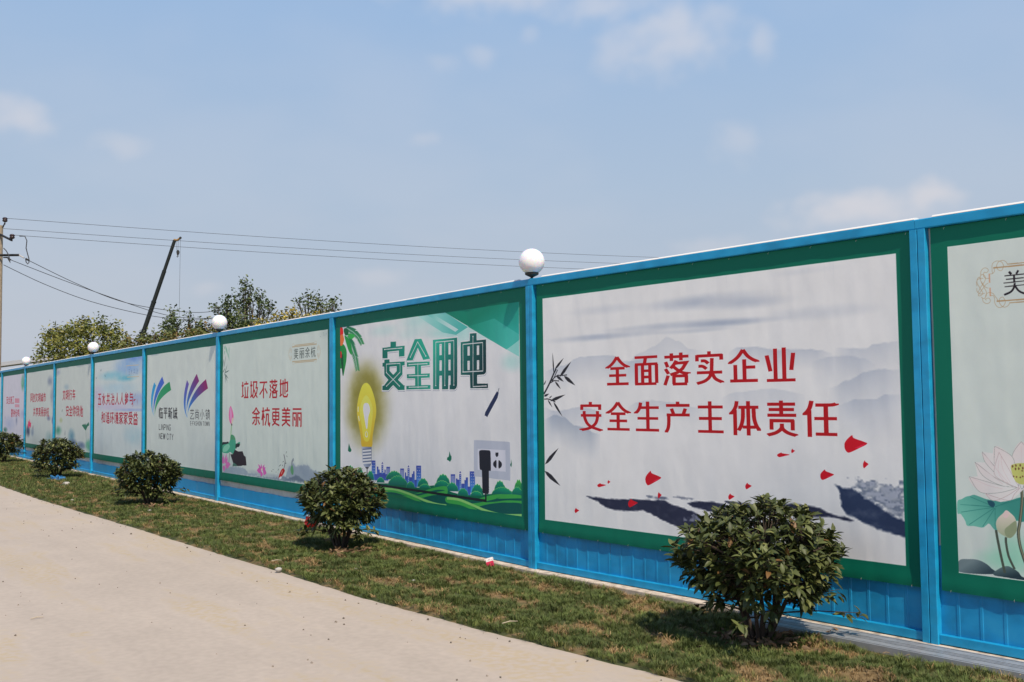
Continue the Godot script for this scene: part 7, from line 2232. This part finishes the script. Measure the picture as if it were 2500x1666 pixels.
func art_logo() -> void:
	gr(ph(30,130,176),ph(40,140,186),[44.7,52,47.6,116.2],[[47.6,116.2,41.3,111.7,36.1,107.1,32,102.2,29,97.3,27.1,92.1,26.2,86.8,26.5,81.3,28,75.7,30.5,70,34.1,64.1,38.8,58.1,44.7,52,56.5,58.5,50.9,64.1,46.2,69.7,42.3,75.1,39.4,80.3,37.3,85.4,36.1,90.4,35.8,95.1,36.4,99.7,37.8,104.1,40.2,108.3,43.5,112.3,47.6,116.2]])
	gr(ph(54,84,170),ph(44,104,176),[95.2,42.7,48.6,116.1],[[48.6,116.1,45,109.8,42.8,103.5,42,97.2,42.5,91,44.4,84.7,47.7,78.5,52.4,72.4,58.3,66.3,65.6,60.3,74.2,54.3,84.1,48.5,95.2,42.7,107.7,54.6,95.7,60.2,85,65.8,75.4,71.3,67.1,76.7,60.2,82.1,54.5,87.3,50.1,92.4,47.1,97.4,45.4,102.3,45.1,107.1,46.2,111.7,48.6,116.1]])
	gr(ph(28,124,76),ph(40,134,100),[139,52.9,50.9,116.6],[[50.9,116.6,50.3,109.1,51.2,102,53.6,95.2,57.5,88.9,62.8,82.9,69.6,77.3,77.8,72.2,87.4,67.5,98.4,63.2,110.7,59.3,124.2,55.9,139,52.9,149.3,67.9,134,70.9,119.8,74,106.9,77.4,95.2,81,84.9,84.8,75.8,88.8,68.1,93,61.9,97.4,57,101.9,53.5,106.7,51.5,111.6,50.9,116.6]])
	gr(ph(92,66,140),ph(30,120,190),[236.9,52.1,240.5,117],[[240.5,117,234.6,113.1,229.7,108.9,225.9,104.4,223,99.6,221.2,94.5,220.3,89.2,220.6,83.7,221.8,77.8,224,71.8,227.3,65.4,231.6,58.9,236.9,52.1,247.5,59,242.9,65.1,239.1,71,236,76.7,233.6,82.1,231.9,87.3,230.9,92.3,230.7,97,231.2,101.5,232.4,105.8,234.4,109.8,237.1,113.5,240.5,117]])
	gr(ph(112,30,92),ph(20,124,196),[288.1,42.9,240.5,117],[[240.5,117,237.7,110.8,236.3,104.6,236,98.4,237,92.1,239.2,85.9,242.6,79.6,247.3,73.4,253.1,67.2,260.1,61.1,268.3,55,277.7,48.9,288.1,42.9,301,55.2,288.6,61.3,277.5,67.2,267.7,72.9,259.2,78.6,252,84,246.1,89.3,241.7,94.5,238.6,99.4,236.9,104.1,236.7,108.6,237.9,112.9,240.5,117]])
	gr(ph(120,22,80),ph(20,124,196),[333.4,52.9,241,117.2],[[241,117.2,241.6,111,243.5,105,246.7,99,251.3,93.2,257.3,87.6,264.5,82.1,273,76.8,282.7,71.6,293.7,66.7,305.8,61.9,319.1,57.3,333.4,52.9,343.5,68,326.9,72.1,311.6,76.3,297.6,80.4,285.1,84.6,274.1,88.8,264.5,93,256.6,97.1,250.2,101.2,245.4,105.3,242.3,109.3,240.8,113.3,241,117.2]])
	tx("临平新城",ph(36,36,40),9.5,13,[76.4,98.6,101.4,119.3,104.8,98.6,129.7,119.3,133.1,98.6,158.1,119.3,161.5,98.6,186.4,119.3])
	tx("艺尚小镇",ph(40,40,44),7,9,[254.4,101.7,275.1,118.4,280.3,101.7,301.1,118.4,306.3,101.7,327.1,118.4,332.3,101.7,353.1,118.4])
	la("LINPING",ph(44,46,50),16,[77.1,129.4,150.9,139.7])
	la("NEW CITY",ph(44,46,50),16,[77.6,145.7,166.5,156.1])
	la("E-FASHION TOWN",ph(50,52,56),16,[254.7,121.8,353.3,128.9])
func soft_water() -> void:
	bl(ph(90,120,176),1,320.7,1.6,105.9,11.5)
	bl(ph(110,146,188),0.85,286.4,15.8,171.8,28.9)
	bl(ph(90,160,180),0.68,153.9,31.9,147.3,14.1)
	bl(ph(80,154,172),0.85,258.9,40.2,97.1,9.7)
	bl(ph(130,146,180),0.765,337.1,83.2,128.2,20.5)
	bl(ph(168,156,180),0.68,157.6,98.1,277.2,13.9)
	bl(ph(172,158,178),0.68,26.9,73,98.1,31.3)
	bl(ph(124,160,172),0.51,319.2,153.9,104.2,29.4)
	bl(ph(130,146,184),0.85,303.7,103.7,192,4.7)
	bl(ph(130,166,184),0.51,193.6,58.7,208.8,19.8)
func art_water() -> void:
	tx("五水共治人人参与",ph(150,36,54),12,14.5,[32.7,68.6,63,93.4,68.8,68.6,99.1,93.4,104.9,68.6,135.2,93.4,141,68.6,171.4,93.4,177.1,68.6,207.5,93.4,213.3,68.6,243.6,93.4,249.4,68.6,279.7,93.4,285.5,68.6,315.8,93.4])
	tx("和谐环境家家受益",ph(150,36,54),12,14.5,[65.2,108,96.6,132.5,100.9,108,132.4,132.5,136.7,108,168.2,132.5,172.5,108,204,132.5,208.3,108,239.8,132.5,244,108,275.5,132.5,279.8,108,311.3,132.5,315.6,108,347.1,132.5])
	lf(ph(150,50,60),[316,85.1,332.6,83.2],3.6)
	lf(ph(140,100,106),[324.1,78.5,331.1,70.3],1.8)
	lf(ph(140,90,100),[310.2,98,316.2,91.4],2.25)
	lf(ph(150,100,106),[339.7,81.2,344.2,93.7],2.7)
	lf(ph(150,100,110),[38.9,95.8,44.3,99.9],2.25)
	lf(ph(150,100,110),[24,104,29.6,109.1],2.25)
	lf(ph(70,86,96),[56.7,20.8,47.9,13.8],1.35)
	lf(ph(70,86,96),[56.7,20.8,64.6,13.9],1.35)
	lf(ph(70,86,96),[15.7,36.7,6.6,29.7],1.35)
	lf(ph(70,86,96),[15.7,36.7,23.7,29.7],1.35)
	lf(ph(70,86,96),[94.5,33.8,86,27],1.35)
	lf(ph(70,86,96),[94.5,33.8,102.2,27],1.35)
	ln(ph(170,160,140),1.6,[261.4,15,348.5,16.2])
	ln(ph(170,160,140),1.6,[266,38.1,352.5,38.5])
	ln(ph(176,168,150),1.2,[261.5,16,258.7,36.3])
	ln(ph(176,168,150),1.2,[353.9,17.9,354.5,37.8])
	tx("五水共治",ph(96,120,150),6,8,[276.2,22.3,290.8,34.2,294.5,22.3,309,34.2,312.7,22.3,327.3,34.2,330.9,22.3,345.5,34.2])
func soft_traffic() -> void:
	bl(ph(130,140,160),0.85,6.7,10.2,56.6,12)
	bl(ph(130,150,160),0.68,121.4,48.5,42.6,11.6)
	bl(ph(70,130,110),1,32.1,157,55.4,16.3)
	bl(ph(44,66,92),1,45.7,182.3,76.4,11.6)
	bl(ph(84,124,140),1,184.2,167.5,50.9,24.5)
	bl(ph(72,92,120),1,286.2,186.9,57.4,13)
	bl(ph(60,140,110),1,362.4,184.7,45.9,19)
	bl(ph(60,80,110),1,195.8,182.9,70.4,13.3)
	bl(ph(140,150,90),0.68,63.2,130.8,27.5,9.3)
func art_traffic() -> void:
	tx("文明行车",ph(150,40,56),12,14.5,[77.4,55.7,110.4,80.8,114,55.7,147.1,80.8,150.7,55.7,183.7,80.8,187.4,55.7,220.4,80.8])
	tx("安全你我他",ph(150,40,56),12,14.5,[119,94.7,152.8,119.6,155.7,94.7,189.6,119.6,192.5,94.7,226.4,119.6,229.3,94.7,263.1,119.6,266.1,94.7,299.9,119.6])
	pg(ph(30,96,74),[292.6,140.1,306.9,136.6,311.8,138.7,326,135.3,333,139.5,344.9,133.9,349.8,136,358.8,130.5,362.2,139,345.5,142.5,331.9,151.3,322.2,149.3])
	ln(ph(60,100,84),1.4,[331.9,151.3,339.3,189.7])
	lf(ph(60,70,84),[110.4,169.2,111.1,153.2],5)
	lf(ph(70,90,80),[72.3,109.8,80.5,102.8],4)
func soft_city() -> void:
	bl(ph(120,130,142),1,332.3,29.9,49.9,20)
	bl(ph(124,134,144),0.85,360.3,67.7,36.9,41.9)
	bl(ph(40,50,76),1,33,165,43.3,23.8)
	bl(ph(110,124,140),0.85,97.9,166.8,30.8,18.2)
	bl(ph(110,140,140),0.68,331.7,175.9,73.6,22)
	bl(ph(100,104,130),0.85,321.3,126.8,37.5,9.9)
	bl(ph(60,70,110),1,372.7,131.5,19.5,14.6)
func art_city() -> void:
	tx("同创文明城市",ph(150,50,66),12,14.5,[60.5,59.6,94.4,83.7,97.3,59.6,131.2,83.7,134.1,59.6,168,83.7,170.9,59.6,204.8,83.7,207.7,59.6,241.5,83.7,244.5,59.6,278.3,83.7])
	tx("共享美丽余杭",ph(150,50,66),12,14.5,[103.4,99.1,137.6,122.8,140.6,99.1,174.9,122.8,177.8,99.1,212.1,122.8,215.1,99.1,249.3,122.8,252.3,99.1,286.6,122.8,289.5,99.1,323.8,122.8])
	lf(ph(190,50,90),[49.3,154.2,29.8,135.8],18)
	lf(ph(190,50,90),[55.1,154.1,55.4,130.3],18)
	lf(ph(190,50,90),[60.9,154.1,76.7,140.8],16)
	lf(ph(190,50,90),[49.3,154.2,25.1,146.5],14)
	lf(ph(110,60,70),[104.3,160.2,107,145.8],6)
func soft_safety() -> void:
	bl(ph(70,130,100),1,347.7,28.2,39.2,31.8)
	bl(ph(120,160,140),1,339.4,19.2,31.6,23.4)
	bl(ph(40,90,70),1,53.6,168.4,51.4,11.5)
	bl(ph(140,150,176),0.595,128,147.8,147,34)
	bl(ph(140,146,172),0.85,351.5,119.2,60.8,19.3)
	bl(ph(120,126,150),0.68,250.3,136,25.5,25.1)
func art_safety() -> void:
	tx("安全施工",ph(160,64,82),12,14.5,[64.4,64.6,97.3,87,100.2,64.6,133.2,87,136,64.6,169,87,171.9,64.6,204.8,87])
	tx("警钟长鸣",ph(160,64,82),12,14.5,[151.6,103.7,186.2,127.3,188.5,103.7,223.1,127.3,225.3,103.7,259.9,127.3,262.1,103.7,296.8,127.3])
	pg(ph(178,110,126),[217.7,71.3,234.2,71.2,235.2,85.2,218.8,85])
	pg(ph(182,120,134),[219.1,89.1,235.5,89.2,236.2,98.2,219.8,97.8])
	pg(ph(178,110,126),[237.5,71.5,253.8,71.5,254.8,85.4,238.5,85.2])
	pg(ph(182,120,134),[238.8,89.3,255.1,89.4,255.7,98.3,239.5,97.9])
	pg(ph(178,110,126),[257.1,71.8,273.3,71.7,274.2,85.5,258,85.4])
	pg(ph(182,120,134),[258.3,89.4,274.5,89.6,275,98.4,258.9,98])
	pg(ph(178,110,126),[276.5,72,292.6,71.9,293.4,85.7,277.4,85.6])
	pg(ph(182,120,134),[277.7,89.6,293.7,89.7,294.2,98.5,278.2,98.2])
	lf(ph(60,70,100),[245.1,130.4,255.8,144.4],4)
	lf(ph(70,80,110),[44.1,136.5,46,124.7],3)
func soft_lotus() -> void:
	bl(ph(112,176,148),0.55,30.7,182.4,17.7,18.6)
	bl(ph(112,176,148),0.5,22.5,190,18.1,9.1)
	bl(ph(112,176,148),0.6,37.3,187.3,16.3,14.5)
	bl(ph(112,176,148),0.1,42.9,154.5,26.5,16.7)
func art_lotus() -> void:
	gr(ph(96,112,116),ph(44,60,68),[10.2,190.9,15.8,198.8],[sm([0.5,192.5,6.6,191,12,190.9,16.6,192.4,20,194.9,22.2,198,0.3,199.4])])
	gr(ph(84,104,104),ph(30,46,54),[26.9,192.9,29,199.4],[sm([21,198.4,24.6,194.6,29.2,192.5,32.6,193.4,35.8,195.2,39,198.1,52,199.2,72.6,200.3,30.1,199.3])])
	gr(ph(50,120,110),ph(96,160,144),[27.4,152.2,9.8,168.4],[sm([0.7,156.8,3.4,155.2,6.2,153.5,8.6,152.9,11,152.1,14.6,153,18.6,154.2,23.8,154.7,29,154.9,34.1,153.4,40.2,151.6,46.2,153.7,48.3,157.4,45.9,163.1,39.6,165.9,35.9,165.6,31.3,168.3,26.7,170.4,23.2,172.1,19.8,168.7,18,169.7,15.6,171.3,10.3,170.9,6.2,171,5.1,168.2,2.5,164.3,0.5,163.9])])
	ln(ph(40,108,100),0.31,[22.5,158.2,8.6,153.4])
	ln(ph(40,108,100),0.31,[22.8,158.4,2.4,158.5])
	ln(ph(40,108,100),0.31,[23,158.7,2.8,163.1])
	ln(ph(40,108,100),0.31,[23.1,159,7.4,170.3])
	ln(ph(40,108,100),0.31,[23.4,159.3,15.7,170.8])
	ln(ph(40,108,100),0.31,[23.7,159,23.2,171.8])
	ln(ph(40,108,100),0.31,[23.8,158.4,31.8,154.7])
	ln(ph(40,108,100),0.31,[23.8,158.2,39.7,152.5])
	pg(ph(30,70,84),sm([19.2,155,22.6,155.3,23.7,157,22.5,158.8,20.2,157.8]))
	ln(ph(64,72,62),1.5,so([23.7,172,24.4,177.4,26,186.8,27.9,196.7]))
	ln(ph(64,72,62),1.36,so([29.4,175.7,29.4,179.7,30.6,186.9,33.7,193.8]))
	ln(ph(64,72,62),1.77,so([39.6,146.9,39.5,154.7,37.8,166,36.7,172.3,37.3,179.5,38.9,186,41.4,193.4]))
	ln(ph(120,116,92),0.61,so([39.8,148,39.6,154.7,38,166,36.9,172.2,37.4,179.4,39,185.4,41.4,193.4]))
	gr(ph(196,178,168),ph(140,150,120),[29.9,161,32.1,175.5],[sm([30.2,159.9,32.7,161.4,35.1,164,36,168.4,35.3,172.4,32.1,175.9,28.8,175.2,24.9,172.8,23.8,168.3,25.2,164.8,28.1,162])])
	pg(ph(122,132,104),sm([31.3,168.8,35.3,165.7,36,168.4,35.3,172.4,32.1,175.8,29.3,174.6,28.9,171.3]))
	pg(ph(206,170,166),sm([30.2,159.9,31.8,161.7,30.3,164.4,28.1,163.4]))
	pg(ph(200,186,184),[8.5,141.3,13.8,141,12.4,132.4,19.2,132.3,17.1,126,24.3,126.9,24.8,122.5,29.6,124.2,34.8,128.3,40.4,119.4,45.2,123.7,46.4,128.7,50.1,123.6,55.6,121.8,55.9,126.2,62.3,125.4,59.9,131.5,67.2,131.2,62.8,138.4,69,139.2,62,145.6,53.9,151.5,46.2,154.2,41,146.8,34.1,153.4,27.2,155.3,21.5,154.3,17,150.5,12.4,147.4])
	gr(ph(203,180,178),ph(200,190,188),[40.4,119.4,39.9,146.9],[sm([40.4,119.4,34.8,128,37.3,139.2,39.9,146.9,43.1,137.2,46.2,127.6])])
	ln(ph(110,118,114),0.2,so([40.4,119.4,34.8,128,37.3,139.2,39.9,146.9,43.1,137.2,46.2,127.6,40.4,119.4]))
	gr(ph(203,180,178),ph(200,190,188),[24.8,122.5,37.7,145.9],[sm([24.8,122.5,24.6,134.7,31.2,142,37.7,145.9,36.3,137.1,34.8,128.3])])
	ln(ph(110,118,114),0.2,so([24.8,122.5,24.6,134.7,31.2,142,37.7,145.9,36.3,137.1,34.8,128.3,24.8,122.5]))
	gr(ph(203,180,178),ph(200,190,188),[17.1,126,36.6,145.9],[sm([17.1,126,18.9,132.6,27.8,141.1,36.6,145.9,30.7,140.3,24.6,134.7])])
	ln(ph(110,118,114),0.2,so([17.1,126,18.9,132.6,27.8,141.1,36.6,145.9,30.7,140.3,24.6,134.7,17.1,126]))
	gr(ph(203,180,178),ph(200,190,188),[12.4,132.4,35.5,146.6],[sm([12.4,132.4,16.8,140.2,26.2,145.1,35.5,146.6,29.4,143.5,23.2,140.4])])
	ln(ph(110,118,114),0.2,so([12.4,132.4,16.8,140.2,26.2,145.1,35.5,146.6,29.4,143.5,23.2,140.4,12.4,132.4]))
	gr(ph(203,180,178),ph(200,190,188),[8.5,141.3,36.6,146.5],[sm([8.5,141.3,14.7,150.1,25.7,150,36.6,146.5,31.6,146,26.5,145.4])])
	ln(ph(110,118,114),0.2,so([8.5,141.3,14.7,150.1,25.7,150,36.6,146.5,31.6,146,26.5,145.4,8.5,141.3]))
	gr(ph(203,180,178),ph(200,190,188),[55.1,121.2,41.1,146.2],[sm([55.1,121.2,45,128.8,43,139.2,41.1,146.2,48.4,139.7,55.6,133.3])])
	ln(ph(110,118,114),0.2,so([55.1,121.2,45,128.8,43,139.2,41.1,146.2,48.4,139.7,55.6,133.3,55.1,121.2]))
	gr(ph(203,180,178),ph(200,190,188),[62.3,124.9,41,146.8],[sm([62.3,124.9,54.6,133.4,47.8,141.7,41,146.8,51.7,139.3,62,132])])
	ln(ph(110,118,114),0.2,so([62.3,124.9,54.6,133.4,47.8,141.7,41,146.8,51.7,139.3,62,132,62.3,124.9]))
	gr(ph(203,180,178),ph(200,190,188),[67.8,131.2,41,146.8],[sm([67.8,131.2,57,138.7,49,144.4,41,146.8,52.1,142.6,62.8,138.4])])
	ln(ph(110,118,114),0.2,so([67.8,131.2,57,138.7,49,144.4,41,146.8,52.1,142.6,62.8,138.4,67.8,131.2]))
	gr(ph(203,180,178),ph(200,190,188),[69,138.7,41,146.8],[sm([69,138.7,54.1,144.9,47.6,147.5,41,146.8,51.9,147,62.5,147.2])])
	ln(ph(110,118,114),0.2,so([69,138.7,54.1,144.9,47.6,147.5,41,146.8,51.9,147,62.5,147.2,69,138.7]))
	gr(ph(203,182,180),ph(202,194,190),[27.2,126,37.7,146.2],[sm([27.2,126,23.9,138.7,30.8,143.6,37.7,146.2,36.2,142.7,34.6,139.3])])
	ln(ph(150,128,128),0.17,so([27.2,126,23.9,138.7,30.8,143.6,37.7,146.2,36.2,142.7,34.6,139.3,27.2,126]))
	gr(ph(203,182,180),ph(202,194,190),[18.2,151,38.3,146.4],[sm([18.2,151,22.7,154.8,30.5,151.7,38.3,146.4,35.1,150.3,31.8,154.1])])
	ln(ph(150,128,128),0.17,so([18.2,151,22.7,154.8,30.5,151.7,38.3,146.4,35.1,150.3,31.8,154.1,18.2,151]))
	gr(ph(203,182,180),ph(202,194,190),[52.8,125.2,41.1,146],[sm([52.8,125.2,44.6,138.8,42.8,143.5,41.1,146,48.1,141.5,55,137.2])])
	ln(ph(150,128,128),0.17,so([52.8,125.2,44.6,138.8,42.8,143.5,41.1,146,48.1,141.5,55,137.2,52.8,125.2]))
	gr(ph(203,182,180),ph(202,194,190),[59.3,149,41,146.8],[sm([59.3,149,46.2,153.7,43.6,151.4,41,146.8,48,149.7,54.9,152.5])])
	ln(ph(150,128,128),0.17,so([59.3,149,46.2,153.7,43.6,151.4,41,146.8,48,149.7,54.9,152.5,59.3,149]))
	ln(ph(180,160,160),0.17,so([28.3,127.7,29.1,135.6,33.3,143.9]))
	ln(ph(180,160,160),0.17,so([27,130.6,26.7,138.6,31.6,145.1]))
	ln(ph(180,160,160),0.17,so([14.1,133.4,21,138.8,28.8,144.7]))
	ln(ph(180,160,160),0.17,so([18.5,127.4,24.6,135.2,32.2,143.9]))
	ln(ph(180,160,160),0.17,so([10.8,142.2,19.5,145.8,28.7,147.5]))
	ln(ph(180,160,160),0.17,so([40.3,121.6,40.2,126.7,40.2,131.7]))
	pg(ph(166,168,96),sm([33.8,134.3,36,132.5,41.6,131.8,47.1,132.3,48.4,133.9,46.3,138.7,43.4,143.3,40,144.3,36.7,143.1,34.9,139.9]))
	lf(ph(96,60,40),[34.3,134,35.4,133.9],1.75)
	lf(ph(96,60,40),[36.3,133.5,37.3,133.4],1.75)
	lf(ph(96,60,40),[38.8,133.2,39.8,133.2],1.75)
	lf(ph(96,60,40),[36,135.4,37,135.4],1.75)
	lf(ph(96,60,40),[37.9,135.2,38.9,135.2],1.75)
	lf(ph(96,60,40),[40.2,134.8,41.2,134.8],1.75)
	lf(ph(96,60,40),[42.2,133.6,43.1,133.6],1.75)
	lf(ph(96,60,40),[44,134.4,45,134.3],1.75)
	lf(ph(96,60,40),[34.7,139.9,35.7,139.8],1.05)
	lf(ph(96,60,40),[36.4,140.1,37.4,140],1.05)
	lf(ph(96,60,40),[38.6,140.2,39.6,140.2],1.05)
	lf(ph(96,60,40),[40,139.6,41,139.5],1.05)
	lf(ph(96,60,40),[41.3,140.1,42.3,140],1.05)
	lf(ph(96,60,40),[39.8,136.4,40.8,136.3],1.05)
	ln(ph(150,124,92),0.82,[28,16.2,86.2,16.7])
	ln(ph(150,124,92),0.54,[36.4,14.9,80.8,15.3])
	ln(ph(150,124,92),0.82,[29.2,36.3,85.4,36.8])
	ln(ph(150,124,92),0.54,[36.8,37.9,79.9,38.1])
	ln(ph(176,138,114),0.88,[25.4,19.4,25.4,24.9])
	ln(ph(176,138,114),0.88,[25.5,27.9,25.6,33])
	ln(ph(150,124,92),0.26,so([26,19.6,27.5,19.5,28.6,18.3,28.4,16.4]))
	ln(ph(150,124,92),0.26,so([27.4,19.5,27.2,16.6,27.6,13.8,29.4,12.4,31.6,12.5,33.4,13.5,34.1,15.8,33.2,17.9,32,18.3,30.4,17,30.1,15,31.2,13,33.7,12.3,35.6,13.3,36.4,14.8]))
	ln(ph(150,124,92),0.26,so([24.6,24.9,23.2,25.7,21.2,28,19.2,30.4,18.3,31.6,19.1,32.3,20.7,31.5,20.9,30.2,19.3,27.2,17.8,24.2,18.2,21.7,19.5,20.9,20.4,22.5]))
	ln(ph(150,124,92),0.26,so([24.5,28,22.8,27.2,20.7,24.2,19.7,21.8,20.5,19.7,21.8,19.5,23,21.5,22.3,24,20,26.9,18.2,30]))
	ln(ph(150,124,92),0.26,so([17.7,26.1,17.5,24.2,18.2,22.3,20.2,21.6,21.7,22]))
	ln(ph(150,124,92),0.26,so([25.5,22.1,23.3,22,21.8,20.1,22.5,18]))
	ln(ph(150,124,92),0.26,so([20.2,20,20.6,17.2,22.6,15.6,24.5,16.3,24.9,17.6,23.8,18.6,22.7,18.2]))
	ln(ph(150,124,92),0.26,so([17.5,27.4,17.6,29.3,19.2,31,22.4,31]))
	ln(ph(150,124,92),0.26,so([20.4,24.1,22.2,27.8,23.3,30.4,22.9,32.9,21.6,34.1,20,33]))
	ln(ph(150,124,92),0.26,so([22.6,32.9,23.3,31.4,24.9,30.7,27.1,31.4,28.3,33.1,29.6,35,29.6,36.3]))
	ln(ph(150,124,92),0.26,so([25.6,32.7,27.3,32.7,28.1,34.6,28.1,37.1,29.3,39.4,31.1,40.2,33.3,39.4,34.4,37,33.5,34.6,32.4,34.1,31,35.2,30.9,37.3,32.4,39.6,34.2,40.2,36.1,39.3,36.8,38]))
	ln(ph(150,124,92),0.26,so([20.8,34,21.2,35.9,23.1,37.2,25,36.7,25.5,35.3,24.5,34,23.2,34.2,22.5,34.5,23.1,35.3]))
	ln(ph(30,24,30),0.54,[34.5,21.7,46.2,21.7])
	ln(ph(30,24,30),0.54,[35.3,23.8,45.8,23.8])
	ln(ph(30,24,30),0.54,[33.7,25.9,47.2,25.7])
	ln(ph(30,24,30),0.54,[34.4,28.1,46.5,28])
	ln(ph(30,24,30),1.09,[40.1,21.6,40,26.3])
	ln(ph(30,24,30),1.36,[37.2,19.4,38.5,21.1])
	ln(ph(30,24,30),1.16,[42.7,19.2,41.4,21.2])
	ln(ph(30,24,30),1.16,so([40.3,26.5,39.9,28.8,37.9,31.4,33.9,32.9]))
	ln(ph(30,24,30),1.09,so([40.5,28.2,42.2,30.9,44.6,32.6,48.4,33.9]))
	ln(ph(176,138,114),0.88,[87.2,17.2,86.9,24.5])
	ln(ph(176,138,114),0.88,[86.8,29.1,86.5,36.3])
	tx("丽余杭",ph(30,24,30),4,6,[50.8,19.6,59.6,34.4,62.5,19.6,71.3,34.4,74.2,19.6,83,34.4])
